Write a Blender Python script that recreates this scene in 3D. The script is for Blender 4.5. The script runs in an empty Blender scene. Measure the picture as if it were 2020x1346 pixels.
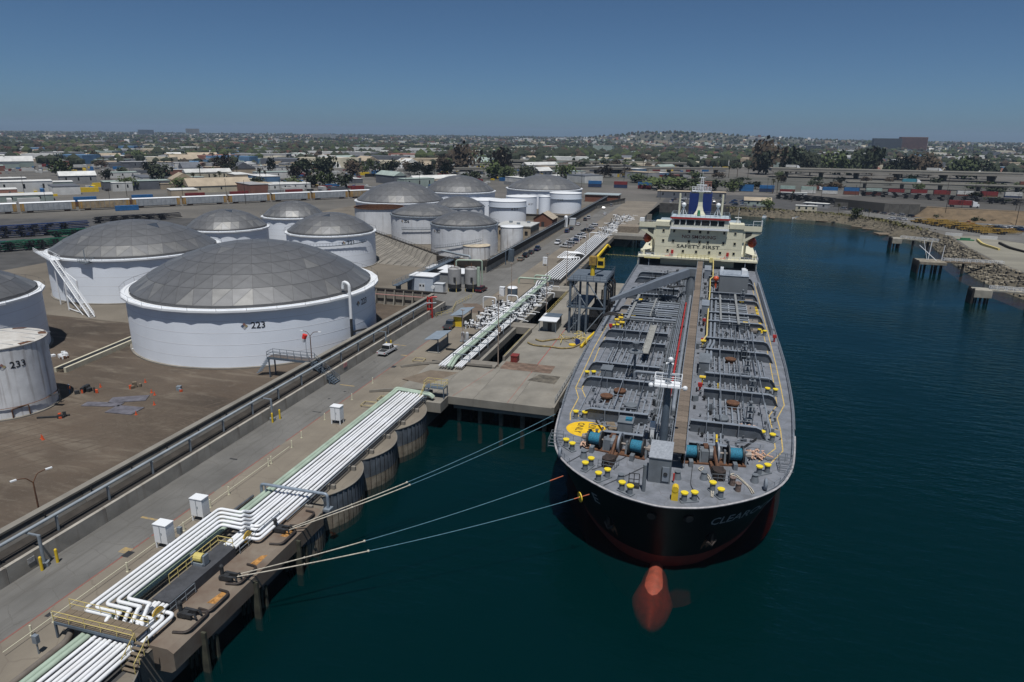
import bpy, bmesh, math, random
from mathutils import Vector, Matrix, noise
from mathutils.geometry import tessellate_polygon
random.seed(7)
PI = math.pi
sc = bpy.context.scene
COL = sc.collection
R = math.radians

# ------------------------------------------------------------------ camera
def make_camera():
    cd = bpy.data.cameras.new('camera'); co = bpy.data.objects.new('camera', cd); COL.objects.link(co)
    cd.lens = 24; cd.sensor_width = 36; cd.clip_start = 0.5; cd.clip_end = 60000
    p, y, r = R(16.7), R(15.7), R(0.7)
    fw = Vector((-math.sin(y)*math.cos(p), math.cos(y)*math.cos(p), -math.sin(p)))
    rt = Vector((math.cos(y), math.sin(y), 0)); up = rt.cross(fw)
    rr = rt*math.cos(r)+up*math.sin(r); uu = up*math.cos(r)-rt*math.sin(r)
    m = Matrix((rr, uu, -fw)).transposed().to_4x4(); m.translation = Vector((0, 0, 50))
    co.matrix_world = m
    sc.camera = co
make_camera()

# ------------------------------------------------------------------ sky, sun, exposure
SUN_EL, SUN_AZ = 70.0, 162.0          # degrees; azimuth clockwise from +Y
def make_light():
    w = bpy.data.worlds.new('World'); sc.world = w; w.use_nodes = True
    nt = w.node_tree; bg = nt.nodes['Background']
    sky = nt.nodes.new('ShaderNodeTexSky'); sky.sky_type = 'NISHITA'; sky.sun_disc = False
    sky.sun_elevation = R(SUN_EL); sky.sun_rotation = R(SUN_AZ)
    sky.altitude = 0; sky.air_density = 0.5; sky.dust_density = 0.95; sky.ozone_density = 8.5
    tint = nt.nodes.new('ShaderNodeMix'); tint.data_type = 'RGBA'; tint.blend_type = 'MULTIPLY'; tint.inputs[0].default_value = 1.0; tint.inputs[7].default_value = (.90, 1.05, 1.0, 1)
    nt.links.new(sky.outputs[0], tint.inputs[6]); nt.links.new(tint.outputs[2], bg.inputs[0]); bg.inputs[1].default_value = 0.072
    sd = bpy.data.lights.new('sun', 'SUN'); sd.energy = 5.0; sd.angle = R(0.53); sd.color = (1.0, 0.975, 0.94)
    so = bpy.data.objects.new('sun', sd); COL.objects.link(so)
    e, a = R(SUN_EL), R(SUN_AZ)
    d = Vector((math.cos(e)*math.sin(a), math.cos(e)*math.cos(a), math.sin(e)))
    so.rotation_euler = (-d).to_track_quat('-Z', 'Y').to_euler(); so.location = (0, 0, 200)
make_light()
sc.view_settings.view_transform = 'Standard'; sc.view_settings.look = 'None'
sc.view_settings.gamma = 1; sc.view_settings.use_curve_mapping = False
sc.view_settings.exposure = -0.14
sc.render.engine = 'CYCLES'
sc.cycles.max_bounces = 6; sc.cycles.diffuse_bounces = 3; sc.cycles.glossy_bounces = 3
sc.cycles.transparent_max_bounces = 8; sc.cycles.volume_bounces = 0
sc.cycles.use_denoising = True
sc.cycles.caustics_reflective = False; sc.cycles.caustics_refractive = False

# ------------------------------------------------------------------ materials
MATS = {}
def mat(name, col, rough=0.7, metal=0.0, var=0.12, scale=1.0, bump=0.0, rnd=0.0, streak=0.0, spec=0.5, col2=None, detail=4.0, stretch=(1, 1, 1)):
    if name in MATS: return MATS[name]
    m = bpy.data.materials.new(name); m.use_nodes = True
    nt = m.node_tree; N = nt.nodes; L = nt.links
    b = N['Principled BSDF']
    b.inputs['Roughness'].default_value = rough; b.inputs['Metallic'].default_value = metal
    b.inputs['Specular IOR Level'].default_value = spec
    tc = N.new('ShaderNodeTexCoord'); mp = N.new('ShaderNodeMapping')
    mp.inputs['Scale'].default_value = stretch
    L.new(tc.outputs['Object'], mp.inputs[0])
    nz = N.new('ShaderNodeTexNoise'); nz.inputs['Scale'].default_value = scale; nz.inputs['Detail'].default_value = detail
    nz.inputs['Roughness'].default_value = 0.6
    L.new(mp.outputs[0], nz.inputs['Vector'])
    rp = N.new('ShaderNodeValToRGB')
    c = Vector(col)*.84
    lo = Vector(col2)*.84 if col2 else c*(1-var*1.6)
    hi = c*(1+var) if not col2 else c
    rp.color_ramp.elements[0].position = 0.32; rp.color_ramp.elements[1].position = 0.68
    rp.color_ramp.elements[0].color = (*lo, 1); rp.color_ramp.elements[1].color = (*hi, 1)
    L.new(nz.outputs['Fac'], rp.inputs[0])
    out = rp.outputs[0]
    if streak > 0:
        mp2 = N.new('ShaderNodeMapping'); mp2.inputs['Scale'].default_value = (1, 1, 0.06)
        L.new(tc.outputs['Object'], mp2.inputs[0])
        n2 = N.new('ShaderNodeTexNoise'); n2.inputs['Scale'].default_value = 1.3; n2.inputs['Detail'].default_value = 5
        L.new(mp2.outputs[0], n2.inputs['Vector'])
        r2 = N.new('ShaderNodeValToRGB'); r2.color_ramp.elements[0].position = 0.54; r2.color_ramp.elements[1].position = 0.72
        r2.color_ramp.elements[0].color = (0, 0, 0, 1); r2.color_ramp.elements[1].color = (streak, streak, streak, 1)
        L.new(n2.outputs['Fac'], r2.inputs[0])
        mx = N.new('ShaderNodeMix'); mx.data_type = 'RGBA'
        L.new(r2.outputs[0], mx.inputs[0]); L.new(out, mx.inputs[6]); mx.inputs[7].default_value = (0.12, 0.075, 0.05, 1)
        out = mx.outputs[2]
    if rnd > 0:
        oi = N.new('ShaderNodeObjectInfo'); mr = N.new('ShaderNodeMapRange')
        mr.inputs[3].default_value = 1-rnd; mr.inputs[4].default_value = 1+rnd
        L.new(oi.outputs['Random'], mr.inputs[0])
        hs = N.new('ShaderNodeHueSaturation'); L.new(mr.outputs[0], hs.inputs['Value']); L.new(out, hs.inputs['Color'])
        out = hs.outputs[0]
    L.new(out, b.inputs['Base Color'])
    if bump > 0:
        bp = N.new('ShaderNodeBump'); bp.inputs['Strength'].default_value = bump; bp.inputs['Distance'].default_value = 0.05
        n3 = N.new('ShaderNodeTexNoise'); n3.inputs['Scale'].default_value = scale*6; n3.inputs['Detail'].default_value = 3
        L.new(mp.outputs[0], n3.inputs['Vector']); L.new(n3.outputs['Fac'], bp.inputs['Height']); L.new(bp.outputs[0], b.inputs['Normal'])
    MATS[name] = m
    return m

def add_cracks(m, scale, col, width=.015, rut=0.0):
    """fine crack lines and wheel worn streaks along the travel direction, mixed over a material's colour"""
    nt = m.node_tree; N = nt.nodes; L = nt.links; b = N['Principled BSDF']; src = b.inputs['Base Color'].links[0].from_socket
    tc = N.new('ShaderNodeTexCoord'); nz = N.new('ShaderNodeTexNoise'); nz.inputs['Scale'].default_value = scale*2.5; nz.inputs['Detail'].default_value = 4
    L.new(tc.outputs['Object'], nz.inputs['Vector'])
    mv = N.new('ShaderNodeVectorMath'); mv.operation = 'MULTIPLY_ADD'; mv.inputs[1].default_value = (.9/scale*.25,)*3
    L.new(nz.outputs['Color'], mv.inputs[0]); L.new(tc.outputs['Object'], mv.inputs[2])
    vo = N.new('ShaderNodeTexVoronoi'); vo.feature = 'DISTANCE_TO_EDGE'; vo.inputs['Scale'].default_value = scale; L.new(mv.outputs[0], vo.inputs['Vector'])
    mr = N.new('ShaderNodeMapRange'); mr.inputs[1].default_value = 0; mr.inputs[2].default_value = width; mr.inputs[3].default_value = .6; mr.inputs[4].default_value = 0
    L.new(vo.outputs['Distance'], mr.inputs[0])
    mx = N.new('ShaderNodeMix'); mx.data_type = 'RGBA'; L.new(mr.outputs[0], mx.inputs[0]); L.new(src, mx.inputs[6]); mx.inputs[7].default_value = (*col, 1); out = mx.outputs[2]
    if rut:
        mp = N.new('ShaderNodeMapping'); mp.inputs['Scale'].default_value = (1.1, .035, 1); L.new(tc.outputs['Object'], mp.inputs[0])
        n2 = N.new('ShaderNodeTexNoise'); n2.inputs['Scale'].default_value = 1.6; n2.inputs['Detail'].default_value = 6; L.new(mp.outputs[0], n2.inputs['Vector'])
        r2 = N.new('ShaderNodeMapRange'); r2.inputs[1].default_value = .5; r2.inputs[2].default_value = .72; r2.inputs[3].default_value = 0; r2.inputs[4].default_value = rut; L.new(n2.outputs['Fac'], r2.inputs[0])
        m2 = N.new('ShaderNodeMix'); m2.data_type = 'RGBA'; L.new(r2.outputs[0], m2.inputs[0]); L.new(out, m2.inputs[6]); m2.inputs[7].default_value = (*col, 1); out = m2.outputs[2]
    L.new(out, b.inputs['Base Color'])
_U = ['', 'first', 'second', 'third', 'fourth', 'fifth', 'sixth', 'seventh', 'eighth', 'ninth', 'tenth', 'eleventh', 'twelfth', 'thirteenth', 'fourteenth', 'fifteenth', 'sixteenth', 'seventeenth', 'eighteenth', 'nineteenth']
_T = {2: ('twentieth', 'twenty'), 3: ('thirtieth', 'thirty'), 4: ('fortieth', 'forty'), 5: ('fiftieth', 'fifty'), 6: ('sixtieth', 'sixty'), 7: ('seventieth', 'seventy')}
def ordw(n): return _U[n] if n < 20 else _T[n//10][0] if n % 10 == 0 else _T[n//10][1]+'-'+_U[n % 10]
ORD = [ordw(i) for i in range(1, 60)]
LATER = []
def settle_labels():
    """things alike get their place in the row, counted across the picture or away from the camera"""
    by = {}
    for o, base, how in LATER: by.setdefault((base, how), []).append(o)
    for (base, how), L in by.items():
        L.sort(key=(lambda o: math.atan2(o.location.x, o.location.y)) if how == 'from the left' else (lambda o: o.location.y))
        for i, o in enumerate(L): o['label'] = base if len(L) == 1 else '%s, %s %s' % (base, ordw(i+1), how)

# ------------------------------------------------------------------ mesh builder
class MB:
    def __init__(s): s.v = []; s.f = []; s.m = []; s.mi = 0
    def add(s, vs, fs):
        o = len(s.v); s.v.extend([tuple(v) for v in vs])
        for f in fs: s.f.append(tuple(i+o for i in f)); s.m.append(s.mi)
        return s
    def boxm(s, x0, x1, y0, y1, z0, z1):
        vs = [(x0, y0, z0), (x1, y0, z0), (x1, y1, z0), (x0, y1, z0), (x0, y0, z1), (x1, y0, z1), (x1, y1, z1), (x0, y1, z1)]
        return s.add(vs, [(0, 3, 2, 1), (4, 5, 6, 7), (0, 1, 5, 4), (1, 2, 6, 5), (2, 3, 7, 6), (3, 0, 4, 7)])
    def box(s, c, d, rz=0, top=None):
        x, y, z = c; a, b, h = d[0]/2, d[1]/2, d[2]
        tx, ty = (a, b) if top is None else (a*top[0], b*top[1])
        ca, sa = math.cos(rz), math.sin(rz)
        vs = []
        for (p, q, zz) in [(-a, -b, 0), (a, -b, 0), (a, b, 0), (-a, b, 0), (-tx, -ty, h), (tx, -ty, h), (tx, ty, h), (-tx, ty, h)]:
            vs.append((x+p*ca-q*sa, y+p*sa+q*ca, z+zz))
        return s.add(vs, [(0, 3, 2, 1), (4, 5, 6, 7), (0, 1, 5, 4), (1, 2, 6, 5), (2, 3, 7, 6), (3, 0, 4, 7)])
    def cyl(s, p0, p1, r, n=8, r1=None, caps=True):
        p0, p1 = Vector(p0), Vector(p1); d = (p1-p0)
        if d.length < 1e-6: return s
        d.normalize(); a = d.orthogonal().normalized() if abs(d.z) < .999 else Vector((1, 0, 0)); b = d.cross(a)
        if r1 is None: r1 = r
        vs = []
        for p, rr in ((p0, r), (p1, r1)):
            for i in range(n):
                t = 2*PI*i/n; vs.append(p+(a*math.cos(t)+b*math.sin(t))*rr)
        fs = [(i, (i+1) % n, n+(i+1) % n, n+i) for i in range(n)]
        if caps: fs += [tuple(range(n-1, -1, -1)), tuple(range(n, 2*n))]
        return s.add(vs, fs)
    def tube(s, pts, r, n=8, bend=0.0, seg=4, closed=False):
        P = [Vector(p) for p in pts]
        if bend > 0:
            Q = [P[0]]
            for i in range(1, len(P)-1):
                a = P[i-1]-P[i]; b = P[i+1]-P[i]; k = min(bend, a.length*.49, b.length*.49)
                A = P[i]+a.normalized()*k; B = P[i]+b.normalized()*k
                for j in range(seg+1):
                    t = j/seg; Q.append(A*(1-t)**2+P[i]*2*t*(1-t)+B*t*t)
            Q.append(P[-1]); P = Q
        vs = []; prev = None; m = len(P)
        for i in range(m):
            d = (P[min(i+1, m-1)]-P[max(i-1, 0)])
            if d.length < 1e-9: d = Vector((0, 0, 1))
            d.normalize()
            if prev is None: a = d.orthogonal().normalized()
            else:
                a = prev-d*prev.dot(d)
                a = a.normalized() if a.length > 1e-6 else d.orthogonal().normalized()
            prev = a; b = d.cross(a)
            for j in range(n):
                t = 2*PI*j/n; vs.append(P[i]+(a*math.cos(t)+b*math.sin(t))*r)
        fs = []
        for i in range(m-1):
            for j in range(n):
                fs.append((i*n+j, i*n+(j+1) % n, (i+1)*n+(j+1) % n, (i+1)*n+j))
        fs += [tuple(range(n-1, -1, -1)), tuple(range((m-1)*n, m*n))]
        return s.add(vs, fs)
    def lathe(s, prof, n=24, c=(0, 0, 0), a0=0, a1=2*PI):
        full = abs(a1-a0-2*PI) < 1e-6; k = n if full else n+1
        vs = []
        for (r, z) in prof:
            for i in range(k):
                t = a0+(a1-a0)*i/n; vs.append((c[0]+r*math.cos(t), c[1]+r*math.sin(t), c[2]+z))
        fs = []
        for j in range(len(prof)-1):
            for i in range(n):
                i2 = (i+1) % k
                fs.append((j*k+i, j*k+i2, (j+1)*k+i2, (j+1)*k+i))
        return s.add(vs, fs)
    def prism(s, poly, z0, z1):
        n = len(poly)
        area = sum(poly[i][0]*poly[(i+1) % n][1]-poly[(i+1) % n][0]*poly[i][1] for i in range(n))
        if area < 0: poly = poly[::-1]
        vs = [(p[0], p[1], z0) for p in poly]+[(p[0], p[1], z1) for p in poly]
        tr = tessellate_polygon([[Vector((p[0], p[1], 0)) for p in poly]])
        fs = [(i, (i+1) % n, n+(i+1) % n, n+i) for i in range(n)]
        for t in tr:
            a, b, c = [Vector(vs[i]) for i in t]
            if (b-a).cross(c-a).z < 0: t = (t[0], t[2], t[1])
            fs.append(tuple(n+i for i in t)); fs.append((t[0], t[2], t[1]))
        return s.add(vs, fs)
    def sheet(s, poly, z):
        tr = tessellate_polygon([[Vector((p[0], p[1], 0)) for p in poly]])
        vs = [(p[0], p[1], p[2] if len(p) > 2 else z) for p in poly]; fs = []
        for t in tr:
            a, b, c = [Vector((vs[i][0], vs[i][1], 0)) for i in t]
            if (b-a).cross(c-a).z < 0: t = (t[0], t[2], t[1])
            fs.append(tuple(t))
        return s.add(vs, fs)
    def extr(s, prof, axis, a, b):
        # profile of (u,z) pairs extruded; axis 'y': u is x ; axis 'x': u is y
        n = len(prof)
        mk = (lambda u, z, t: (u, t, z)) if axis == 'y' else (lambda u, z, t: (t, u, z))
        vs = [mk(u, z, a) for u, z in prof]+[mk(u, z, b) for u, z in prof]
        fs = [(i, (i+1) % n, n+(i+1) % n, n+i) for i in range(n)]
        tr = tessellate_polygon([[Vector((u, z, 0)) for u, z in prof]])
        for t in tr: fs.append(tuple(t)); fs.append(tuple(n+i for i in t[::-1]))
        return s.add(vs, fs)
    def ball(s, c, r, n=8, sz=1.0):
        prof = [(r*math.sin(PI*j/(n//2+1)), -r*sz*math.cos(PI*j/(n//2+1))) for j in range(n//2+2)]
        return s.lathe(prof, n, c)
    def rail(s, pts, h=1.1, r=0.04, step=2.0, rails=2, n=4, close=False):
        P = [Vector(p) for p in pts]
        for i in range(len(P)-1):
            a, b = P[i], P[i+1]; L = (b-a).length; k = max(1, round(L/step))
            for j in range(k+(1 if i == len(P)-2 else 0)):
                q = a.lerp(b, j/k); s.cyl(q, q+Vector((0, 0, h)), r, n, caps=False)
            for t in range(1, rails+1):
                o = Vector((0, 0, h*t/rails)); s.cyl(a+o, b+o, r, n, caps=False)
        return s

def mesh_of(mb, name, mats, smooth=False, recalc=True, off=(0, 0, 0)):
    me = bpy.data.meshes.new(name)
    o = off
    me.from_pydata([(v[0]-o[0], v[1]-o[1], v[2]-o[2]) for v in mb.v], [], mb.f)
    if not isinstance(mats, (list, tuple)): mats = [mats]
    for m in mats: me.materials.append(m)
    if len(mats) > 1: me.polygons.foreach_set('material_index', mb.m)
    if recalc:
        bm = bmesh.new(); bm.from_mesh(me); bmesh.ops.recalc_face_normals(bm, faces=bm.faces); bm.to_mesh(me); bm.free()
    if smooth:
        me.polygons.foreach_set('use_smooth', [True]*len(me.polygons))
        me.set_sharp_from_angle(angle=R(40))
    me.update()
    return me

def tag(o, label=None, cat=None, group=None, kind=None):
    if label: o['label'] = label
    if cat: o['category'] = cat
    if group: o['group'] = group
    if kind: o['kind'] = kind
    return o

def put(mb, name, mats, parent=None, label=None, cat=None, group=None, kind=None, smooth=False, recalc=True, origin=None):
    """link the builder's shape as ONE mesh object, origin at its own base (top level) or middle (part)"""
    if not mb.v: return None
    if origin is None:
        xs = [v[0] for v in mb.v]; ys = [v[1] for v in mb.v]; zs = [v[2] for v in mb.v]
        origin = ((min(xs)+max(xs))/2, (min(ys)+max(ys))/2, min(zs) if parent is None else (min(zs)+max(zs))/2)
    me = mesh_of(mb, name, mats, smooth, recalc, origin)
    o = bpy.data.objects.new(name, me); COL.objects.link(o)
    o.location = origin; o.parent = parent
    return tag(o, label, cat, group, kind)

def inst(me, name, loc, rz=0, parent=None, scale=None, label=None, cat=None, group=None, kind=None):
    o = bpy.data.objects.new(name, me); COL.objects.link(o); o.parent = parent
    o.location = loc
    o.rotation_euler = (0, 0, rz) if not isinstance(rz, (tuple, list)) else rz
    if scale: o.scale = scale if isinstance(scale, (tuple, list)) else (scale,)*3
    return tag(o, label, cat, group, kind)

def thing(name, label, cat, loc=(0, 0, 0), rz=0, group=None, parent=None, kind=None):
    o = bpy.data.objects.new(name, None); COL.objects.link(o); o.empty_display_size = .5
    o.location = loc; o.rotation_euler = (0, 0, rz); o.parent = parent
    return tag(o, label, cat, group, kind)

def part(name, parent, loc=(0, 0, 0), rz=0):
    o = bpy.data.objects.new(name, None); COL.objects.link(o); o.parent = parent
    o.location = loc; o.rotation_euler = (0, 0, rz); o.empty_display_size = .3
    return o

KIDS = {}
def dup(root, loc, rz=0, label=None, group=None, scale=None, mats=None):
    r = root.copy(); COL.objects.link(r); r.location = loc; r.rotation_euler = (0, 0, rz)
    if scale: r.scale = (scale,)*3
    if label: r['label'] = label
    if group: r['group'] = group
    for ch in list(root.children):
        c = ch.copy(); COL.objects.link(c); c.parent = r
        for g in list(ch.children):
            d = g.copy(); COL.objects.link(d); d.parent = c
    return r

_TXT = {}
def text_geo(s, size=1.0):
    k = s
    if k not in _TXT:
        cu = bpy.data.curves.new('lettering', 'FONT'); cu.body = s; cu.size = 1.0; cu.align_x = 'CENTER'; cu.align_y = 'CENTER'
        cu.resolution_u = 2; cu.offset = 0.012
        ob = bpy.data.objects.new('lettering', cu); COL.objects.link(ob)
        dg = bpy.context.evaluated_depsgraph_get(); ev = ob.evaluated_get(dg); me = ev.to_mesh()
        _TXT[k] = ([tuple(v.co) for v in me.vertices], [tuple(p.vertices) for p in me.polygons])
        ev.to_mesh_clear(); bpy.data.objects.remove(ob); bpy.data.curves.remove(cu)
    vs, fs = _TXT[k]
    return [(x*size, y*size) for x, y, z in vs], fs
def lettering(s, size, fn, name, m, parent, sx=1.0):
    vs, fs = text_geo(s, size)
    mb = MB(); mb.add([fn(x*sx, y) for x, y in vs], fs)
    return put(mb, name, m, parent, recalc=False)

# palette --------------------------------------------------------------
concrete = mat('concrete', (.225, .207, .178), .9, var=.18, scale=.25, bump=.15, streak=.15)
concrete_lt = mat('concrete_light', (.228, .213, .183), .9, var=.16, scale=.2, bump=.12, detail=9)
concrete_dk = mat('dark_concrete', (.052, .045, .038), .95, var=.3, scale=.6, bump=.2, col2=(.028, .024, .02))
wallcon = mat('wall_concrete', (.37, .345, .30), .92, var=.16, scale=.35, bump=.15, streak=.35)
asphalt = mat('worn_asphalt', (.15, .146, .137), .93, var=.16, scale=.12, bump=.15, detail=9)
add_cracks(asphalt, .3, (.075, .07, .063), .014, .55)
add_cracks(asphalt, .055, (.10, .093, .084), .004)
add_cracks(concrete_lt, .11, (.17, .15, .12), .008)
asphalt_dk = mat('dark_asphalt', (.07, .068, .066), .9, var=.2, scale=.15, bump=.1)
white = mat('white_paint', (.80, .82, .84), .45, var=.03, scale=.2)
whitepipe = mat('white_pipe_paint', (.86, .88, .91), .4, var=.07, scale=.35, col2=(.74, .75, .75))
greenp = mat('pale_green_pipe_paint', (.38, .47, .38), .45, var=.1, scale=.5)
cream = mat('cream_paint', (.73, .70, .53), .5, var=.05, scale=.3, streak=.08)
shipgrey = mat('ship_grey_paint', (.155, .175, .195), .55, var=.14, scale=.5, bump=.05)
shipgrey_lt = mat('pale_grey_paint', (.22, .25, .29), .5, var=.1, scale=.5)
deckgrey = mat('grey_deck_paint', (.225, .24, .275), .6, var=.16, scale=.5, col2=(.125, .137, .155), detail=12)
add_cracks(deckgrey, .45, (.10, .10, .105), .03)
hullblack = mat('black_hull_paint', (.004, .0045, .006), .45, var=.3, scale=.3, spec=.18)
hullred = mat('red_bottom_paint', (.25, .034, .022), .6, var=.25, scale=.5, col2=(.15, .024, .016))
yellow = mat('yellow_paint', (.72, .50, .03), .5, var=.08, scale=1)
yellow_pale = mat('faded_yellow_paint', (.62, .50, .18), .6, var=.1, scale=1)
rust = mat('rusty_steel', (.16, .075, .035), .85, var=.4, scale=2, col2=(.07, .03, .018))
rope_blue = mat('blue_rope', (.018, .17, .27), .8, var=.35, scale=8)
line_blue = mat('faded_blue_line', (.10, .22, .29), .8, var=.2, scale=4)
webgrey = mat('web_shade_grey', (.095, .11, .13), .55, var=.2, scale=.6, streak=.15)  # grey with the shade of upright girder webs painted in; fittings reuse it
rope_white = mat('weathered_rope', (.50, .46, .38), .85, var=.2, scale=4)
dark = mat('dark_steel', (.03, .032, .035), .6, var=.25, scale=2)
steel = mat('galvanised_steel', (.26, .30, .34), .5, metal=.25, var=.12, scale=1)
bluesteel = mat('blue_grey_steel', (.095, .125, .16), .55, var=.12, scale=.6)
glass = mat('dark_window_glass', (.012, .016, .02), .08, var=.1, scale=1, spec=.8)
redp = mat('red_paint', (.42, .03, .025), .5, var=.12, scale=1)
orange = mat('orange_paint', (.66, .10, .03), .5, var=.1, scale=1)
bluep = mat('blue_paint', (.008, .028, .16), .5, var=.1, scale=.6)
black = mat('black_print', (.012, .013, .016), .6, var=.1, scale=1)
brownplank = mat('brown_grating', (.19, .145, .105), .85, var=.2, scale=1.2)
wood = mat('weathered_timber', (.19, .15, .105), .9, var=.25, scale=1.5)

# ================================================================== SETTING
# ------------------------------------------------------------------ water
def make_water():
    m = bpy.data.materials.new('harbour_water'); m.use_nodes = True
    nt = m.node_tree; N = nt.nodes; L = nt.links
    b = N['Principled BSDF']; out = N['Material Output']
    b.inputs['Base Color'].default_value = (.0001, .0145, .016, 1); b.inputs['Roughness'].default_value = .08; b.inputs['Specular IOR Level'].default_value = .4
    b.inputs['IOR'].default_value = 1.33
    tc = N.new('ShaderNodeTexCoord')
    def wave(sx, sy, sc_, det, rz):
        mp = N.new('ShaderNodeMapping'); mp.inputs['Scale'].default_value = (sx, sy, 1); mp.inputs['Rotation'].default_value = (0, 0, rz)
        L.new(tc.outputs['Object'], mp.inputs[0])
        n = N.new('ShaderNodeTexNoise'); n.inputs['Scale'].default_value = sc_; n.inputs['Detail'].default_value = det
        L.new(mp.outputs[0], n.inputs['Vector']); return n.outputs['Fac']
    a = wave(.35, 1.0, .55, 3, R(20)); c = wave(.5, 1.0, 2.2, 2, R(8)); lo = wave(1, 1, .02, 2, 0)
    ad = N.new('ShaderNodeMath'); ad.operation = 'MULTIPLY_ADD'; ad.inputs[1].default_value = .35
    L.new(c, ad.inputs[0]); L.new(a, ad.inputs[2])
    mu = N.new('ShaderNodeMath'); mu.operation = 'MULTIPLY'; L.new(ad.outputs[0], mu.inputs[0])
    mr = N.new('ShaderNodeMapRange'); mr.inputs[1].default_value = .35; mr.inputs[2].default_value = .65; mr.inputs[3].default_value = .2; mr.inputs[4].default_value = 1.5
    L.new(lo, mr.inputs[0]); L.new(mr.outputs[0], mu.inputs[1])
    bp = N.new('ShaderNodeBump'); bp.inputs['Strength'].default_value = .65; bp.inputs['Distance'].default_value = .4
    L.new(mu.outputs[0], bp.inputs['Height'])
    N.remove(b); b = N.new('ShaderNodeBsdfDiffuse'); b.inputs[0].default_value = (.0001, .021, .0235, 1)
    tr = N.new('ShaderNodeBsdfTransparent'); tr.inputs[0].default_value = (.95, .62, .5, 1)
    mx = N.new('ShaderNodeMixShader'); mx.inputs[0].default_value = .55; L.new(b.outputs[0], mx.inputs[1]); L.new(tr.outputs[0], mx.inputs[2])
    gl = N.new('ShaderNodeBsdfGlossy'); gl.inputs['Color'].default_value = (.50, .74, .80, 1); gl.inputs['Roughness'].default_value = .10; L.new(bp.outputs[0], gl.inputs['Normal'])
    fr = N.new('ShaderNodeFresnel'); fr.inputs[0].default_value = 1.33; L.new(bp.outputs[0], fr.inputs['Normal'])
    m2 = N.new('ShaderNodeMixShader'); L.new(fr.outputs[0], m2.inputs[0]); L.new(mx.outputs[0], m2.inputs[1]); L.new(gl.outputs[0], m2.inputs[2]); L.new(m2.outputs[0], out.inputs[0])
    w = MB(); w.boxm(-1, 1, -1, 1, 0, 0); w = MB()
    w.add([(-60, -400, 0), (700, -400, 0), (700, 620, 0), (-60, 620, 0)], [(0, 1, 2, 3)])
    put(w, 'water', m, kind='structure', origin=(0, 0, 0), recalc=False)
    s = MB(); s.add([(-60, -400, -9), (700, -400, -9), (700, 620, -9), (-60, 620, -9)], [(0, 1, 2, 3)])
    put(s, 'seabed', mat('harbour_mud', (.0003, .006, .0065), .95, var=.2, scale=.1, spec=0), kind='structure', origin=(0, 0, -9), recalc=False)
make_water()

# ------------------------------------------------------------------ land
QX = -45.0                                    # quay face
SHORE = [(-33, 432), (-33, 497), (14, 497), (27, 492), (47, 489), (67, 480), (81, 471), (90, 455), (98, 438), (97, 418), (106, 408), (109, 385), (104, 345), (101, 300), (102, 271), (105, 252), (112, 220), (125, 150), (150, 60), (200, -400)]
INSET = [(-34, 433), (-34, 499), (14, 499), (27, 496), (47, 495), (69, 487), (85, 478), (95, 462), (104, 445), (105, 425), (112, 412), (116, 388), (112, 347), (110, 302), (111, 273), (114, 253), (121, 222), (134, 152), (159, 62), (209, -400)]
def make_land():
    gm = mat('industrial_ground', (.15, .138, .12), .95, var=.22, scale=.02, bump=.1, col2=(.08, .076, .068), detail=9)
    # hinterland terrain: a sheet with gentle rise far away and a hill
    poly = [(-14000, -400), (QX, -400), (QX, 330), (-36, 330), (-36, 432)]+INSET[1:]+[(14000, -400), (14000, 1500), (-14000, 1500)]
    g = MB(); g.sheet(poly, 5.0)
    put(g, 'ground', gm, kind='structure', origin=(0, 0, 0), recalc=False)
    tm = mat('far_terrain_soil', (.13, .125, .095), .95, var=.3, scale=.004, col2=(.06, .065, .045), detail=10)
    t = MB(); nx, ny = 90, 60; X0, X1, Y0, Y1 = -14000, 14000, 1500, 16000
    vs = []; fs = []
    for j in range(ny+1):
        for i in range(nx+1):
            x = X0+(X1-X0)*i/nx; y = Y0+(Y1-Y0)*(j/ny)**1.5
            vs.append((x, y, height(x, y)))
    for j in range(ny):
        for i in range(nx):
            a = j*(nx+1)+i; fs.append((a, a+1, a+nx+2, a+nx+1))
    t.add(vs, fs); put(t, 'far_terrain', tm, kind='structure', origin=(0, 0, 0), recalc=False, smooth=True)
    # the hill with the antennas
    hm = MB(); n = 48; vs = []; fs = []
    for j in range(n+1):
        for i in range(n+1):
            x = -1900+3800*i/n; y = 3000+4200*j/n
            vs.append((x, y, height(x, y)+hill(x, y)-1.0))
    for j in range(n):
        for i in range(n):
            a = j*(n+1)+i; fs.append((a, a+1, a+n+2, a+n+1))
    hm.add(vs, fs); put(hm, 'hill', mat('hillside_soil', (.10, .09, .068), .95, var=.3, scale=.01, col2=(.05, .06, .035), detail=10), kind='structure', origin=(0, 0, 0), recalc=False, smooth=True)
def height(x, y):
    t = max(0, min(1, (y-1500)/6000)); s = t*t*(3-2*t)
    return 5+s*34+max(0, (y-7000)/9000)*6+4*s*noise.noise(Vector((x*.0006, y*.0006, 0)))
def hill(x, y):
    dx, dy = (x+300)/1000, (y-5000)/1300
    r = dx*dx*(0.6 if dx > 0 else 1.35)+dy*dy
    h = 54*math.exp(-r*2.3)
    d2 = ((x-900)/1100)**2+((y-5200)/1200)**2
    h += 7*math.exp(-d2)
    return h*(1+.10*noise.noise(Vector((x*.003, y*.003, 3))))
make_land()

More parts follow.
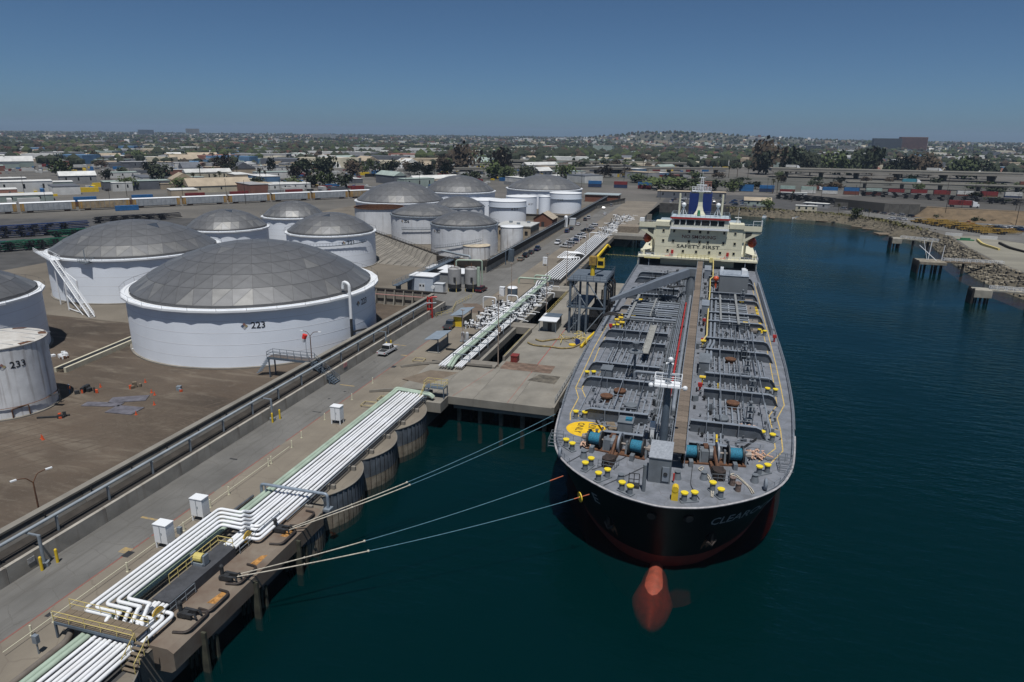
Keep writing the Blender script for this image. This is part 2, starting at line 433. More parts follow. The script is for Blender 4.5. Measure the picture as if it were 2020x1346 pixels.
def make_shore():
    # sloping bank of the far and right shore
    b = MB(); n = len(SHORE); vs = []; fs = []
    for i in range(2, n):
        s, q = SHORE[i], INSET[i]
        sx, sy = s[0]-(q[0]-s[0])*.5, s[1]-(q[1]-s[1])*.5
        vs += [(sx, sy, -2), (s[0], s[1], .2), (q[0], q[1], 4.99)]
    for i in range(n-3):
        a = i*3
        for k in range(2): fs.append((a+k, a+3+k, a+4+k, a+1+k))
    b.add(vs, fs)
    put(b, 'shore_bank', mat('bank_earth', (.16, .135, .095), .95, var=.3, scale=.4, col2=(.075, .065, .045)), kind='structure', origin=(0, 0, 0))
make_shore()

# ------------------------------------------------------------------ paved and bare surfaces, each a sheet above the one below
def sheet(name, poly, z, m, label=None):
    g = MB(); g.sheet(poly, z); return put(g, name, m, kind='structure', recalc=False, origin=(0, 0, 0))
def dirt_mat():
    m = mat('oily_dirt', (.12, .091, .066), .97, var=.25, scale=.045, bump=.35, col2=(.052, .039, .028), detail=12)
    nt = m.node_tree; N = nt.nodes; L = nt.links; b = N['Principled BSDF']; src = b.inputs['Base Color'].links[0].from_socket; tc = N.new('ShaderNodeTexCoord')
    for sc_, rot, st, lo, hi, col, amt in ((.35, .5, (.25, 1, 1), .52, .7, (.155, .13, .10), .75), (.8, .2, (.2, 1, 1), .55, .75, (.055, .04, .028), .8), (2.5, .0, (1, 1, 1), .56, .7, (.14, .118, .094), .5), (.12, 1.0, (.5, 1, 1), .55, .68, (.065, .045, .03), .6)):
        mp = N.new('ShaderNodeMapping'); mp.inputs['Scale'].default_value = st; mp.inputs['Rotation'].default_value = (0, 0, rot); L.new(tc.outputs['Object'], mp.inputs[0])
        n = N.new('ShaderNodeTexNoise'); n.inputs['Scale'].default_value = sc_; n.inputs['Detail'].default_value = 8; n.inputs['Roughness'].default_value = .65; n.inputs['Distortion'].default_value = .6; L.new(mp.outputs[0], n.inputs['Vector'])
        r = N.new('ShaderNodeMapRange'); r.inputs[1].default_value = lo; r.inputs[2].default_value = hi; r.inputs[4].default_value = amt; L.new(n.outputs['Fac'], r.inputs[0])
        x = N.new('ShaderNodeMix'); x.data_type = 'RGBA'; L.new(r.outputs[0], x.inputs[0]); L.new(src, x.inputs[6]); x.inputs[7].default_value = (*col, 1); src = x.outputs[2]
    L.new(src, b.inputs['Base Color']); return m
dirt = dirt_mat()
yardc = mat('pale_yard_soil', (.19, .165, .13), .96, var=.2, scale=.06, bump=.2, col2=(.115, .098, .076), detail=9)
apron = mat('dusty_apron_concrete', (.235, .205, .162), .93, var=.18, scale=.10, bump=.15, col2=(.15, .13, .104), detail=8)
add_cracks(apron, .16, (.12, .10, .08), .012, .25)
def make_surfaces():
    sheet('dirt_yard', [(-300, -200), (-70.2, -200), (-70.2, 168), (-300, 168)], 5.004, dirt)
    sheet('tank_yard', [(-300, 130), (-132, 130), (-132, 168.4), (-84, 168.4), (-84, 215), (-70, 236), (-70, 470), (-225, 470), (-225, 330), (-300, 250)], 5.008, yardc)
    sheet('quay_apron', [(-58.8, -200), (QX, -200), (QX, 330), (-36, 330), (-36, 520), (-58.8, 520)], 5.004, apron)
    sheet('quay_road', [(-66, -200), (-58.8, -200), (-58.8, 520), (-66.5, 520), (-66.5, 232), (-70, 228), (-84, 215), (-84, 170), (-66, 170)], 5.008, asphalt)
    sheet('chassis_yard', [(-420, 150), (-225, 150), (-225, 335), (-420, 250)], 5.012, asphalt_dk)
    sheet('rail_bed', [(-560, 215), (-190, 497), (-60, 590), (120, 640), (500, 640), (500, 665), (120, 666), (-70, 615), (-205, 520), (-575, 238)], 5.012, mat('rail_ballast', (.17, .155, .14), .95, var=.25, scale=.3, col2=(.10, .09, .08)))
    sheet('freeway_land', [(-420, 700), (-60, 690), (600, 690), (600, 925), (-100, 925), (-420, 860)], 5.012, mat('dull_road_land', (.12, .112, .10), .95, var=.3, scale=.02, col2=(.055, .058, .045), detail=9))
    sheet('car_park', [(-33, 502), (-33, 600), (40, 610), (75, 600), (140, 560), (86, 500), (47, 497)], 5.016, asphalt_dk)
    sheet('shore_road', [(86, 500), (140, 560), (160, 520), (190, 440), (240, 330), (240, 300), (150, 360), (128, 395), (118, 414), (108, 448), (98, 466)], 5.016, asphalt)
    sheet('gravel_lot', [(113, 262), (111, 303), (113, 346), (118, 388), (128, 392), (150, 358), (240, 298), (260, 200), (130, 205)], 5.012, mat('pale_dusty_lot', (.27, .255, .205), .95, var=.15, scale=.05, bump=.15, col2=(.17, .16, .13), detail=8, stretch=(.5, 1.5, 1)))
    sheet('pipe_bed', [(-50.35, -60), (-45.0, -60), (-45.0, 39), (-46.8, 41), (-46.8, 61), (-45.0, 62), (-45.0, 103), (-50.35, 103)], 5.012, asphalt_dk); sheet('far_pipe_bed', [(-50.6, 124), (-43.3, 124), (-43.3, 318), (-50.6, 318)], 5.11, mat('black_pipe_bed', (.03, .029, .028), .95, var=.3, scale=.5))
    tk = MB(); rt = random.Random(6)
    for k in range(13):
        cx, cy, ra = rt.uniform(-86, -79), rt.uniform(79, 87), rt.uniform(2.2, 6.0); a0 = rt.uniform(0, 6); n = 22; sp = rt.uniform(2.5, 5)
        for off in (0, .5):
            vs = []
            for i in range(n+1):
                a = a0+sp*i/n
                for w in (-.11, .11): vs.append((cx+(ra+off*3+w)*1.25*math.cos(a), cy+(ra+off*3+w)*.8*math.sin(a), 5.0065+.0004*k))
            tk.add(vs, [(2*i, 2*i+2, 2*i+3, 2*i+1) for i in range(n)])
    for k in range(7):
        x, y = -108+k*3.2, 62+rt.uniform(-4, 10)
        for off in (0, 1.7):
            vs = []
            for i in range(13):
                for w in (-.12, .12): vs.append((x+off+w+i*1.1+.6*math.sin(i*.6+k), y+i*2.2+.5*math.cos(i*.5+k), 5.0065+.0004*(k+13)))
            tk.add(vs, [(2*i, 2*i+2, 2*i+3, 2*i+1) for i in range(12)])
    put(tk, 'tyre_tracks', mat('tracked_dirt', (.075, .056, .04), .97, var=.35, scale=.8, col2=(.115, .09, .066)), kind='structure', recalc=False)
    # red line along the road
    r = MB(); y = -100
    rnd = random.Random(3)
    while y < 140:
        l = rnd.uniform(6, 16); r.boxm(-58.92, -58.74, y, y+l, 5.010, 5.014); y += l+rnd.choice((0.01, .01, .4, 1.5))
    put(r, 'red_road_line', mat('worn_red_line', (.30, .085, .065), .9, var=.35, scale=1.5, col2=(.17, .10, .085)), kind='structure')
    y_ = MB()
    for (x, yy, w, l) in [(-61.5, 58.5, 3.2, .35), (-59.5, 57, .9, .35), (-59.4, 52.3, 1.2, 1.0), (-62, 107, 3, .3), (-63.5, 133.5, 3, .3), (-59.6, 127, 1.4, .5)]:
        y_.boxm(x-w/2, x+w/2, yy-l/2, yy+l/2, 5.012, 5.016)
    put(y_, 'worn_yellow_marking', mat('worn_yellow_line', (.42, .29, .10), .9, var=.35, scale=2, col2=(.24, .2, .14)), kind='structure')
    k = MB()
    for (x, yy, w, l) in [(-58.6, 51.8, .9, 1.1), (-58.4, 119.5, .9, 1.2), (-60.5, 94, 1.6, .2), (-62.5, 75, 1.2, .3), (-61.5, 112, .4, .3), (-60.8, 104, .5, .3), (-61.7, 100, .4, .3), (-58.0, 41.5, .5, .6), (-63.5, 121, .5, .2)]:
        k.boxm(x-w/2, x+w/2, yy-l/2, yy+l/2, 5.012, 5.020)
    put(k, 'drain_cover', dark, kind='structure')
    p = MB()
    for pl in [[(-63.8, 175), (-58.5, 166), (-54.3, 166), (-54.3, 171), (-60, 176.5)]]: p.sheet(pl, 5.020)
    put(p, 'brown_patch', mat('brown_paving_patch', (.14, .105, .08), .95, var=.2, scale=.5), kind='structure', recalc=False)
make_surfaces()

# ------------------------------------------------------------------ quay wall: sheet-pile cells, bulkhead
sheetpile = mat('sheet_pile_steel', (.11, .13, .155), .7, var=.3, scale=.5, bump=.1, streak=.12)
tidal = mat('tidal_stain', (.28, .245, .19), .95, var=.35, scale=.8, col2=(.09, .075, .05), streak=.4)
def cell(y0, y1, bulge, parent):
    n = 14; pts = []
    for i in range(n+1):
        t = i/n; y = y0+(y1-y0)*t; x = QX+bulge*math.sin(PI*t)**.75; pts.append((x, y))
    top = MB(); top.sheet(pts+[(QX-1, y1), (QX-1, y0)], 5.006)
    put(top, 'cell_top', apron, parent, recalc=False)
    up = MB(); lo = MB()
    for i in range(n):
        (xa, ya), (xb, yb) = pts[i], pts[i+1]
        k = 3
        for j in range(k):
            # interlocking pile: alternate panels slightly proud
            d = .07 if j == 1 else 0.0
            ta, tb = j/k, (j+1)/k
            x0_, y0_, x1_, y1_ = xa+(xb-xa)*ta+d, ya+(yb-ya)*ta, xa+(xb-xa)*tb+d, ya+(yb-ya)*tb
            up.add([(x0_, y0_, 2.0), (x1_, y1_, 2.0), (x1_, y1_, 5.0), (x0_, y0_, 5.0)], [(0, 1, 2, 3)])
            lo.add([(x0_+.04, y0_, -1), (x1_+.04, y1_, -1), (x1_+.04, y1_, 2.0), (x0_+.04, y0_, 2.0)], [(0, 1, 2, 3)])
    put(up, 'cell_wall', sheetpile, parent, recalc=False); put(lo, 'tidal_band', tidal, parent, recalc=False)
    e = MB(); e.tube([(p[0]+.05, p[1], 5.02) for p in pts], .09, 6); put(e, 'cell_rim', concrete, parent)
def make_quay():
    q = thing('quay_wall', 'grey steel sheet pile quay wall of rounded cells beside the pipes', 'wall', (0, 0, 0))
    for y0, y1 in [(69, 80), (80, 91), (91, 103)]: cell(y0, y1, 2.4, q)
    cell(61, 69, 2.2, q)
    for y0, y1 in [(-30, -18), (-18, -6), (-6, 6), (6, 18), (18, 29), (29, 39)]: cell(y0, y1, 2.0, q)
    b = MB(); b.boxm(QX-.8, QX-.02, 39, 61, -2, 4.98); b.boxm(QX-.8, QX-.02, 103, 330, -2, 4.98); b.boxm(-45, -36.05, 329.2, 330, -2, 4.98); b.boxm(-36.8, -36.02, 330, 433, -2, 4.98); b.boxm(-36.8, -33, 432, 433, -2, 4.98)
    put(b, 'bulkhead', concrete, q)
    e = thing('basin_end_wall', 'dark sheet pile wall closing the far end of the basin', 'wall', (0, 0, 0))
    w = MB()
    for i in range(94):
        x = -33+i*.5; d = .16 if i % 2 else 0
        w.add([(x, 496.8-d, -1), (x+.5, 496.8-d, -1), (x+.5, 496.8-d, 6.4), (x, 496.8-d, 6.4)], [(0, 1, 2, 3)])
    put(w, 'sheet_pile', mat('dark_sheet_pile', (.085, .08, .075), .8, var=.3, scale=.3, streak=.3), e, recalc=False)
    c2 = MB(); c2.boxm(-33.5, 14.2, 496.9, 498.2, 5, 6.6); put(c2, 'capping_beam', concrete, e)
make_quay()

def make_dolphin():
    d = thing('mooring_platform', 'brown stained concrete mooring platform overhanging the water beside the pipes', 'platform', (0, 0, 0))
    m = mat('rust_stained_concrete', (.21, .175, .138), .92, var=.25, scale=.35, bump=.2, col2=(.14, .10, .075), streak=.2)
    p = MB(); pr = [(-46.6, 2.6), (-46.6, 5.35), (-43.3, 5.35), (-42.7, 5.0), (-42.7, 3.2), (-43.2, 2.8)]
    p.extr(pr, 'y', 40.6, 66); put(p, 'slab', m, d)
    mt = MB(); mt.boxm(-48.75, -46.62, 44.9, 54.6, 6.32, 6.44); mt.boxm(-46.75, -46.62, 44.9, 54.6, 5.3, 6.3); put(mt, 'dark_matting', mat('dark_rubber_matting', (.055, .058, .066), .85, var=.2, scale=1), d)
    for y in (42.5, 45.5, 50, 57.5, 61.5):                # steel rub rails with bent ends
        r = MB(); r.tube([(-44.4, y, 5.45), (-43.25, y+.2, 5.5), (-43.0, y+.6, 5.5), (-43.0, y+3.0, 5.5), (-43.3, y+3.4, 5.5), (-44.4, y+3.5, 5.45)], .14, 6, .3)
        put(r, 'rub_rail', mat('dark_rusty_rail', (.035, .026, .022), .7, var=.4, scale=2), d)
    for y in (44, 52, 60):
        f = MB(); f.boxm(-42.95, -42.2, y, y+.25, -1.5, 4.6)
        for k in range(6): f.boxm(-44.5+k*.3, -44.3+k*.3, y+k*.4, y+.3+k*.4, -2, 2.6)
        put(f, 'timber_pile', mat('slimy_timber', (.045, .045, .03), .95, var=.4, scale=1), d)
    for y in (47, 53.5, 59.3):
        s = MB(); s.sheet([(-44.3, y), (-43.4, y+.1), (-43.4, y+2.2), (-44.0, y+1.9)], 5.36); put(s, 'worn_orange_paint', mat('worn_orange', (.45, .22, .06), .9, var=.4, scale=2), d, recalc=False)
    for k, y in enumerate((44.8, 50.8, 60.2)):            # quick release mooring hooks
        h = thing('mooring_hook', ['black double mooring hook near the steps, empty', 'black mooring hook holding the two lower mooring lines', 'black mooring hook by the pipe loop holding two pale lines'][k], 'mooring hook', (-45.3, y, 5.35), group='mooring hooks on the platform')
        b = MB(); b.cyl((0, 0, 0), (0, 0, .25), .5, 10); b.cyl((-.1, 0, .25), (-.1, 0, 1.3), .2, 8); b.ball((-.1, 0, 1.4), .26); put(b, 'capstan_post', dark, h)
        g = MB()
        for s in (-1, 1):
            g.box((.75, s*.35, .2), (1.3, .28, .45)); g.tube([(1.3, s*.35, .5), (1.75, s*.35, .75), (1.9, s*.35, .35)], .12, 6)
        g.box((.3, 0, .15), (.8, 1.0, .4)); put(g, 'hook_arm', dark, h)
make_dolphin()

# ================================================================== TANKER
CX, D = -2.2, 10.4
SHIP0 = Vector((CX, 160, 0))
ship = thing('tanker_ship', 'long grey decked black hulled oil tanker with cream bridge moored at the wharf', 'ship', SHIP0)
def putw(mb, name, mats, parent, **k):
    """part given in world coordinates under an unrotated parent"""
    o = put(mb, name, mats, parent, **k)
    if o is None: return None
    q = parent
    while q is not None: o.location = Vector(o.location)-Vector(q.location); q = q.parent
    return o
WL = [(0, 74.3), (1.5, 74.6), (3.1, 75.2), (4.8, 76.3), (6.5, 78.2), (8.2, 80.6), (10.2, 84), (12.2, 89), (14.6, 95.5), (16.6, 102.5), (18.0, 113), (18.4, 130), (18.4, 232), (16, 250), (8, 258), (0, 259)]
DK = [(0, 69.8), (2.4, 70.2), (5, 71.1), (8, 73.0), (11, 75.6), (13.6, 79.2), (15.2, 84), (16.1, 90), (16.8, 97), (17.6, 107), (18.2, 122), (18.4, 140), (18.4, 235), (17.5, 250), (15.5, 257), (0, 258)]
def dense(pts, k=3):
    out = []
    n = len(pts)
    for i in range(n-1):
        p0, p1, p2, p3 = pts[max(i-1, 0)], pts[i], pts[i+1], pts[min(i+2, n-1)]
        if i == 0: p0 = (-pts[1][0], pts[1][1])
        for j in range(k):
            t = j/k
            out.append(tuple(.5*(2*p1[a]+(p2[a]-p0[a])*t+(2*p0[a]-5*p1[a]+4*p2[a]-p3[a])*t*t+(3*p1[a]-p0[a]-3*p2[a]+p3[a])*t**3) for a in (0, 1)))
    out.append(pts[-1]); return out
WLd, DKd = dense(WL), dense(DK)
def level(z):
    if z >= 0: t = (z/D)**1.0
    else: t = z/D*.35
    return [(w[0]+(d[0]-w[0])*t, w[1]+(d[1]-w[1])*t) for w, d in zip(WLd, DKd)]
def hull_pt(k, z, side):
    """point of the hull skin: k = fractional index along the outline"""
    L = level(z); i = int(k); f = k-i; a, b = L[i], L[min(i+1, len(L)-1)]
    return Vector((CX+side*(a[0]+(b[0]-a[0])*f), a[1]+(b[1]-a[1])*f, z))
def deck_edge(side, y0, y1, z, inset=0.0, step=None):
    pts = [(CX+side*(max(p[0], 0)-inset*(1 if p[0] > inset else 0)), p[1], z) for p in DKd if y0 <= p[1] <= y1]
    return pts
def make_hull():
    zs = [-7, -3, 0, .9, 1.9, 3.9, 6, 7.6, 9.2, D+.12]
    for nm, lo, hi, m in (('hull_bottom', 0, 5, hullred), ('hull_side', 4, 10, hullblack)):
        h = MB(); rows = []
        for z in zs[lo:hi]:
            L = level(z); ring = [(CX+p[0], p[1], z) for p in L]+[(CX-p[0], p[1], z) for p in L[::-1][1:-1]]
            rows.append(ring)
        n = len(rows[0]); vs = [v for r in rows for v in r]
        fs = [(j*n+i, j*n+(i+1) % n, (j+1)*n+(i+1) % n, (j+1)*n+i) for j in range(len(rows)-1) for i in range(n)]
        h.add(vs, fs); putw(h, nm, m, ship, smooth=True)
    bu = MB(); vs = []; n = 20; sec = [(64.8, .12, -1.6, .3), (65.4, .65, -1.0, 1.1), (66.5, 1.2, -.5, 1.9), (67.6, 1.7, -.2, 2.4), (68.6, 2.15, .1, 2.2), (69.8, 2.4, .38, 2.4), (71.2, 2.1, .55, 2.8), (72.8, 1.8, .6, 3.4), (75.5, 1.5, .65, 3.6)]
    for (y_, hw, top, hh) in sec:
        for i in range(n): t = 2*PI*i/n; vs.append((CX+hw*math.cos(t)*(1-.25*max(0, math.sin(t))), y_, top-hh+hh*math.sin(t)))
    m_ = len(sec)-1; bu.add(vs, [(j*n+i, j*n+(i+1) % n, (j+1)*n+(i+1) % n, (j+1)*n+i) for j in range(m_) for i in range(n)]+[tuple(range(n))])
    putw(bu, 'bulbous_bow', mat('faded_orange_red_paint', (.32, .06, .03), .75, var=.3, scale=1.4, col2=(.19, .04, .02), detail=8, streak=.3), ship, smooth=True)
    dk = MB(); L = level(D); dk.sheet([(CX+p[0], p[1]) for p in L]+[(CX-p[0], p[1]) for p in L[::-1][1:-1]], D)
    putw(dk, 'deck', deckgrey, ship, recalc=False)
    for s in (-1, 1):
        e = MB(); e.tube([(p[0], p[1], D+.16) for p in deck_edge(s, 69, 96, D)], .13, 6)
        putw(e, 'bow_rim', mat('worn_bare_rim', (.48, .47, .48), .6, var=.3, scale=1.5, col2=(.28, .27, .28)), ship)
        e = MB(); e.tube([(p[0], p[1], D+.12) for p in deck_edge(s, 95, 236, D)], .12, 6); putw(e, 'gunwale', shipgrey, ship)
    # lettering on the bow
    def on_hull(side, kc, zc):
        def fn(x, y):
            k = kc+x; p = hull_pt(max(.1, k), zc+y, side); q = hull_pt(max(.1, k)+.3, zc+y, side)
            t = (q-p).normalized(); n_ = t.cross(Vector((0, 0, 1)))*side
            e = hull_pt(max(.1, k), zc+y+.3, side)-p; nn = t.cross(e).normalized(); nn = nn if nn.y < 0 else -nn
            return p+nn*.07
        return fn
    wl = mat('worn_white_lettering', (.42, .42, .43), .7, var=.2, scale=3)
    f = on_hull(1, 12.6, 7.9); lettering('CLEAROCEAN', 1.7, lambda x, y: f(x*.98, y), 'name_lettering', wl, None)
    f2 = on_hull(-1, 9.6, 7.9); lettering('E', 2.0, lambda x, y: f2(-x*.98, y), 'name_lettering', wl, None)
    for o in [o for o in bpy.data.objects if o.name.startswith('name_lettering')]:
        o.parent = ship; o.location = Vector(o.location)-SHIP0
    # anchor pockets, rusty streak, panama chock
    for s in (-1, 1):
        a = MB(); p = hull_pt(8.4, 5.2, s); n_ = Vector((s*.62, -.75, -.2)).normalized()
        a.cyl(p-n_*.5, p+n_*.2, .7, 14); putw(a, 'hawse_pipe', hullblack, ship)
        an = MB(); an.box((p.x+n_.x*.2, p.y+n_.y*.2, p.z-.8), (.3, .3, 1.2), math.atan2(n_.y, n_.x)); an.tube([(p.x+n_.x*.2-.7*n_.y, p.y+n_.y*.2+.7*n_.x, p.z-.5), (p.x+n_.x*.3, p.y+n_.y*.3, p.z-1.1), (p.x+n_.x*.2+.7*n_.y, p.y+n_.y*.2-.7*n_.x, p.z-.5)], .16, 6)
        putw(an, 'anchor', mat('dark_anchor', (.05, .035, .028), .8, var=.4, scale=2), ship)
        r = MB(); vs = []; ks = [7.7+.25*i for i in range(7)]
        for i, k in enumerate(ks):
            zt = 5.0-.15*abs(i-3); zb = 3.4-.5*math.sin(i*1.9)-.2*(i % 2)
            for z in (zt, zb): vs.append(hull_pt(k, z, s)+n_*.06)
        r.add(vs, [(i*2, i*2+2, i*2+3, i*2+1) for i in range(len(ks)-1)])
        putw(r, 'rust_stain', mat('pale_rust_stain', (.36, .17, .09), .9, var=.5, scale=2.5, col2=(.10, .045, .03)), ship)
    for k, s in ((1.2, -1), (4.2, 1)):
        c = MB(); p = hull_pt(k, 8.9, s); n_ = Vector((s*.1*k, -1, -.3)).normalized(); c.cyl(p-n_*.2, p+n_*.2, .62, 16); c2 = MB(); c2.cyl(p+n_*.21, p+n_*.24, .45, 14)
        o = putw(c, 'mooring_chock', hullblack, ship); q = putw(c2, 'chock_opening', black, ship)
make_hull()

GIRD = [84.8, 92.3, 106, 114, 128.3, 136.2, 150, 158, 172, 180, 194, 202]
LOUT = [-10.6, -13.8, -16.0, -16.4, -16.7, -16.8, -16.8, -16.8, -16.8, -16.8, -16.8, -16.8]
ROUT = [5.8, 8.9, 11.5, 11.9, 12.4, 12.6, 12.6, 12.6, 12.6, 12.6, 12.6, 12.6]
def make_deck_steel():
    for i, y in enumerate(GIRD):
        for s, xi, xo in ((-1, -5.6, LOUT[i]), (1, 1.9 if i > 1 else .3, ROUT[i])):
            g = MB(); h = 1.75
            # web with rounded drop at the outer end
            prof = [(xi, D), (xi, D+h), (xo, D+h), (xo+s*.7, D+h-.25), (xo+s*1.2, D+h-.8), (xo+s*1.6, D)]
            if s < 0: prof = prof[::-1]
            g.extr(prof, 'x', 0, 0) if False else None
            vs = [(u, y-.09, z) for u, z in prof]+[(u, y+.09, z) for u, z in prof]; n = len(prof)
            g.add(vs, [tuple(range(n)), tuple(range(2*n-1, n-1, -1))]+[(a, (a+1) % n, n+(a+1) % n, n+a) for a in range(n)])
            put_o = putw(g, 'transverse_girder', webgrey, ship)
            fl = MB(); a, b = min(xi, xo), max(xi, xo); fl.boxm(a, b, y-.32, y+.32, D+h, D+h+.06)
            o = xo; fl.add([(o, y-.32, D+h+.06), (o, y+.32, D+h+.06), (o+s*.75, y+.32, D+h-.2), (o+s*.75, y-.32, D+h-.2), (o+s*1.6, y+.32, D+.05), (o+s*1.6, y-.32, D+.05)], [(0, 1, 2, 3), (3, 2, 4, 5)])
            for k in range(1, 4):
                x = a+(b-a)*k/4; fl.boxm(x-.05, x+.05, y-.5, y-.1, D+.02, D+h-.02)
            o = put(fl, 'girder_flange', shipgrey_lt, put_o); o.location = Vector(o.location)-Vector(put_o.location)-SHIP0
    # longitudinal stiffeners between the girders
    cache = {}
    for i in range(len(GIRD)-1):
        y0, y1 = GIRD[i]+.5, GIRD[i+1]-.5
        L = y1-y0; k = round(L, 2)
        if k not in cache:
            b = MB(); b.boxm(-.05, .05, -L/2, L/2, 0, .42); b.boxm(-.1, .12, -L/2, L/2, .42, .46); cache[k] = mesh_of(b, 'stiffener', shipgrey_lt)
        xs = [-5.9-.86*j for j in range(13)]+[2.7+.86*j for j in range(12)]
        for x in xs:
            lo = max(LOUT[i], LOUT[i+1])+.6; hi = min(ROUT[i], ROUT[i+1])-.6
            if x < lo or x > hi: continue
            inst(cache[k], 'stiffener', (x-CX, (y0+y1)/2-160, D+.003), parent=ship)
    # low side coamings
    for x, y0, y1 in ((-15.9, 93, 105.5), (-16.9, 115, 128), (12.0, 115, 128), (11.2, 94, 106)):
        b = MB(); b.boxm(x-.06, x+.06, y0, y1, D, D+.3); putw(b, 'coaming', shipgrey_lt, ship)
    d = MB(); d.add([(5.8, 85.4, D+.02), (9.2, 91.8, D+.02), (9.2, 91.8, D+.5), (5.8, 85.4, D+.5)], [(0, 1, 2, 3)])
    d.add([(-10.3, 85.4, D+.02), (-13, 91.6, D+.02), (-13, 91.6, D+.5), (-10.3, 85.4, D+.5)], [(0, 1, 2, 3)])
    putw(d, 'coaming', dark, ship)
    yl = MB()
    for x, y0, y1 in ((3.9, 86.5, 91), (4.2, 107.5, 112.5)): yl.boxm(x-.12, x+.12, y0, y1, D+.47, D+.56)
    putw(yl, 'yellow_stiffener_cap', yellow, ship)
make_deck_steel()

def strip(pts, w, z):
    m = MB()
    P = [Vector((p[0], p[1], 0)) for p in pts]; left = []; right = []
    for i, p in enumerate(P):
        d = (P[min(i+1, len(P)-1)]-P[max(i-1, 0)]).normalized(); n_ = Vector((-d.y, d.x, 0))*(w/2)
        left.append((p.x+n_.x, p.y+n_.y, z)); right.append((p.x-n_.x, p.y-n_.y, z))
    k = len(P); m.add(left+right, [(i, k+i, k+i+1, i+1) for i in range(k-1)])
    return m
def make_markings():
    ym = mat('faded_deck_yellow', (.55, .40, .13), .7, var=.2, scale=2)
    for pts in ([(9.1, 85.1), (11.5, 89.9), (11.6, 96.5), (11.5, 101.5), (13.0, 106.5), (13.3, 116), (13.5, 128), (13.7, 154), (13.7, 205)],
                [(10.6, 85.2), (12.4, 89.4), (12.7, 96.5), (12.6, 101), (14.1, 106.8), (14.3, 116), (14.5, 128), (14.6, 154), (14.6, 205)],
                [(-15.5, 91.5), (-16.0, 94.1), (-16.0, 100.6), (-17.3, 104.3), (-17.6, 115), (-18.1, 127), (-18.2, 146)],
                [(-16.6, 91.0), (-17.1, 93.6), (-17.1, 100.2), (-18.4, 104.6), (-18.7, 115), (-19.1, 127), (-19.2, 146)],
                [(-17.3, 104.3), (-18.4, 104.6)], [(11.6, 96.5), (12.7, 96.5)], [(13.3, 116), (14.3, 116)], [(13.4, 122), (14.4, 122)]):
        putw(strip(pts, .16, D+.006), 'deck_line', ym, ship, recalc=False)
    w = MB(); n = 40; w.add([(-13.8, 88.6, D+.010)]+[(-13.8+2.85*math.cos(2*PI*i/n), 88.6+2.7*math.sin(2*PI*i/n), D+.010) for i in range(n)], [(0, 1+i, 1+(i+1) % n) for i in range(n)])
    ws = putw(w, 'winching_circle', mat('bright_yellow_deck_paint', (.80, .50, .015), .6, var=.1, scale=1), ship, recalc=False)
    for s, dx in (('WINCH', .65), ('ONLY', -1.05)):
        o = lettering(s, 1.35, lambda x, y: (-13.8+dx+y, 88.8-x, D+.016), 'winch_lettering', black, None)
        o.parent = ship; o.location = Vector(o.location)-SHIP0
make_markings()

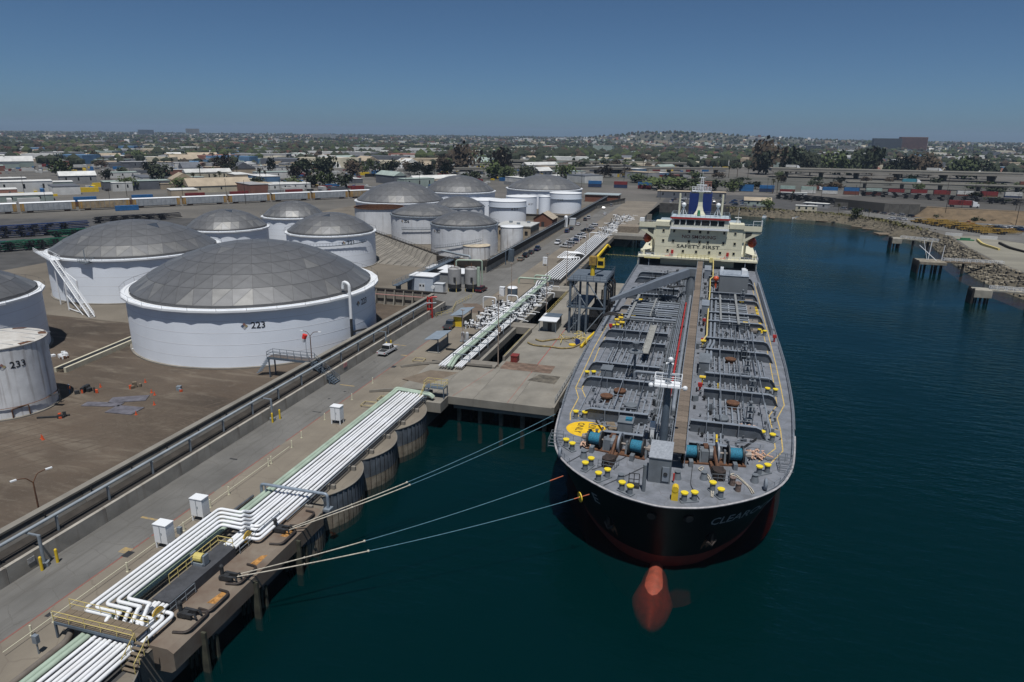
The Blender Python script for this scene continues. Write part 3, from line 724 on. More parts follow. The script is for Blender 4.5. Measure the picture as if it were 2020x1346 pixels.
def make_deck_gear():
    # catwalk: planks of grating, each a piece
    pl = MB(); pl.boxm(-.82, .82, -.97, .97, -.06, 0); pm = mesh_of(pl, 'grating_panel', mat('brown_deck_grating', (.17, .135, .105), .9, var=.15, scale=2, rnd=.18))
    cw = MB()
    y = 79.4; k = 0
    cat = part('catwalk', ship, (-.85-CX, 0-160, D+2.5))
    while y < 220:
        inst(pm, 'grating_panel', (0, y+1, 0), parent=cat); y += 2.0
    for s in (-1, 1):
        cw.boxm(-.85+s*.86-.06, -.85+s*.86+.06, 79.4, 220, D+2.25, D+2.52)
    yy = 80.4
    while yy < 220:
        for s in (-1, 1): cw.cyl((-.85+s*.8, yy, D), (-.85+s*.8, yy, D+2.4), .07, 5, caps=False)
        cw.boxm(-1.7, 0, yy-.06, yy+.06, D+2.2, D+2.4); yy += 4
    o = putw(cw, 'catwalk_frame', shipgrey_lt, ship)
    rl = MB()
    for s in (-1, 1): rl.rail([(-.85+s*.86, 80, D+2.5), (-.85+s*.86, 220, D+2.5)], 1.05, .025, 2.0, 2)
    putw(rl, 'catwalk_railing', shipgrey_lt, ship)
    # pipes along the centre line
    for i, (x, r, z, y0, y1, m) in enumerate([(-2.35, .30, 1.1, 98, 206, shipgrey_lt), (-3.15, .17, 1.2, 92, 168, redp), (-3.6, .08, 1.3, 86, 214, shipgrey_lt), (-3.9, .08, 1.3, 86, 214, shipgrey_lt), (-4.25, .09, 1.3, 88, 214, shipgrey_lt), (-4.6, .07, 1.0, 86, 214, shipgrey), (-5.0, .12, .9, 100, 206, shipgrey), (-2.8, .10, .7, 84, 206, shipgrey)]):
        p = MB(); p.tube([(x, y0, D), (x, y0, D+z), (x, (y0+y1)/2, D+z), (x, y1, D+z), (x, y1, D)], r, 8, .5); putw(p, 'red_deck_pipe' if m is redp else 'deck_pipe', m, ship, smooth=True)
    yp = MB(); yp.tube([(1.3, 134, D+.3), (1.3, 134, D+1.6), (2.0, 138, D+1.6), (2.0, 150, D+1.8), (2.3, 180, D+2.0), (2.3, 196, D+2.0), (3.0, 198, D+2.2), (3.0, 222, D+3.0)], .16, 8, .6)
    putw(yp, 'yellow_deck_pipe', yellow_pale, ship, smooth=True)
    for x, x2, y0, y1 in ((2.7, 2.9, 131, 188), (3.4, 3.9, 131, 176)):
        p = MB(); p.tube([(x-.5, 124, D+.2), (x-.5, 124, D+1.2), (x-.5, y0, D+1.2), (x, y0+3, D+1.2), (x2, y1, D+1.2), (x2, y1, D)], .26, 8, .6); putw(p, 'deck_pipe', shipgrey_lt, ship, smooth=True)
    c = MB(); c.tube([(-9.4, 109.5, D), (-9.4, 109.5, D+2.2), (-2.35, 109.5, D+2.2), (-2.35, 109.5, D+1)], .24, 8, .5); putw(c, 'cross_pipe', shipgrey_lt, ship, smooth=True)
    sp = MB(); yy = 88
    while yy < 212:
        sp = MB(); sp.boxm(-5.2, -1.95, yy-.08, yy+.08, D, D+.85); putw(sp, 'pipe_support', shipgrey, ship); yy += 3.1
    # manifold: transverse lines to both sides
    for i in range(10):
        y = 147+i*2.05
        p = MB(); p.tube([(-4.6, y, D+1.3), (-14.6, y, D+1.3), (-15.6, y, D+1.3)], .27 if i % 2 else .2, 8); p.cyl((-15.6, y, D+1.3), (-15.8, y, D+1.3), .42, 10); p.cyl((-9.5, y, D+1.3), (-9.2, y, D+1.3), .4, 10)
        if i in (1, 6): p.cyl((-7, y, D+1.3), (-7, y, D+2.3), .1, 6)
        putw(p, 'manifold_pipe', shipgrey_lt if i % 3 else shipgrey, ship, smooth=True)
        p = MB(); p.tube([(3.6, y+3, D+1.3), (10.6, y+3, D+1.3)], .27 if i % 2 else .2, 8); p.cyl((10.6, y+3, D+1.3), (10.8, y+3, D+1.3), .42, 10); p.cyl((6.5, y+3, D+1.3), (6.8, y+3, D+1.3), .4, 10)
        putw(p, 'manifold_pipe', shipgrey_lt if i % 3 else shipgrey, ship, smooth=True)
    for bx in ((-15.0, -14.4, 145, 170, D+1.7, D+2.0), (-10.4, -10.0, 149, 168, D+1.75, D+2.0), (8.2, 8.7, 148, 178, D+1.75, D+2.0), (4.6, 5.0, 150, 176, D+1.75, D+2.0)):
      b = MB(); b.boxm(*bx); putw(b, 'manifold_beam', mat('pale_worn_beam', (.24, .25, .25), .7, var=.2, scale=1), ship)
    t = MB(); t.boxm(11.0, 12.9, 148, 179, D+.3, D+.75); t.boxm(-17.6, -16.0, 146, 170, D+.3, D+.75); putw(t, 'drip_tray', mat('drip_tray_grating', (.20, .18, .16), .85, var=.2, scale=2), ship)
    yv = MB()
    rr = random.Random(5)
    for (x, y) in [(9.9, 151), (9.9, 172), (-14, 150), (-14, 166), (-16.4, 147), (-16.8, 149.5), (1.6, 112), (1.4, 134), (-15.6, 143), (-17, 145)]:
        yv.cyl((x-.5, y, D+1.5), (x+.5, y, D+1.5), .28, 8); yv.cyl((x, y, D+.2), (x, y, D+1.5), .12, 6)
    for j in range(9): yv.boxm(13.0, 13.5, 149+j*3.2, 150+j*3.2, D, D+.45)
    putw(yv, 'yellow_valve', yellow, ship)
    rv = MB()
    for (x, y) in [(1.3, 109), (1.2, 121), (1.3, 136), (1.35, 152), (-17.8, 141), (15.3, 143)]:
        rv.cyl((x, y, D), (x, y, D+1.1), .18, 6); rv.box((x, y, D+.9), (.7, .5, .6))
    putw(rv, 'red_fire_monitor', redp, ship)
    # clutter of small valves, brackets and lids that read as one mass
    f = MB(); f2 = MB(); rr = random.Random(11)
    for i in range(760):
        if i < 230: x = rr.uniform(-5.6, -1.7); y = rr.uniform(85, 215)
        elif i < 330: x = rr.uniform(.3, 3.2); y = rr.uniform(90, 215)
        else:
            x = rr.choice((rr.uniform(-15.5, -5.5), rr.uniform(3, 12))); y = rr.uniform(142, 214)
        w = rr.uniform(.12, .5); h = rr.uniform(.25, 1.3)
        q = f if rr.random() < .6 else f2
        if rr.random() < .5: q.box((x, y, D), (w, w*rr.uniform(.6, 2), h), rr.uniform(0, 3))
        else: q.cyl((x, y, D), (x, y, D+h), w*.4, 6); q.cyl((x, y, D+h*.7), (x, y, D+h*.8), w*.75, 6)
    putw(f, 'small_deck_fittings', shipgrey, ship, kind='stuff'); putw(f2, 'small_dark_fittings', dark, ship, kind='stuff')
    f = MB(); f2 = MB()
    for i in range(900):
        x = rr.choice((rr.uniform(-16, -5.5), rr.uniform(2.5, 12.4))); y = rr.uniform(86, 148); w = rr.uniform(.08, .3); h = rr.uniform(.1, .55)
        if (x < -13 and y < 92) or (x > 8.5 and y < 93): continue
        q = f if rr.random() < .55 else f2
        if rr.random() < .7: q.box((x, y, D), (w, w*rr.uniform(.7, 2.5), h), rr.uniform(0, 3))
        else: q.cyl((x, y, D), (x, y, D+h), w*.4, 5); q.cyl((x, y, D+h), (x, y, D+h+.04), w, 6)
    putw(f, 'small_deck_fittings', webgrey, ship, kind='stuff'); putw(f2, 'small_pale_fittings', shipgrey_lt, ship, kind='stuff')
    for i, y in enumerate((89, 96.5, 101.5, 110, 118.5, 123, 131.5, 141)):
        for x0, x1 in ((-13.5+i*.2, -5.3), (2.3, 9.5)):
            p = MB(); p.tube([(x0, y, D), (x0, y, D+.75), (x1, y, D+.75), (x1, y, D+.2)], .055, 5, .15, 2); putw(p, 'branch_pipe', shipgrey_lt, ship)
    for i, x in enumerate((-14.2, -10.8, -7.4, 4.4, 7.6, 10.6)):
        p = MB(); y1 = 142 if abs(x) > 9 else 146; p.tube([(x, 94, D), (x, 94, D+2.0), (x, y1, D+2.0), (x, y1, D)], .06, 5, .2, 2); putw(p, 'service_pipe', shipgrey_lt if i % 2 else webgrey, ship)
    # tank lids with rusty rims
    for x, y in ((-11, 103.3), (-12.7, 100.3), (6.4, 125.8), (6.3, 103.2), (-8.6, 97.5), (4.6, 96.5)):
        h = MB(); h.cyl((x, y, D), (x, y, D+.75), .85, 14); h.cyl((x, y, D+.75), (x, y, D+.95), 1.0, 14)
        putw(h, 'tank_hatch', rust if y > 99 else shipgrey, ship)
    # vent masts with round platforms
    for x, y, h in ((-9.6, 110.9, 6.0),):
        v = MB(); v.cyl((x, y, D), (x, y, D+h), .2, 8); v.cyl((x, y, D+h-.9), (x, y, D+h-.75), 1.25, 16); v.cyl((x, y, D+h), (x, y, D+h+.8), .45, 10, .6); v.rail([(x+1.2*math.cos(a*PI/4), y+1.2*math.sin(a*PI/4), D+h-.75) for a in range(9)], .9, .03, 1, 1)
        v.cyl((x, y, D+h-.9), (x-.9, y-.9, D+1), .06, 5); putw(v, 'vent_mast', shipgrey, ship)
    for x, y in ((9.2, 108.5), (8.8, 128), (9.0, 119), (8.4, 97), (-9.5, 150), (-9.6, 172), (10.2, 176)):
        v = MB()
        for a, b in ((-.45, -.45), (.45, -.45), (.45, .45), (-.45, .45)): v.cyl((x+a, y+b, D), (x+a, y+b, D+3.0), .05, 4, caps=False)
        for z in (1, 2, 3): v.boxm(x-.5, x+.5, y-.5, y+.5, D+z-.04, D+z)
        v.cyl((x, y, D), (x, y, D+3.4), .16, 6); v.ball((x, y, D+3.5), .3); putw(v, 'pressure_vent', shipgrey, ship)
    # aluminium gangway lying on deck
    g = MB(); g.boxm(-9.3, -8.1, 120.7, 140.5, D+1.95, D+2.1)
    for s in (-9.3, -8.1): g.boxm(s-.05, s+.05, 120.7, 140.5, D+1.9, D+2.45)
    for k in range(26): g.boxm(-9.2, -8.2, 121+k*.77, 121.1+k*.77, D+2.1, D+2.16)
    putw(g, 'stowed_gangway', mat('worn_aluminium', (.44, .44, .41), .5, metal=.3, var=.15, scale=1), ship)
    # lockers and boxes
    for (x0, x1, y0, y1, h, nm, m) in ((.9, 2.6, 117.5, 123, 2.3, 'deck_locker', shipgrey), (-15.0, -13.2, 109, 111.5, 2.1, 'deck_locker', shipgrey), (-9.4, -7.4, 88.2, 90.6, 1.8, 'deck_locker', shipgrey), (.6, 2.2, 160, 166, 2.6, 'deck_locker', shipgrey_lt), (.6, 2.4, 206, 214, 2.6, 'deck_locker', shipgrey_lt)):
        b = MB(); b.boxm(x0, x1, y0, y1, D, D+h); b.boxm(x0-.08, x1+.08, y0-.08, y1+.08, D+h, D+h+.08); putw(b, nm, m, ship)
    b = MB(); b.box((-10.5, 90.4, D+.05), (1.2, 2.6, .2), .3); b.box((-15, 112, D+.05), (1.5, 3.2, .2)); putw(b, 'timber_grating', wood, ship)
    b = MB(); b.box((-8.0, 89.3, D+1.82), (.9, .9, .35)); putw(b, 'blue_cover', rope_blue, ship)
    ro = mat('pale_orange_rope', (.62, .40, .29), .9, var=.25, scale=6)
    for x, y, n in ((8.8, 86.0, 26), (8.0, 94.5, 16), (-12.6, 82.8, 8)):
        rr = random.Random(int(x*10)); b = MB()
        for k in range(n):
            a = rr.uniform(0, 6); q = (x+rr.gauss(0, .45), y+rr.gauss(0, .35), D+.2+rr.random()*.7); b.tube([q, (q[0]+.4*math.cos(a), q[1]+.4*math.sin(a), q[2]+.1), (q[0]+.8*math.cos(a+.8), q[1]+.8*math.sin(a+.8), q[2]-.15)], .11, 5)
        putw(b, 'rope_heap', ro, ship)
    # grey deckhouse on the right and its pale roof
    b = MB(); b.boxm(4.5, 11.6, 183, 191, D, 16.0); putw(b, 'deckhouse', mat('plain_grey_house', (.17, .185, .20), .55, var=.05, scale=.3), ship)
    b = MB(); b.boxm(4.4, 11.7, 182.9, 191.1, 16.0, 16.1); b.boxm(5.3, 9.6, 184, 190.4, 16.1, 16.25); putw(b, 'deckhouse_roof', mat('pale_blue_grey_roof', (.36, .41, .47), .5, var=.25, scale=1, col2=(.22, .25, .29)), ship)
    b = MB(); b.box((10.6, 186, 16.1), (1.4, 1.2, 1.2)); b.cyl((10.5, 188.5, 16.1), (10.5, 188.5, 17.2), .6, 10); b.box((5, 190, 16.1), (.8, .8, .9)); putw(b, 'roof_fan', white, ship)
    b = MB(); b.ball((3.8, 194, D+2.6), .75, 10); b.cyl((3.8, 194, D), (3.8, 194, D+2), .3, 8); putw(b, 'orange_cover', orange, ship)
    # pale side fender rails at the manifold
    for s, x, y0, y1 in ((-1, -19.35, 140, 175), (1, 15.35, 148, 199)):
        b = MB(); b.tube([(x, y0, D+1.25), (x, y1, D+1.25)], .24, 8)
        k = int((y1-y0)/1.5)
        for j in range(k+1): b.boxm(x-.08-.3*s, x+.08, y0+j*1.5-.1, y0+j*1.5+.1, D, D+1.2)
        putw(b, 'side_rail', shipgrey_lt, ship)
    # deck edge railings
    for s in (-1, 1):
        b = MB(); b.rail(deck_edge(s, 76, 146 if s > 0 else 139, D, .25), 1.1, .028, 1.6, 3); putw(b, 'edge_railing', shipgrey_lt, ship)
        b = MB(); b.rail([(CX+s*18.1, 176, D), (CX+s*18.1, 222, D)], 1.1, .03, 1.6, 3); putw(b, 'edge_railing', shipgrey_lt, ship)
    b = MB(); b.rail([(-16.9, 83.6, D), (-12.5, 83.2, D)], 1.1, .03, 1.2, 2); b.rail([(8.6, 85.8, D), (12.6, 86.4, D)], 1.1, .03, 1.2, 2); b.rail([(-16.5, 111.6, D), (-6, 111.6, D)], 1.0, .025, 1.5, 2); b.rail([(2, 112, D+1.8), (12, 111.6, D+1.8)], 1.0, .025, 1.5, 2)
    putw(b, 'deck_railing', shipgrey_lt, ship)
    for x, y in ((-16.9, 82.5), (12.2, 84)):
        b = MB()
        for k in range(5): b.boxm(x-.8, x+.8, y-1.2+k*.5, y-1.1+k*.5, D+.2+.25*k, D+.25+.25*k)
        b.rail([(x-.8, y-1.2, D), (x-.8, y+1.2, D+.4), (x+.8, y+1.2, D+.4)], 1.1, .03, .8, 2); putw(b, 'side_platform', shipgrey, ship)
make_deck_gear()

def make_bow_gear():
    # bitts: pairs of posts with yellow caps
    P = [((-15.4, 82.0), (-14.4, 81.1)), ((-11.3, 77.5), (-11.8, 76.1)), ((-8.9, 75.1), (-9.8, 73.9)), ((-6.8, 72.4), (-5.8, 71.8)), ((.3, 72.0), (1.4, 72.5)), ((3.4, 75.5), (4.3, 74.1)), ((8.9, 81.4), (9.9, 82.2)), ((9.9, 92.6), (11.2, 92.0)), ((-17.5, 110.0), (-16.4, 110.4)), ((-16.0, 92.0), (-14.7, 92.1)), ((11.8, 110.8), (13.0, 110.7)), ((12.7, 148), (13.7, 147.2)), ((-17.4, 142), (-16.5, 142.5))]
    for i, pr in enumerate(P):
        (xa, ya), (xb, yb) = pr
        b = part('double_bollard', ship, ((xa+xb)/2-CX, (ya+yb)/2-160, D))
        for (x, y) in pr:
            lx, ly = x-(xa+xb)/2, y-(ya+yb)/2
            m = MB(); m.cyl((lx, ly, 0), (lx, ly, 1.05), .32, 12); put(m, 'bollard_post', shipgrey, b, smooth=True)
            m = MB(); m.cyl((lx, ly, 1.05), (lx, ly, 1.2), .43, 16); put(m, 'bollard_cap', mat('bright_yellow_cap', (.80, .62, .03), .5, var=.06, scale=2), b, smooth=True)
        m = MB(); m.box((0, 0, 0), (math.hypot(xb-xa, yb-ya)+.9, .8, .14), math.atan2(yb-ya, xb-xa)); put(m, 'bollard_base', shipgrey, b)
    for (x, y) in ((5.7, 77.7), (6.3, 76.4)):
        m = MB(); m.cyl((x, y, D), (x, y, D+.95), .33, 12); m.cyl((x, y, D+.95), (x, y, D+1.05), .4, 12); putw(m, 'rusty_bollard', mat('rusting_grey', (.18, .13, .11), .8, var=.35, scale=4), ship)
    for (x, y) in ((-12.6, 79.6), (-7.2, 74.6), (2.4, 78.2), (8.3, 79.3), (-.7, 77.4)):
        m = MB(); m.cyl((x, y, D), (x, y, D+.75), .5, 12, .36); m.cyl((x, y, D+.75), (x, y, D+.95), .3, 12); m.cyl((x, y, D+.95), (x, y, D+1.02), .4, 12); putw(m, 'fairlead_roller', shipgrey, ship, smooth=True)
    for (x, y) in ((-15.5, 78.6), (9.4, 77.6)):
        m = MB(); m.lathe([(.55+.22*math.cos(t*PI/6), .22*math.sin(t*PI/6)) for t in range(13)], 16); vs = [(x+v[2]*.9, y+v[1]*.7, D+.75+v[0]) for v in m.v]; m.v = vs; putw(m, 'ring_chock', shipgrey_lt, ship, smooth=True)
    m = MB(); m.box((-.75, 72.2, D), (.75, .7, 1.5)); m.cyl((-.75, 71.8, D+1.45), (-.75, 72.6, D+1.45), .37, 12); o = putw(m, 'yellow_bow_roller', yellow, ship)
    # forecastle house with door and pale sloped top
    h = MB(); h.boxm(-4.1, -1.5, 75.6, 79.2, D, 13.6); fh = putw(h, 'forecastle_house', shipgrey, ship)
    t = MB(); t.add([(-4.15, 75.5, 13.6), (-1.45, 75.5, 13.6), (-1.45, 79.3, 14.1), (-4.15, 79.3, 14.1), (-4.15, 75.5, 13.7), (-1.45, 75.5, 13.7), (-1.45, 79.3, 14.3), (-4.15, 79.3, 14.3)], [(0, 3, 2, 1), (4, 5, 6, 7), (0, 1, 5, 4), (1, 2, 6, 5), (2, 3, 7, 6), (3, 0, 4, 7)])
    putw(t, 'house_roof', mat('salt_worn_grey', (.34, .37, .41), .6, var=.25, scale=3, col2=(.22, .24, .27)), ship)
    d = MB(); d.boxm(-2.5, -1.65, 75.5, 75.6, D+.35, D+2.2); putw(d, 'house_door', shipgrey_lt, ship)
    d = MB(); d.cyl((-2.08, 75.42, D+1.3), (-2.08, 75.5, D+1.3), .25, 10); d.boxm(-2.55, -2.45, 75.45, 75.5, D+.4, D+2.2); putw(d, 'door_wheel', dark, ship)
    d = MB(); d.boxm(-1.2, -1.0, 76.1, 76.3, D+.3, D+1.2); putw(d, 'fire_extinguisher', redp, ship)
    l = MB(); l.boxm(-4.5, -4.2, 73.0, 73.2, D, D+3.2); l.cyl((-4.35, 73.1, D), (-4.35, 73.1, D+3.4), .22, 8); putw(l, 'bow_post', shipgrey, ship)
    b = MB(); b.box((-5.6, 73.8, D), (1.4, .9, .35)); b.rail([(-6.2, 74.2, D), (-5, 74.3, D)], 1.5, .05, .6, 2); putw(b, 'bow_grating', dark, ship)
    # combined windlasses: two rope drums, a chain wheel, gears on a rusty bed
    for k, (ox, oy, rz, xs) in enumerate([(-8.8, 82.6, R(-8), 1), (3.4, 83.2, R(9), 1)]):
        w = part('windlass', ship, (ox-CX, oy-160, D), rz)
        for x in (-2.9, 2.7):
            r = MB(); r.cyl((x-.75, 0, 1.35), (x+.75, 0, 1.35), .78, 16); put(r, 'rope_drum', rope_blue, w, smooth=True)
            f = MB()
            for e in (-.85, .85): f.cyl((x+e-.08, 0, 1.35), (x+e+.08, 0, 1.35), 1.12, 20)
            put(f, 'drum_flange', dark, w, smooth=True)
            s = MB(); s.box((x-1.3, 0, 0), (.25, 1.3, 1.8), 0, (1, .35)); s.box((x+1.3, 0, 0), (.25, 1.3, 1.8), 0, (1, .35)); put(s, 'bearing_stand', shipgrey, w)
        g = MB(); g.cyl((.35, 0, 1.4), (.6, 0, 1.4), 1.35, 22); put(g, 'chain_wheel', shipgrey_lt, w, smooth=True)
        g = MB(); g.cyl((.28, 0, 1.4), (.67, 0, 1.4), .9, 18); put(g, 'wheel_hub', dark, w)
        g = MB(); g.cyl((-.6, 0, 1.3), (0, 0, 1.3), .95, 14); g.box((-1.1, .2, 0), (.9, 1.6, 1.7)); put(g, 'gear_case', shipgrey, w)
        g = MB(); g.cyl((-4.6, 0, 1.35), (4.4, 0, 1.35), .14, 8); g.cyl((-4.7, 0, 1.35), (-4.1, 0, 1.35), .36, 10, .45); g.cyl((3.9, 0, 1.35), (4.6, 0, 1.35), .38, 10, .5); put(g, 'shaft', mat('worn_shaft', (.30, .26, .23), .6, var=.2, scale=3), w)
        g = MB(); g.boxm(-4, 4, -.9, .9, 0, .18); g.box((0, -1.6, 0), (1.2, 2.6, .5), 0, (.9, .8)); g.tube([(0, 0, 2.2), (0, -1.2, 1.6), (.1, -2.6, .8), (.1, -3.2, .2)], .2, 6); g.box((-.8, .9, 0), (.6, 1.3, 1.9)); put(g, 'chain_and_bed', rust, w)
        g = MB(); g.cyl((.1, -4.4, 0), (.1, -4.4, 1.15), .75, 12); g.box((.1, -3.4, 0), (1.4, 1.2, .9)); put(g, 'chain_stopper', mat('black_rusty_iron', (.035, .024, .02), .8, var=.5, scale=3), w)
        g = MB(); g.rail([(-.9, -5.2, 0), (1.2, -5.2, 0), (1.4, -3.8, 0)], 1.0, .035, .8, 2); g.box((-2.9, -1.4, 0), (.5, .9, .8)); g.box((2.5, -1.5, 0), (.5, .9, .8)); put(g, 'guard_rail', shipgrey, w)
    # loose lines on the forecastle deck
    for pts, m in (([(2.2, 81.4), (1.6, 80.6), (2.6, 79.6), (3.3, 77.2), (3.3, 73.9)], rope_white), ([(2.35, 81.2), (2.1, 80.3), (3.0, 79.2), (3.6, 76.6), (3.45, 73.8)], rope_white), ([(6.0, 80.6), (5.4, 80.2), (6.5, 79.6), (7.6, 77.5), (7.9, 76.0)], rope_white), ([(6.2, 80.3), (6.9, 79.2), (7.9, 77.2), (8.1, 76.2)], rope_white), ([(-6.6, 83), (-8, 80), (-11, 76.4)], dark), ([(-11.4, 83.5), (-13.5, 79), (-14.5, 77)], dark), ([(-4.3, 80), (-6.5, 76.5), (-9, 72.9)], dark), ([(1.0, 82.5), (.9, 76), (2, 72.9)], dark)):
        t = MB(); t.tube([(p[0], p[1], D+.12) for p in pts], .07 if m is rope_white else .035, 5, .8); putw(t, 'loose_rope', m, ship)
    # foremast
    fm = part('foremast', ship, (-3.0-CX, 86-160, D))
    m = MB(); m.cyl((0, 0, 0), (0, 0, 9.2), .55, 14, .45); m.cyl((0, 0, 9.2), (.1, 0, 12.2), .14, 8); put(m, 'mast_column', bluesteel, fm, smooth=True)
    m = MB(); m.box((0, -.2, 8.9), (3.4, 2.4, .14)); m.rail([(-1.7, -1.4, 9), (1.7, -1.4, 9), (1.7, 1.0, 9), (-1.7, 1.0, 9), (-1.7, -1.4, 9)], 1.1, .05, .9, 2); m.box((0, .5, 11.5), (1, .5, .12)); put(m, 'mast_platform', white, fm)
    m = MB()
    for x in (-2.1, 2.2): m.ball((x, -1.2, 9.0), .34, 8); m.cyl((x*.75, -1.2, 9.0), (x, -1.2, 9.0), .08, 5)
    m.ball((.1, 0, 12.3), .35, 8); put(m, 'mast_lamp', white, fm)
    m = MB()
    for s in (-.2, .2): m.cyl((.7, s+.3, 0), (.7, s+.3, 8.8), .035, 4)
    for k in range(22): m.cyl((.7, .1, .4*k), (.7, .5, .4*k), .025, 4)
    put(m, 'mast_ladder', shipgrey_lt, fm)
    m = MB()
    for k in range(3):
        x = .6+k*.35; m.cyl((x, -2.5, 1.2), (x, 6, 1.4), .05, 4)
    for k in range(12): m.cyl((.6, -2.5+k*.7, 1.25), (1.3, -2.5+k*.7, 1.25), .04, 4)
    put(m, 'pipe_ladder', shipgrey_lt, fm)
    m = MB(); m.box((-1.6, 1.2, 0), (.5, .4, 2.2)); m.box((-1.6, 1.1, 2.0), (.7, .3, 1.0)); put(m, 'white_locker', white, fm)
make_bow_gear()

def make_crane():
    c = part('hose_crane', ship, (-2.6-CX, 177-160, D))
    m = MB(); m.cyl((0, 0, 0), (0, 0, 6.2), 1.3, 16, .95); m.box((-.2, 0, 6.2), (2.4, 2.2, 1.9)); put(m, 'pedestal', shipgrey, c, smooth=True)
    m = MB()
    a, b = Vector((-1.0, -2.5, 7.4)), Vector((-17.4, -21.8, 3.4)); d = (b-a).normalized(); s = d.cross(Vector((0, 0, 1))).normalized(); u = s.cross(d)
    sec = [(a, .75, .95), (a.lerp(b, .35), .72, 1.0), (a.lerp(b, .75), .5, .65), (b, .35, .35)]
    vs = []
    for p, w, h in sec: vs += [p-s*w-u*h, p+s*w-u*h, p+s*w+u*h, p-s*w+u*h]
    fs = [(0, 1, 2, 3), (12, 15, 14, 13)]+[(4*i+k, 4*i+4+k, 4*i+4+(k+1) % 4, 4*i+(k+1) % 4) for i in range(3) for k in range(4)]
    m.add(vs, fs); put(m, 'jib', mat('blue_grey_jib', (.165, .19, .225), .5, var=.08, scale=.5), c)
    m = MB(); m.tube([(.6, .4, 7.6), (-5, -7, 8.1), (-12, -15.5, 6.3)], .06, 5); m.tube([(-1, -1.5, 5.6), (-5.5, -7.2, 6.2)], .22, 6); m.box((-17.2, -21.5, 2.6), (.6, .6, .9)); put(m, 'hoist_wire', dark, c)
    m = MB(); m.box((-3.5, -1.0, 3.2), (4.6, 1.2, .25), R(40)); m.cyl((-4, -2.5, 0), (-4, -2.5, 3.2), .15, 6); put(m, 'crane_platform', dark, c)
make_crane()

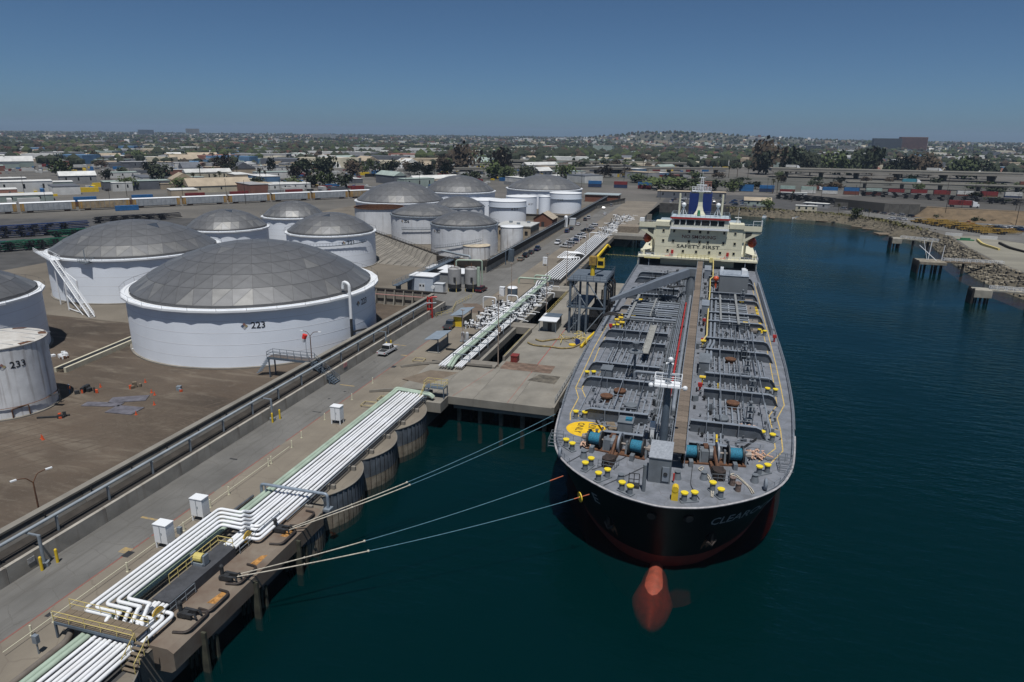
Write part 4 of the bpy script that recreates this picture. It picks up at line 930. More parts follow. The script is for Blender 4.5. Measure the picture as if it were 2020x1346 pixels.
def make_bridge():
    s = ship
    ud = MB(); ud.boxm(-20.6, 16.2, 222.6, 256, 13.1, 13.6); putw(ud, 'upper_deck', cream, s)
    lo = MB(); lo.boxm(-13.6, 9.4, 227, 255, D, 13.1); putw(lo, 'lower_house', cream, s)
    sd = MB()
    for x in (-20.5, 16.0): sd.boxm(x-.1, x+.1, 223, 256, D, 13.1)
    putw(sd, 'side_plating', cream, s)
    po = MB()
    for x in (-20.2, -17, 12.6, 15.9): po.boxm(x-.12, x+.12, 222.8, 223.1, D, 13.1)
    putw(po, 'deck_pillar', shipgrey_lt, s)
    b = MB(); b.boxm(-15.6, 11.2, 224, 241, 13.6, 23.2); blk = putw(b, 'accommodation_block', cream, s)
    # seams of the plated front
    se = MB()
    for z in (16.7, 19.9, 23.0): se.boxm(-15.55, 11.15, 223.975, 224, z, z+.05)
    putw(se, 'plate_seam', mat('cream_shade_seam', (.50, .47, .33), .6, var=.05), s)
    wn = MB(); wn.boxm(-.32, .32, -.05, .02, -.42, .42); wm = mesh_of(wn, 'cabin_window', glass)
    fr = MB()
    for a, b_, c_, d_ in ((-.42, .42, .42, .52), (-.42, .42, -.52, -.42), (-.42, -.32, -.42, .42), (.32, .42, -.42, .42)): fr.boxm(a, b_, -.08, .02, c_, d_)
    fm = mesh_of(fr, 'window_frame', mat('window_trim', (.56, .53, .38), .5, var=.05))
    for z, xs in ((21.75, (-13.1, -9.8, -5.1, -1.8, .6, 5.5, 8.8)), (18.55, (-13, -9.9, -5, -1.7, .8, 5.5, 8.9)), (15.45, (-11.4, -6.6, -2.5, 1.5, 4.8, 8.9))):
        for x in xs:
            w = inst(wm, 'cabin_window', (x-CX, 223.98-160, z), parent=s); inst(fm, 'window_frame', (0, 0, 0), parent=w)
    for txt, z, wid, m, h in (('NO SMOKING', 20.1, 10.3, mat('dark_red_lettering', (.12, .012, .015), .6, var=.1), 1.5), ('SAFETY FIRST', 17.0, 13.2, black, 1.5)):
        vs, fs = text_geo(txt, h); w = max(v[0] for v in vs)-min(v[0] for v in vs); k = wid/w
        o = lettering(txt, h, lambda x, y: (-2.1+x*k, 223.955, z+y), 'front_lettering', m, None); o.parent = s; o.location = Vector(o.location)-SHIP0
    # wheelhouse overhanging the front
    wh = MB(); wh.boxm(-10.8, 6.5, 223.3, 233, 22.7, 26.0); putw(wh, 'wheelhouse', mat('white_cream_paint', (.72, .70, .58), .5, var=.04, scale=.3), s)
    gl = MB(); gl.boxm(-.5, .5, -.04, .02, -.72, .72)
    wdt = [1.75, 1.7, 2.5, 1.75, 2.5, 2.2, 1.9]; x = -10.1
    for w in wdt:
        q = MB(); q.boxm(x+.08, x+w-.08, 223.22, 223.32, 23.95, 25.45); o = putw(q, 'wheelhouse_window', glass, s)
        q = MB(); q.boxm(x-.06, x+.06, 223.16, 223.34, 23.85, 25.55); putw(q, 'mullion', white, s); x += w+.18
    q = MB(); q.boxm(-11.2, 6.9, 222.95, 233.4, 26.0, 26.25); putw(q, 'wheelhouse_roof', mat('pale_blue_roof', (.42, .50, .55), .6, var=.1, scale=.4), s)
    q = MB(); q.boxm(-11.2, 6.9, 222.87, 222.95, 25.75, 26.3); putw(q, 'red_fascia', redp, s)
    q = MB(); q.boxm(-11.0, 6.7, 222.5, 223.3, 22.55, 22.7); q.rail([(-11, 222.55, 22.7), (6.7, 222.55, 22.7)], 1.0, .04, 1.2, 2); q.boxm(-11.0, 6.7, 222.5, 222.56, 22.7, 23.2); putw(q, 'window_walkway', white, s)
    for sg, x0, x1 in ((-1, -20.8, -15.6), (1, 11.2, 16.4)):
        w = MB(); w.boxm(x0, x1, 223.6, 228, 22.9, 23.15); w.boxm(x0, x1, 223.5, 223.6, 22.7, 24.3); xe = x0 if sg < 0 else x1; w.boxm(xe-.05, xe+.05, 223.6, 228, 22.9, 24.3); putw(w, 'bridge_wing', cream, s)
        t = MB(); xi, xo = (x1, x0) if sg < 0 else (x0, x1)
        prof = [(xi, 22.9), (xo, 22.9), (xo, 22.0), (xi+(xo-xi)*.55, 20.8), (xi, 19.0)]; prof_in = [(xi+(xo-xi)*.1, 22.3), (xi+(xo-xi)*.5, 22.3), (xi+(xo-xi)*.45, 21.4), (xi+(xo-xi)*.12, 20.4)]
        vs = [(u, 223.8, z) for u, z in prof]+[(u, 224.1, z) for u, z in prof]; n = 5
        t.add(vs, [tuple(range(n)), tuple(range(2*n-1, n-1, -1))]+[(a, (a+1) % n, n+(a+1) % n, n+a) for a in range(n)]); br = putw(t, 'wing_bracket', cream, s)
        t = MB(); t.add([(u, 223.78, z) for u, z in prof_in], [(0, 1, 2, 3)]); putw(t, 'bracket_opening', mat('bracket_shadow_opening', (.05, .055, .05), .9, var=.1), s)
        q = MB(); q.rail([(x0, 223.7, 24.3), (x1, 223.7, 24.3)], .5, .04, 1.3, 1)
        q.boxm(xe-1.4 if sg > 0 else xe, xe if sg > 0 else xe+1.4, 224, 226, 24.3, 25.4) if sg < 0 else q.rail([(xe-2.6, 224, 23.2), (xe, 224, 23.2), (xe, 227, 23.2)], 2.6, .09, 2.6, 1); putw(q, 'wing_rail', white, s)
    q = MB(); q.boxm(-15.7, -11.2, 223.6, 229, 23.2, 24.6); q.boxm(6.9, 11.3, 223.6, 229, 23.2, 24.6); putw(q, 'wing_bulwark', cream, s)
    # upper works
    q = MB(); q.boxm(-15, 10.6, 233, 241, 23.2, 24.0); q.rail([(-11, 223, 26.25), (6.7, 223, 26.25), (6.7, 233, 26.25), (-11, 233, 26.25), (-11, 223, 26.25)], 1.0, .04, 1.5, 2); putw(q, 'monkey_island', mat('pale_blue_deck', (.34, .40, .44), .6, var=.1, scale=.4), s)
    fn = MB(); fn.boxm(-6.3, .9, 238, 247, 23.5, 32.6); putw(fn, 'funnel', bluep, s)
    fn = MB(); fn.boxm(-6.1, .7, 238.2, 246.8, 32.6, 32.75)
    for x in (-4.8, -3.2, -1.6, -.2): fn.cyl((x, 241, 32.7), (x, 241, 34.0), .4, 8)
    putw(fn, 'funnel_top', dark, s)
    # cream radar mast flaring at its foot, crow's nest and lattice
    ms = MB(); sec = [(26.2, 1.9), (27.5, 1.15), (29, .75), (31, .62), (33.2, .62), (33.7, 1.1)]
    vs = []
    for z, w in sec: vs += [(-2.6-w, 232-w*.7, z), (-2.6+w, 232-w*.7, z), (-2.6+w, 232+w*.7, z), (-2.6-w, 232+w*.7, z)]
    ms.add(vs, [(4*i+k, 4*i+4+k, 4*i+4+(k+1) % 4, 4*i+(k+1) % 4) for i in range(5) for k in range(4)]+[(20, 21, 22, 23)]); putw(ms, 'radar_mast', cream, s)
    q = MB(); q.boxm(-5.5, .4, 230.4, 233.6, 33.7, 33.9); q.rail([(-5.5, 230.4, 33.9), (.4, 230.4, 33.9), (.4, 233.6, 33.9), (-5.5, 233.6, 33.9), (-5.5, 230.4, 33.9)], 1.2, .06, 1, 2)
    for a in ((-.5, -.5), (.5, -.5), (.5, .5), (-.5, .5)): q.cyl((-2.6+a[0], 232+a[1], 33.9), (-2.6+a[0]*.5, 232+a[1]*.5, 38.2), .09, 5)
    for k in range(6): z = 34.4+k*.7; q.box((-2.6, 232, z), (1.0-.08*k, 1.0-.08*k, .08))
    q.box((-2.6, 232, 38.0), (1.8, .5, .15)); q.cyl((-2.6, 232, 38.1), (-2.6, 232, 40.0), .05, 5); q.cyl((-3.4, 232, 38.1), (-3.4, 232, 39.2), .04, 5); q.boxm(-4.2, -1.0, 231.5, 231.9, 35.6, 35.9); putw(q, 'mast_head', white, s)
    for x, y, h in ((-9.0, 230, 6.6), (4.2, 230, 6.6)):
        q = MB(); q.cyl((x, y, 26.2), (x, y, 26.2+h), .33, 8); q.box((x, y, 26.2+h), (.5, .5, .3)); putw(q, 'antenna_post', cream, s)
    for x, z in ((-7.6, 29.6), (3.0, 29.8)):
        q = MB()
        for a in (-1, 0, 1): q.cyl((x+a*1.2, 228.5+abs(a), 26.2), (x, 229, z-.6), .1, 5)
        q.ball((x, 229, z), .75, 10); putw(q, 'satellite_dome', white, s, smooth=True)
    q = MB(); q.cyl((-2.8, 228.5, 26.2), (-2.8, 228.5, 27.4), .5, 8); q.ball((-2.8, 228.5, 27.7), .45, 8); putw(q, 'green_compass', mat('green_cover', (.05, .26, .12), .6, var=.1), s)
    q = MB()
    for a in (-1, 0, 1): q.cyl((9.3+a*.9, 227+abs(a), 23.4), (9.3, 227, 26.4), .1, 5)
    q.boxm(8.3, 10.3, 226.8, 227.2, 26.3, 26.5); q.cyl((9.3, 227, 26.4), (9.3, 227, 29.5), .04, 4); putw(q, 'small_radar', white, s)
    # aft winch deck gear and cargo crane behind, cream
    q = MB(); q.box((-14, 243, 13.6), (5, 8, 5.5)); q.box((-17, 246, 13.6), (3, 4, 8)); q.box((-13, 246, 19), (6, 3, 2.2), .3); q.cyl((-16, 244, 19), (-10, 247, 24), .5, 6); q.box((7, 245, 13.6), (6, 8, 7)); putw(q, 'aft_house', cream, s)
    q = MB(); q.boxm(-18, -16.5, 223.2, 223.5, 13.95, 14.2); q.rail([(-20.5, 222.7, 13.6), (-8, 222.7, 13.6)], 1.0, .05, 1.3, 2); q.rail([(4, 222.7, 13.6), (16.2, 222.7, 13.6), (16.2, 240, 13.6)], 1.0, .05, 1.3, 2); putw(q, 'upper_deck_rail', white, s)
    q = MB(); q.rail([(-8, 222.5, 13.6), (1.5, 222.5, 13.6)], 1.1, .07, 1.2, 2); q.boxm(-18.5, -13.5, 222.3, 222.55, 12.9, 13.2); q.box((2.3, 222, 12.7), (1, .5, 1.4)); q.boxm(2, 5.4, 222.2, 222.4, 13.7, 13.85); putw(q, 'yellow_rail', mat('pale_lemon_paint', (.68, .60, .25), .6, var=.1), s)
    for x, z in ((-9.9, 15.0), (7.1, 15.0)):
        q = MB(); q.box((x, 223.8, z-.6), (.75, .5, 1.3)); put_ = putw(q, 'red_hose_box', redp, s)
        q = MB(); q.boxm(x-2.2, x-.4, 223.3, 223.5, z-1.2, z-1.1); q.cyl((x-.8, 223.5, z-1.3), (x-.8, 223.5, z-.4), .12, 6); putw(q, 'monitor', orange, s)
    # davits and lifeboats hanging from them
    for sg, x in ((-1, -18.0), (1, 13.9)):
        q = MB()
        for y in (227.5, 233):
            q.box((x-sg*1.6, y, 13.6), (.5, .5, 4.4)); q.cyl((x-sg*1.6, y, 18), (x+sg*.4, y, 21.8), .25, 6); q.cyl((x-sg*1.6, y, 14.5), (x+sg*1.8, y, 13.6), .18, 6); q.cyl((x+sg*.4, y, 21.8), (x+sg*.4, y, 20.4), .06, 4)
        q.ball((x+sg*1.6, 225, 15), .5, 8); q.box((x+sg*1.2, 226, 13.6), (1, 1.2, 1.3)); putw(q, 'davit', cream, s)
        b = thing('lifeboat', 'orange enclosed lifeboat hanging on the %s side of the ship bridge' % ('wharf' if sg < 0 else 'open water'), 'lifeboat', (x+sg*.4, 230.2, 16.9), group='ship lifeboats')
        h = MB(); vs = []; n = 14; K = 9
        for j in range(K):
            t = -1+2*j/(K-1); w = 1.35*(1-abs(t)**2.6)**.6+.03
            for i in range(n):
                a = 2*PI*i/n; vs.append((w*math.cos(a), t*3.9, 1.55+(1.45 if math.sin(a) > 0 else 1.55)*math.sin(a)*(1-abs(t)**3*.5)))
        h.add(vs, [(j*n+i, j*n+(i+1) % n, (j+1)*n+(i+1) % n, (j+1)*n+i) for j in range(K-1) for i in range(n)]+[tuple(range(n)), tuple(range((K-1)*n, K*n))])
        put(h, 'boat_shell', orange, b, smooth=True)
        h = MB(); h.box((0, -.9, 2.7), (1.5, 1.6, .75), 0, (.75, .7)); put(h, 'boat_canopy', orange, b)
        h = MB(); h.box((0, -1.75, 2.85), (1.0, .08, .35)); h.boxm(-1.4, 1.4, -3.4, 3.4, 1.5, 1.6); put(h, 'boat_band', mat('dark_red_band', (.3, .03, .02), .6, var=.1), b)
make_bridge()

def make_moorings():
    # start (ship), end (hook), share of blue rope, label
    LN = [((-19.2, 92.6, 10.4), (-43.6, 60.5, 5.9), .62, 'upper of two parallel blue and white mooring lines to the far hook'),
          ((-19.0, 90.4, 10.2), (-43.5, 60.0, 5.9), .60, 'lower of two parallel blue and white mooring lines to the far hook'),
          ((-14.6, 76.6, 9.0), (-43.6, 51.3, 5.9), .66, 'mooring line from the bow edge with an orange end, third from the wharf'),
          ((-10.6, 72.6, 9.2), (-43.6, 50.8, 5.9), .66, 'lowest mooring line running through a yellow disc to the near hook')]
    for i, (a, b, fr, lab) in enumerate(LN):
        a, b = Vector(a), Vector(b); t = thing('mooring_line', lab, 'rope', (b.x, b.y, b.z), group='mooring lines of the tanker')
        def pt(u): return a.lerp(b, u)+Vector((0, 0, -.7*4*u*(1-u)))-b
        m = MB(); m.tube([pt(u*fr/16) for u in range(17)], .04, 6); put(m, 'blue_rope', line_blue, t)
        m = MB(); m.tube([pt(fr+u*(1-fr)/10) for u in range(11)], .065, 6); put(m, 'pale_tail', rope_white, t)
        m = MB(); p = pt(fr); m.ball(p, .16, 6); p = pt((1+fr)/2); m.ball(p, .13, 6); put(m, 'splice', rope_white, t)
        if i >= 2:
            m = MB(); m.tube([pt(0), pt(.05)], .06, 6); put(m, 'orange_end', mat('orange_chafe', (.5, .13, .06), .8, var=.2), t)
        if i == 3:
            m = MB(); d = (b-a).normalized(); p = pt(.03); m.cyl(p-d*.06, p+d*.06, .62, 20); m.cyl(p-d*.12, p+d*.12, .12, 8); put(m, 'rat_guard', yellow, t)
make_moorings()

# ================================================================== TANK FARM
alu = mat('mill_aluminium_panel', (.21, .212, .215), .44, metal=.5, var=.08, scale=.4, rnd=.085)
alu_pale = mat('pale_aluminium_panel', (.27, .268, .26), .42, metal=.45, var=.1, scale=.4, rnd=.08)
alu_joint = mat('dome_batten', (.13, .13, .133), .6, metal=.3, var=.1)
skyl = mat('skylight_panel', (.06, .068, .08), .2, var=.1)
tankwhite = mat('tank_white_paint', (.86, .91, .985), .55, var=.03, scale=.15)
tankold = mat('weathered_tank_paint', (.70, .72, .75), .65, var=.06, scale=.3, streak=.22)
tankrusty = mat('rust_streaked_tank', (.74, .75, .76), .75, var=.10, scale=.4, streak=.55)
def dome_pt(r, z0, h, rho, th):
    Rs = (r*r+h*h)/(2*h); q = r*rho
    return Vector((q*math.cos(th), q*math.sin(th), z0+math.sqrt(max(0, Rs*Rs-q*q))-(Rs-h)))
def dome_tris(K):
    ring = [[(0, 0)]]
    for k in range(1, K+1): ring.append([(k/K, 2*PI*i/(6*k)) for i in range(6*k)])
    T = []
    for k in range(1, K+1):
        a, b = ring[k-1], ring[k]; na, nb = len(a), len(b)
        for s in range(6):
            for i in range(k):
                o0 = b[(s*k+i) % nb]; o1 = b[(s*k+i+1) % nb]; i0 = a[(s*(k-1)+i) % na]
                T.append((k, o0, o1, i0))
                if i < k-1: T.append((k, o1, a[(s*(k-1)+i+1) % na], i0))
    return T
def tank_text(parent, s, r, ang, z, size, dim=False, diamond=True):
    m = black
    def fn(x, y): a = ang+x/r; return ((r+.03)*math.cos(a), (r+.03)*math.sin(a), z+y)
    lettering(s, size, fn, 'tank_number', m, parent)
    if diamond:
        w = size*.38; off = -size*len(s)*.34-w*1.0
        for (dx, dy, c) in ((-.5, 0, mat('faded_blue_print', (.08, .12, .2))), (.5, 0, mat('faded_yellow_print', (.42, .34, .18))), (0, .5, mat('faded_red_print', (.3, .16, .13))), (0, -.5, mat('faded_white_print', (.5, .5, .5)))):
            q = MB(); q.add([fn(off+w*dx+w*.46*a, w*dy+w*.46*b) for a, b in ((-1, 0), (0, -1), (1, 0), (0, 1))], [(0, 1, 2, 3)]); put(q, 'hazard_diamond', c, parent, recalc=False)
def dome_tank(label, c, r, rim, apex, K=6, split=True, seams=True, number=None, shellm=None, rimm=None, rot=0.0, ringw=.75, sky=(), seg=None):
    t = thing('storage_tank', label, 'storage tank', (c[0], c[1], 5.0), group='domed storage tanks')
    H = rim-5.0; h = apex-rim
    n = 64 if r > 18 else 48
    m = MB(); m.lathe([(r, 0), (r, H)], n); put(m, 'shell', shellm or tankwhite, t, smooth=True, recalc=False)
    m = MB(); m.lathe([(r+.45, 0), (r+.45, .25), (r-.1, .3)], n); put(m, 'base_ring', concrete, t, smooth=True)
    if seams:
        m = MB()
        for k in range(1, 5): z = H*k/5; m.lathe([(r+.004, z-.05), (r+.025, z), (r+.004, z+.05)], n)
        put(m, 'weld_seams', mat('weld_seam_white', (.74, .76, .80), .5, var=.03), t, kind='stuff')
    # polygonal wind girder
    sg = seg or int(round(2*PI*r/5.4)); m = MB(); ro = r+ringw
    for (ra, za, rb, zb) in ((r, H-.55, ro, H-.55), (ro, H-.55, ro, H-.15), (ro, H-.15, r*.955, H-.1)): m.lathe([(ra, za), (rb, zb)], sg)
    put(m, 'wind_girder', rimm or white, t)
    rd = r*.965; z0 = H+.4
    m = MB(); m.lathe([(rd+.1, H-.2), (rd+.06, z0)], n); put(m, 'dome_skirt', alu_joint, t, smooth=True)
    und = MB(); tr = dome_tris(K); rng = random.Random(int(r*100))
    whole = MB()
    for idx, (k, A, B, C_) in enumerate(tr):
        P = [dome_pt(rd, z0, h, q[0], q[1]+rot) for q in (A, B, C_)]
        cen = (P[0]+P[1]+P[2])/3; nrm = (P[1]-P[0]).cross(P[2]-P[0]).normalized()
        if nrm.z < 0: nrm = -nrm
        und.add([p-nrm*.03 for p in P], [(0, 1, 2)])
        In = [cen+(p-cen)*.972+nrm*.03 for p in P]
        g = MB() if split else whole
        mi = 2 if idx in sky else (1 if (k == K and rng.random() < .3) or rng.random() < .03 else 0)
        g.mi = mi if not split else 0
        g.add(In, [(0, 1, 2)])
        if mi < 2 and nrm.z > 0 and (In[1]-In[0]).cross(In[2]-In[0]).z < 0: g.f[-1] = g.f[-1][::-1]
        if split: put(g, 'dome_panel', (alu, alu_pale, skyl)[mi], t, recalc=True)
    put(und, 'dome_frame', alu_joint, t)
    if not split: put(whole, 'dome_panels', [alu, alu_pale, skyl], t, kind='stuff')
    m = MB()
    for i in range(sg):
        a = 2*PI*i/sg; m.cyl((ro*math.cos(a), ro*math.sin(a), H-.15), (ro*math.cos(a), ro*math.sin(a), H+.85), .035, 4, caps=False)
    m.lathe([(ro, H+.83), (ro+.03, H+.86), (ro, H+.89)], sg)
    put(m, 'rim_railing', alu_joint, t)
    if number:
        for (s, ang, z, size) in number: tank_text(t, s, r, ang, z, size)
    return t
def view_ang(c, off=0): return math.atan2(-c[1], -c[0])+off
def spiral(t, r, a0, a1, z0, z1, m):
    q = MB(); n = 26
    pts = [((r+.5)*math.cos(a0+(a1-a0)*i/n), (r+.5)*math.sin(a0+(a1-a0)*i/n), z0+(z1-z0)*i/n) for i in range(n+1)]
    q.tube(pts, .16, 4); q.rail([(p[0]*1.02, p[1]*1.02, p[2]) for p in pts], 1.0, .04, 1.5, 1); put(q, 'spiral_stair', m, t)

T1c = (-99.0, 133.1)
va = view_ang(T1c)
t1 = dome_tank('largest white tank numbered 223 with grey panelled dome beside the quay wall', T1c, 26.8, 17.2, 26.2, 7, True, number=[('223', va-.015, 8.7, 1.85), ('223', va+.97, 9.3, 1.9)], sky=(37, 61, 75), rot=.08, ringw=.95)
def t1_details():
    t = t1; a = va+.72; r = 26.8
    x, y = r*math.cos(a), r*math.sin(a); u = Vector((math.cos(a), math.sin(a), 0))
    m = MB(); m.tube([u*(r+1.0)+Vector((0, 0, 7.0)), u*(r+1.0)+Vector((0, 0, 14.6)), u*(r-.6)+Vector((0, 0, 15.0)), u*(r-.8)+Vector((0, 0, 13.4))], .32, 8, .7); put(m, 'vent_pipe', white, t, smooth=True)
    m = MB(); s = Vector((-u.y, u.x, 0)); m.tube([u*(r+1.0)+Vector((0, 0, 7.2)), u*(r+1.0)+Vector((0, 0, 3)), u*(r+1.1)+s*.6+Vector((0, 0, .2))], .3, 8, .6); m.tube([u*(r+1.0)+Vector((0, 0, 4.0)), u*(r+1.0)+s*5+Vector((0, 0, 3.6)), u*(r+1.2)+s*6+Vector((0, 0, 1))], .2, 6, .5); put(m, 'dark_vent_pipe', dark, t, smooth=True)
    m = MB(); m.rail([u*(r+1)+s*(6+k*1.2)+Vector((0, 0, 1+.3*k)) for k in range(5)], 1.0, .06, 1, 2); put(m, 'valve_platform', bluesteel, t)
t1_details()
T2c = (-162.9, 164.6)
t2 = dome_tank('white domed tank with a white stair tower left of the largest tank', T2c, 22.8, 17.3, 24.7, 6, True, sky=(40, 52), rot=.2)
def t2_stairs():
    t = t2; q = MB()
    def L(x, y, z): return Vector((x-T2c[0], y-T2c[1], z-5))
    top, foot = L(-166, 139.5, 17.0), L(-146.5, 131, 5.2)
    d = (foot-top); s = Vector((-d.y, d.x, 0)).normalized()*.6
    for e in (-1, 1): q.cyl(top+s*e, foot+s*e, .16, 6)
    n = 30
    for i in range(n+1):
        p = top.lerp(foot, i/n); q.cyl(p-s, p+s, .09, 4)
    q.rail([top+s, foot+s], 1.1, .05, 1.6, 2); q.rail([top-s, foot-s], 1.1, .05, 1.6, 2)
    put(q, 'stair_flight', white, t)
    q = MB()
    a = L(-158, 136.0, 5)
    for (x, y) in ((-158.5, 135.3), (-157, 137.5)):
        q.cyl(L(x, y, 5), L(x, y, 12.6), .2, 6)
    q.cyl(L(-158.5, 135.3, 9), L(-151, 132.5, 5), .1, 5); q.cyl(L(-158.5, 135.3, 5.5), L(-152, 133, 5.4), .12, 5); q.cyl(L(-158.5, 135.3, 8), L(-157, 137.5, 8), .1, 5); q.cyl(L(-157, 137.5, 12.5), L(-166, 139.5, 16.5), .1, 5); q.cyl(L(-166, 139.5, 5), L(-166, 139.5, 17), .15, 6)
    put(q, 'stair_support', white, t)
    q = MB(); q.add([L(-166.8, 139, 17), L(-165, 140.8, 17), L(-182, 150.5, 17), L(-183.5, 148.7, 17)], [(0, 1, 2, 3)]); q.rail([L(-166.8, 139, 17), L(-183.5, 148.7, 17)], 1.1, .06, 1.6, 2); q.rail([L(-165, 140.8, 17), L(-176, 147, 17)], 1.1, .06, 1.6, 2); put(q, 'stair_landing', white, t)
    q = MB(); q.box(L(-158, 142.5, 16.4), (3, 3, .2)); q.rail([L(-159.5, 141, 16.5), L(-156.5, 141, 16.5), L(-156.5, 144, 16.5)], 1.3, .06, .8, 3); q.cyl(L(-158, 142, 16), L(-158, 142, 20), .12, 6); put(q, 'gauge_platform', steel, t)
t2_stairs()
dome_tank('shaded domed tank cut off at the left edge behind tank 233', (-150.1, 98.7), 18.0, 17.6, 23.0, 5, False)
t5 = dome_tank('small domed tank behind the stair tower tank, second row', (-170, 215), 14.2, 17, 22.8, 5, True, sky=(22,))
t6 = dome_tank('white domed tank farthest back left of tank 221', (-168.6, 256), 12.7, 17, 22.5, 5, True, sky=(9,))
T7c = (-129.5, 219)
t7 = dome_tank('white domed tank numbered 221 behind the largest tank', T7c, 15.5, 17, 22.9, 5, True, number=[('221', view_ang(T7c)+.42, 9.4, 1.9)], sky=(20,), ringw=.6)
spiral(t7, 15.5, view_ang(T7c)-.9, view_ang(T7c)+.8, 8, 9.2, bluesteel)
dome_tank('wide low domed tank at the left of the rear row', (-158.3, 340), 23.4, 17, 26, 6, False, sky=(12, 30))
T10c = (-121, 285)
t10 = dome_tank('white domed tank numbered 206 with rusty roof edge', T10c, 15.1, 16.8, 20.7, 5, False, number=[('206', view_ang(T10c)-.55, 9.6, 1.7)], shellm=tankold, rimm=steel, ringw=.5)
spiral(t10, 15.1, view_ang(T10c)-.7, view_ang(T10c)+.2, 6.2, 6.6, bluesteel)
T11c = (-92.5, 257.1)
t11 = dome_tank('weathered white domed tank numbered 207 nearest the road', T11c, 13.3, 17, 21.1, 5, True, number=[('207', view_ang(T11c)-.85, 9.5, 1.7)], shellm=tankold, rimm=steel, ringw=.5)
spiral(t11, 13.3, view_ang(T11c)-1.0, view_ang(T11c)+.5, 3, 6.6, bluesteel)
dome_tank('widest dome in the middle of the rear row', (-152, 414), 22.4, 17, 25.8, 6, False, sky=(7,))
dome_tank('low domed tank with a roof pipe between the rear domes and tank 207', (-119.5, 325), 12.6, 16.6, 20.8, 5, False, shellm=tankold, rimm=steel, ringw=.4)
dome_tank('rearmost domed tank behind the plain white tanks', (-107.7, 459), 25.3, 17, 25.3, 6, False)

def plain_tank(label, c, r, rim, roof=.6, shellm=tankwhite, roofm=None, number=None, band=None, n=40, open_top=False, group='plain white tanks', name='storage_tank'):
    t = thing(name, label, 'storage tank', (c[0], c[1], 5), group=group); H = rim-5
    m = MB(); m.lathe([(r, 0), (r, H)], n); put(m, 'shell', shellm, t, smooth=True, recalc=False)
    if open_top:
        m = MB(); m.lathe([(r-.12, H), (r-.12, H-6)], n); m.sheet([((r-.15)*math.cos(2*PI*i/n), (r-.15)*math.sin(2*PI*i/n)) for i in range(n)], H-3.5); put(m, 'rusty_inside', rust, t)
        m = MB(); m.lathe([(r-.15, H-.02), (r-.15, H+.12), (r+.4, H+.12), (r+.4, H-.25), (r, H-.25)], n); put(m, 'rim', rust, t)
    else:
        m = MB(); m.lathe([(r+.12, H-.05), (r+.12, H+.1), (r, H+.14), (r*.5, H+.14+roof*.6), (.01, H+.14+roof)], n); put(m, 'roof', roofm or white, t, smooth=True)
    m = MB(); m.lathe([(r+.4, 0), (r+.4, .2), (r, .25)], n); put(m, 'base_ring', concrete, t)
    if band:
        m = MB(); m.lathe([(r, H*band), (r+.6, H*band), (r+.6, H*band+.12), (r, H*band+.12)], n); put(m, 'band_walkway', steel, t)
    if number: tank_text(t, number[0], r, view_ang(c, number[1]), number[2], number[3])
    return t
t4 = plain_tank('rust streaked white tank numbered 233 at the left edge', (-111.2, 80.8), 6.9, 16.8, .15, tankrusty, mat('rust_patched_roof', (.58, .565, .53), .8, var=.12, scale=.5, col2=(.45, .42, .38)), ('233', .30, 8.9, 1.55))
def t4_details():
    t = t4; rng = random.Random(4)
    for i in range(8):
        a = view_ang((-111.2, 80.8))+(.1+.5*i if i % 2 else -.2-.4*i); q = MB(); r0 = 5.4
        pts = [((r0+1.55)*math.cos(a-.18), (r0+1.55)*math.sin(a-.18)), ((r0+1.55)*math.cos(a+.16), (r0+1.55)*math.sin(a+.16)), (r0*math.cos(a+.1), r0*math.sin(a+.1)), ((r0+.3)*math.cos(a-.15), (r0+.3)*math.sin(a-.15))]
        q.sheet(pts, 11.97); put(q, 'rust_patch', rust, t, recalc=False)
    q = MB()
    for k in range(-3, 4): q.boxm(-6.4+abs(k)*.5, 6.4-abs(k)*.5, k*1.9-.04, k*1.9+.04, 11.98, 12.03)
    put(q, 'roof_seam', steel, t)
    a0 = view_ang((-111.2, 80.8)); q = MB()
    q.tube([(7.1*math.cos(a0+.0), 7.1*math.sin(a0+.0), .1), (7.1*math.cos(a0), 7.1*math.sin(a0), 1.7), (7.1*math.cos(a0+.33), 7.1*math.sin(a0+.33), 1.9), (7.1*math.cos(a0+.33), 7.1*math.sin(a0+.33), .1)], .1, 6, .2); put(q, 'door_sheet_outline', rust, t)
    q = MB(); q.lathe([(7.0, 1.9), (7.15, 1.95), (7.0, 2.0)], 40); put(q, 'sprinkler_ring', rust, t)
    q = MB(); q.sheet([(7.0*math.cos(a0+.85), 7.0*math.sin(a0+.85)), (8.6*math.cos(a0+.85), 8.6*math.sin(a0+.85)), (8.6*math.cos(a0+.95), 8.6*math.sin(a0+.95)), (7.0*math.cos(a0+.95), 7.0*math.sin(a0+.95))], 2.2); q.cyl((7.6*math.cos(a0+1.15), 7.6*math.sin(a0+1.15), 0), (7.6*math.cos(a0+1.15), 7.6*math.sin(a0+1.15), 2.4), .1, 6); put(q, 'open_hatch', dark, t)
t4_details()
t9 = plain_tank('open topped tank with rust red inside beside the wide rear dome', (-151.4, 301), 11.5, 17, shellm=tankold, open_top=True, group='open tanks')
plain_tank('white flat roofed tank numbered 213 at the front of the plain tanks', (-103.9, 357.6), 10.1, 17, number=('213', .45, 8.2, 1.5), band=.75)
plain_tank('white tank with shallow cone roof behind tank 213', (-125, 385), 10.2, 14.6, .9)
plain_tank('white tank numbered 211 second from the left of the plain tanks', (-104, 386.3), 8.9, 17, number=('211', .75, 8.2, 1.5))
plain_tank('narrow white tank squeezed between tanks 211 and 210', (-92.6, 396), 3.4, 16.5)
plain_tank('white banded tank numbered 210 at the right of the plain tanks', (-85.4, 422), 9.9, 17, number=('210', -.25, 8.4, 1.5), band=.72)
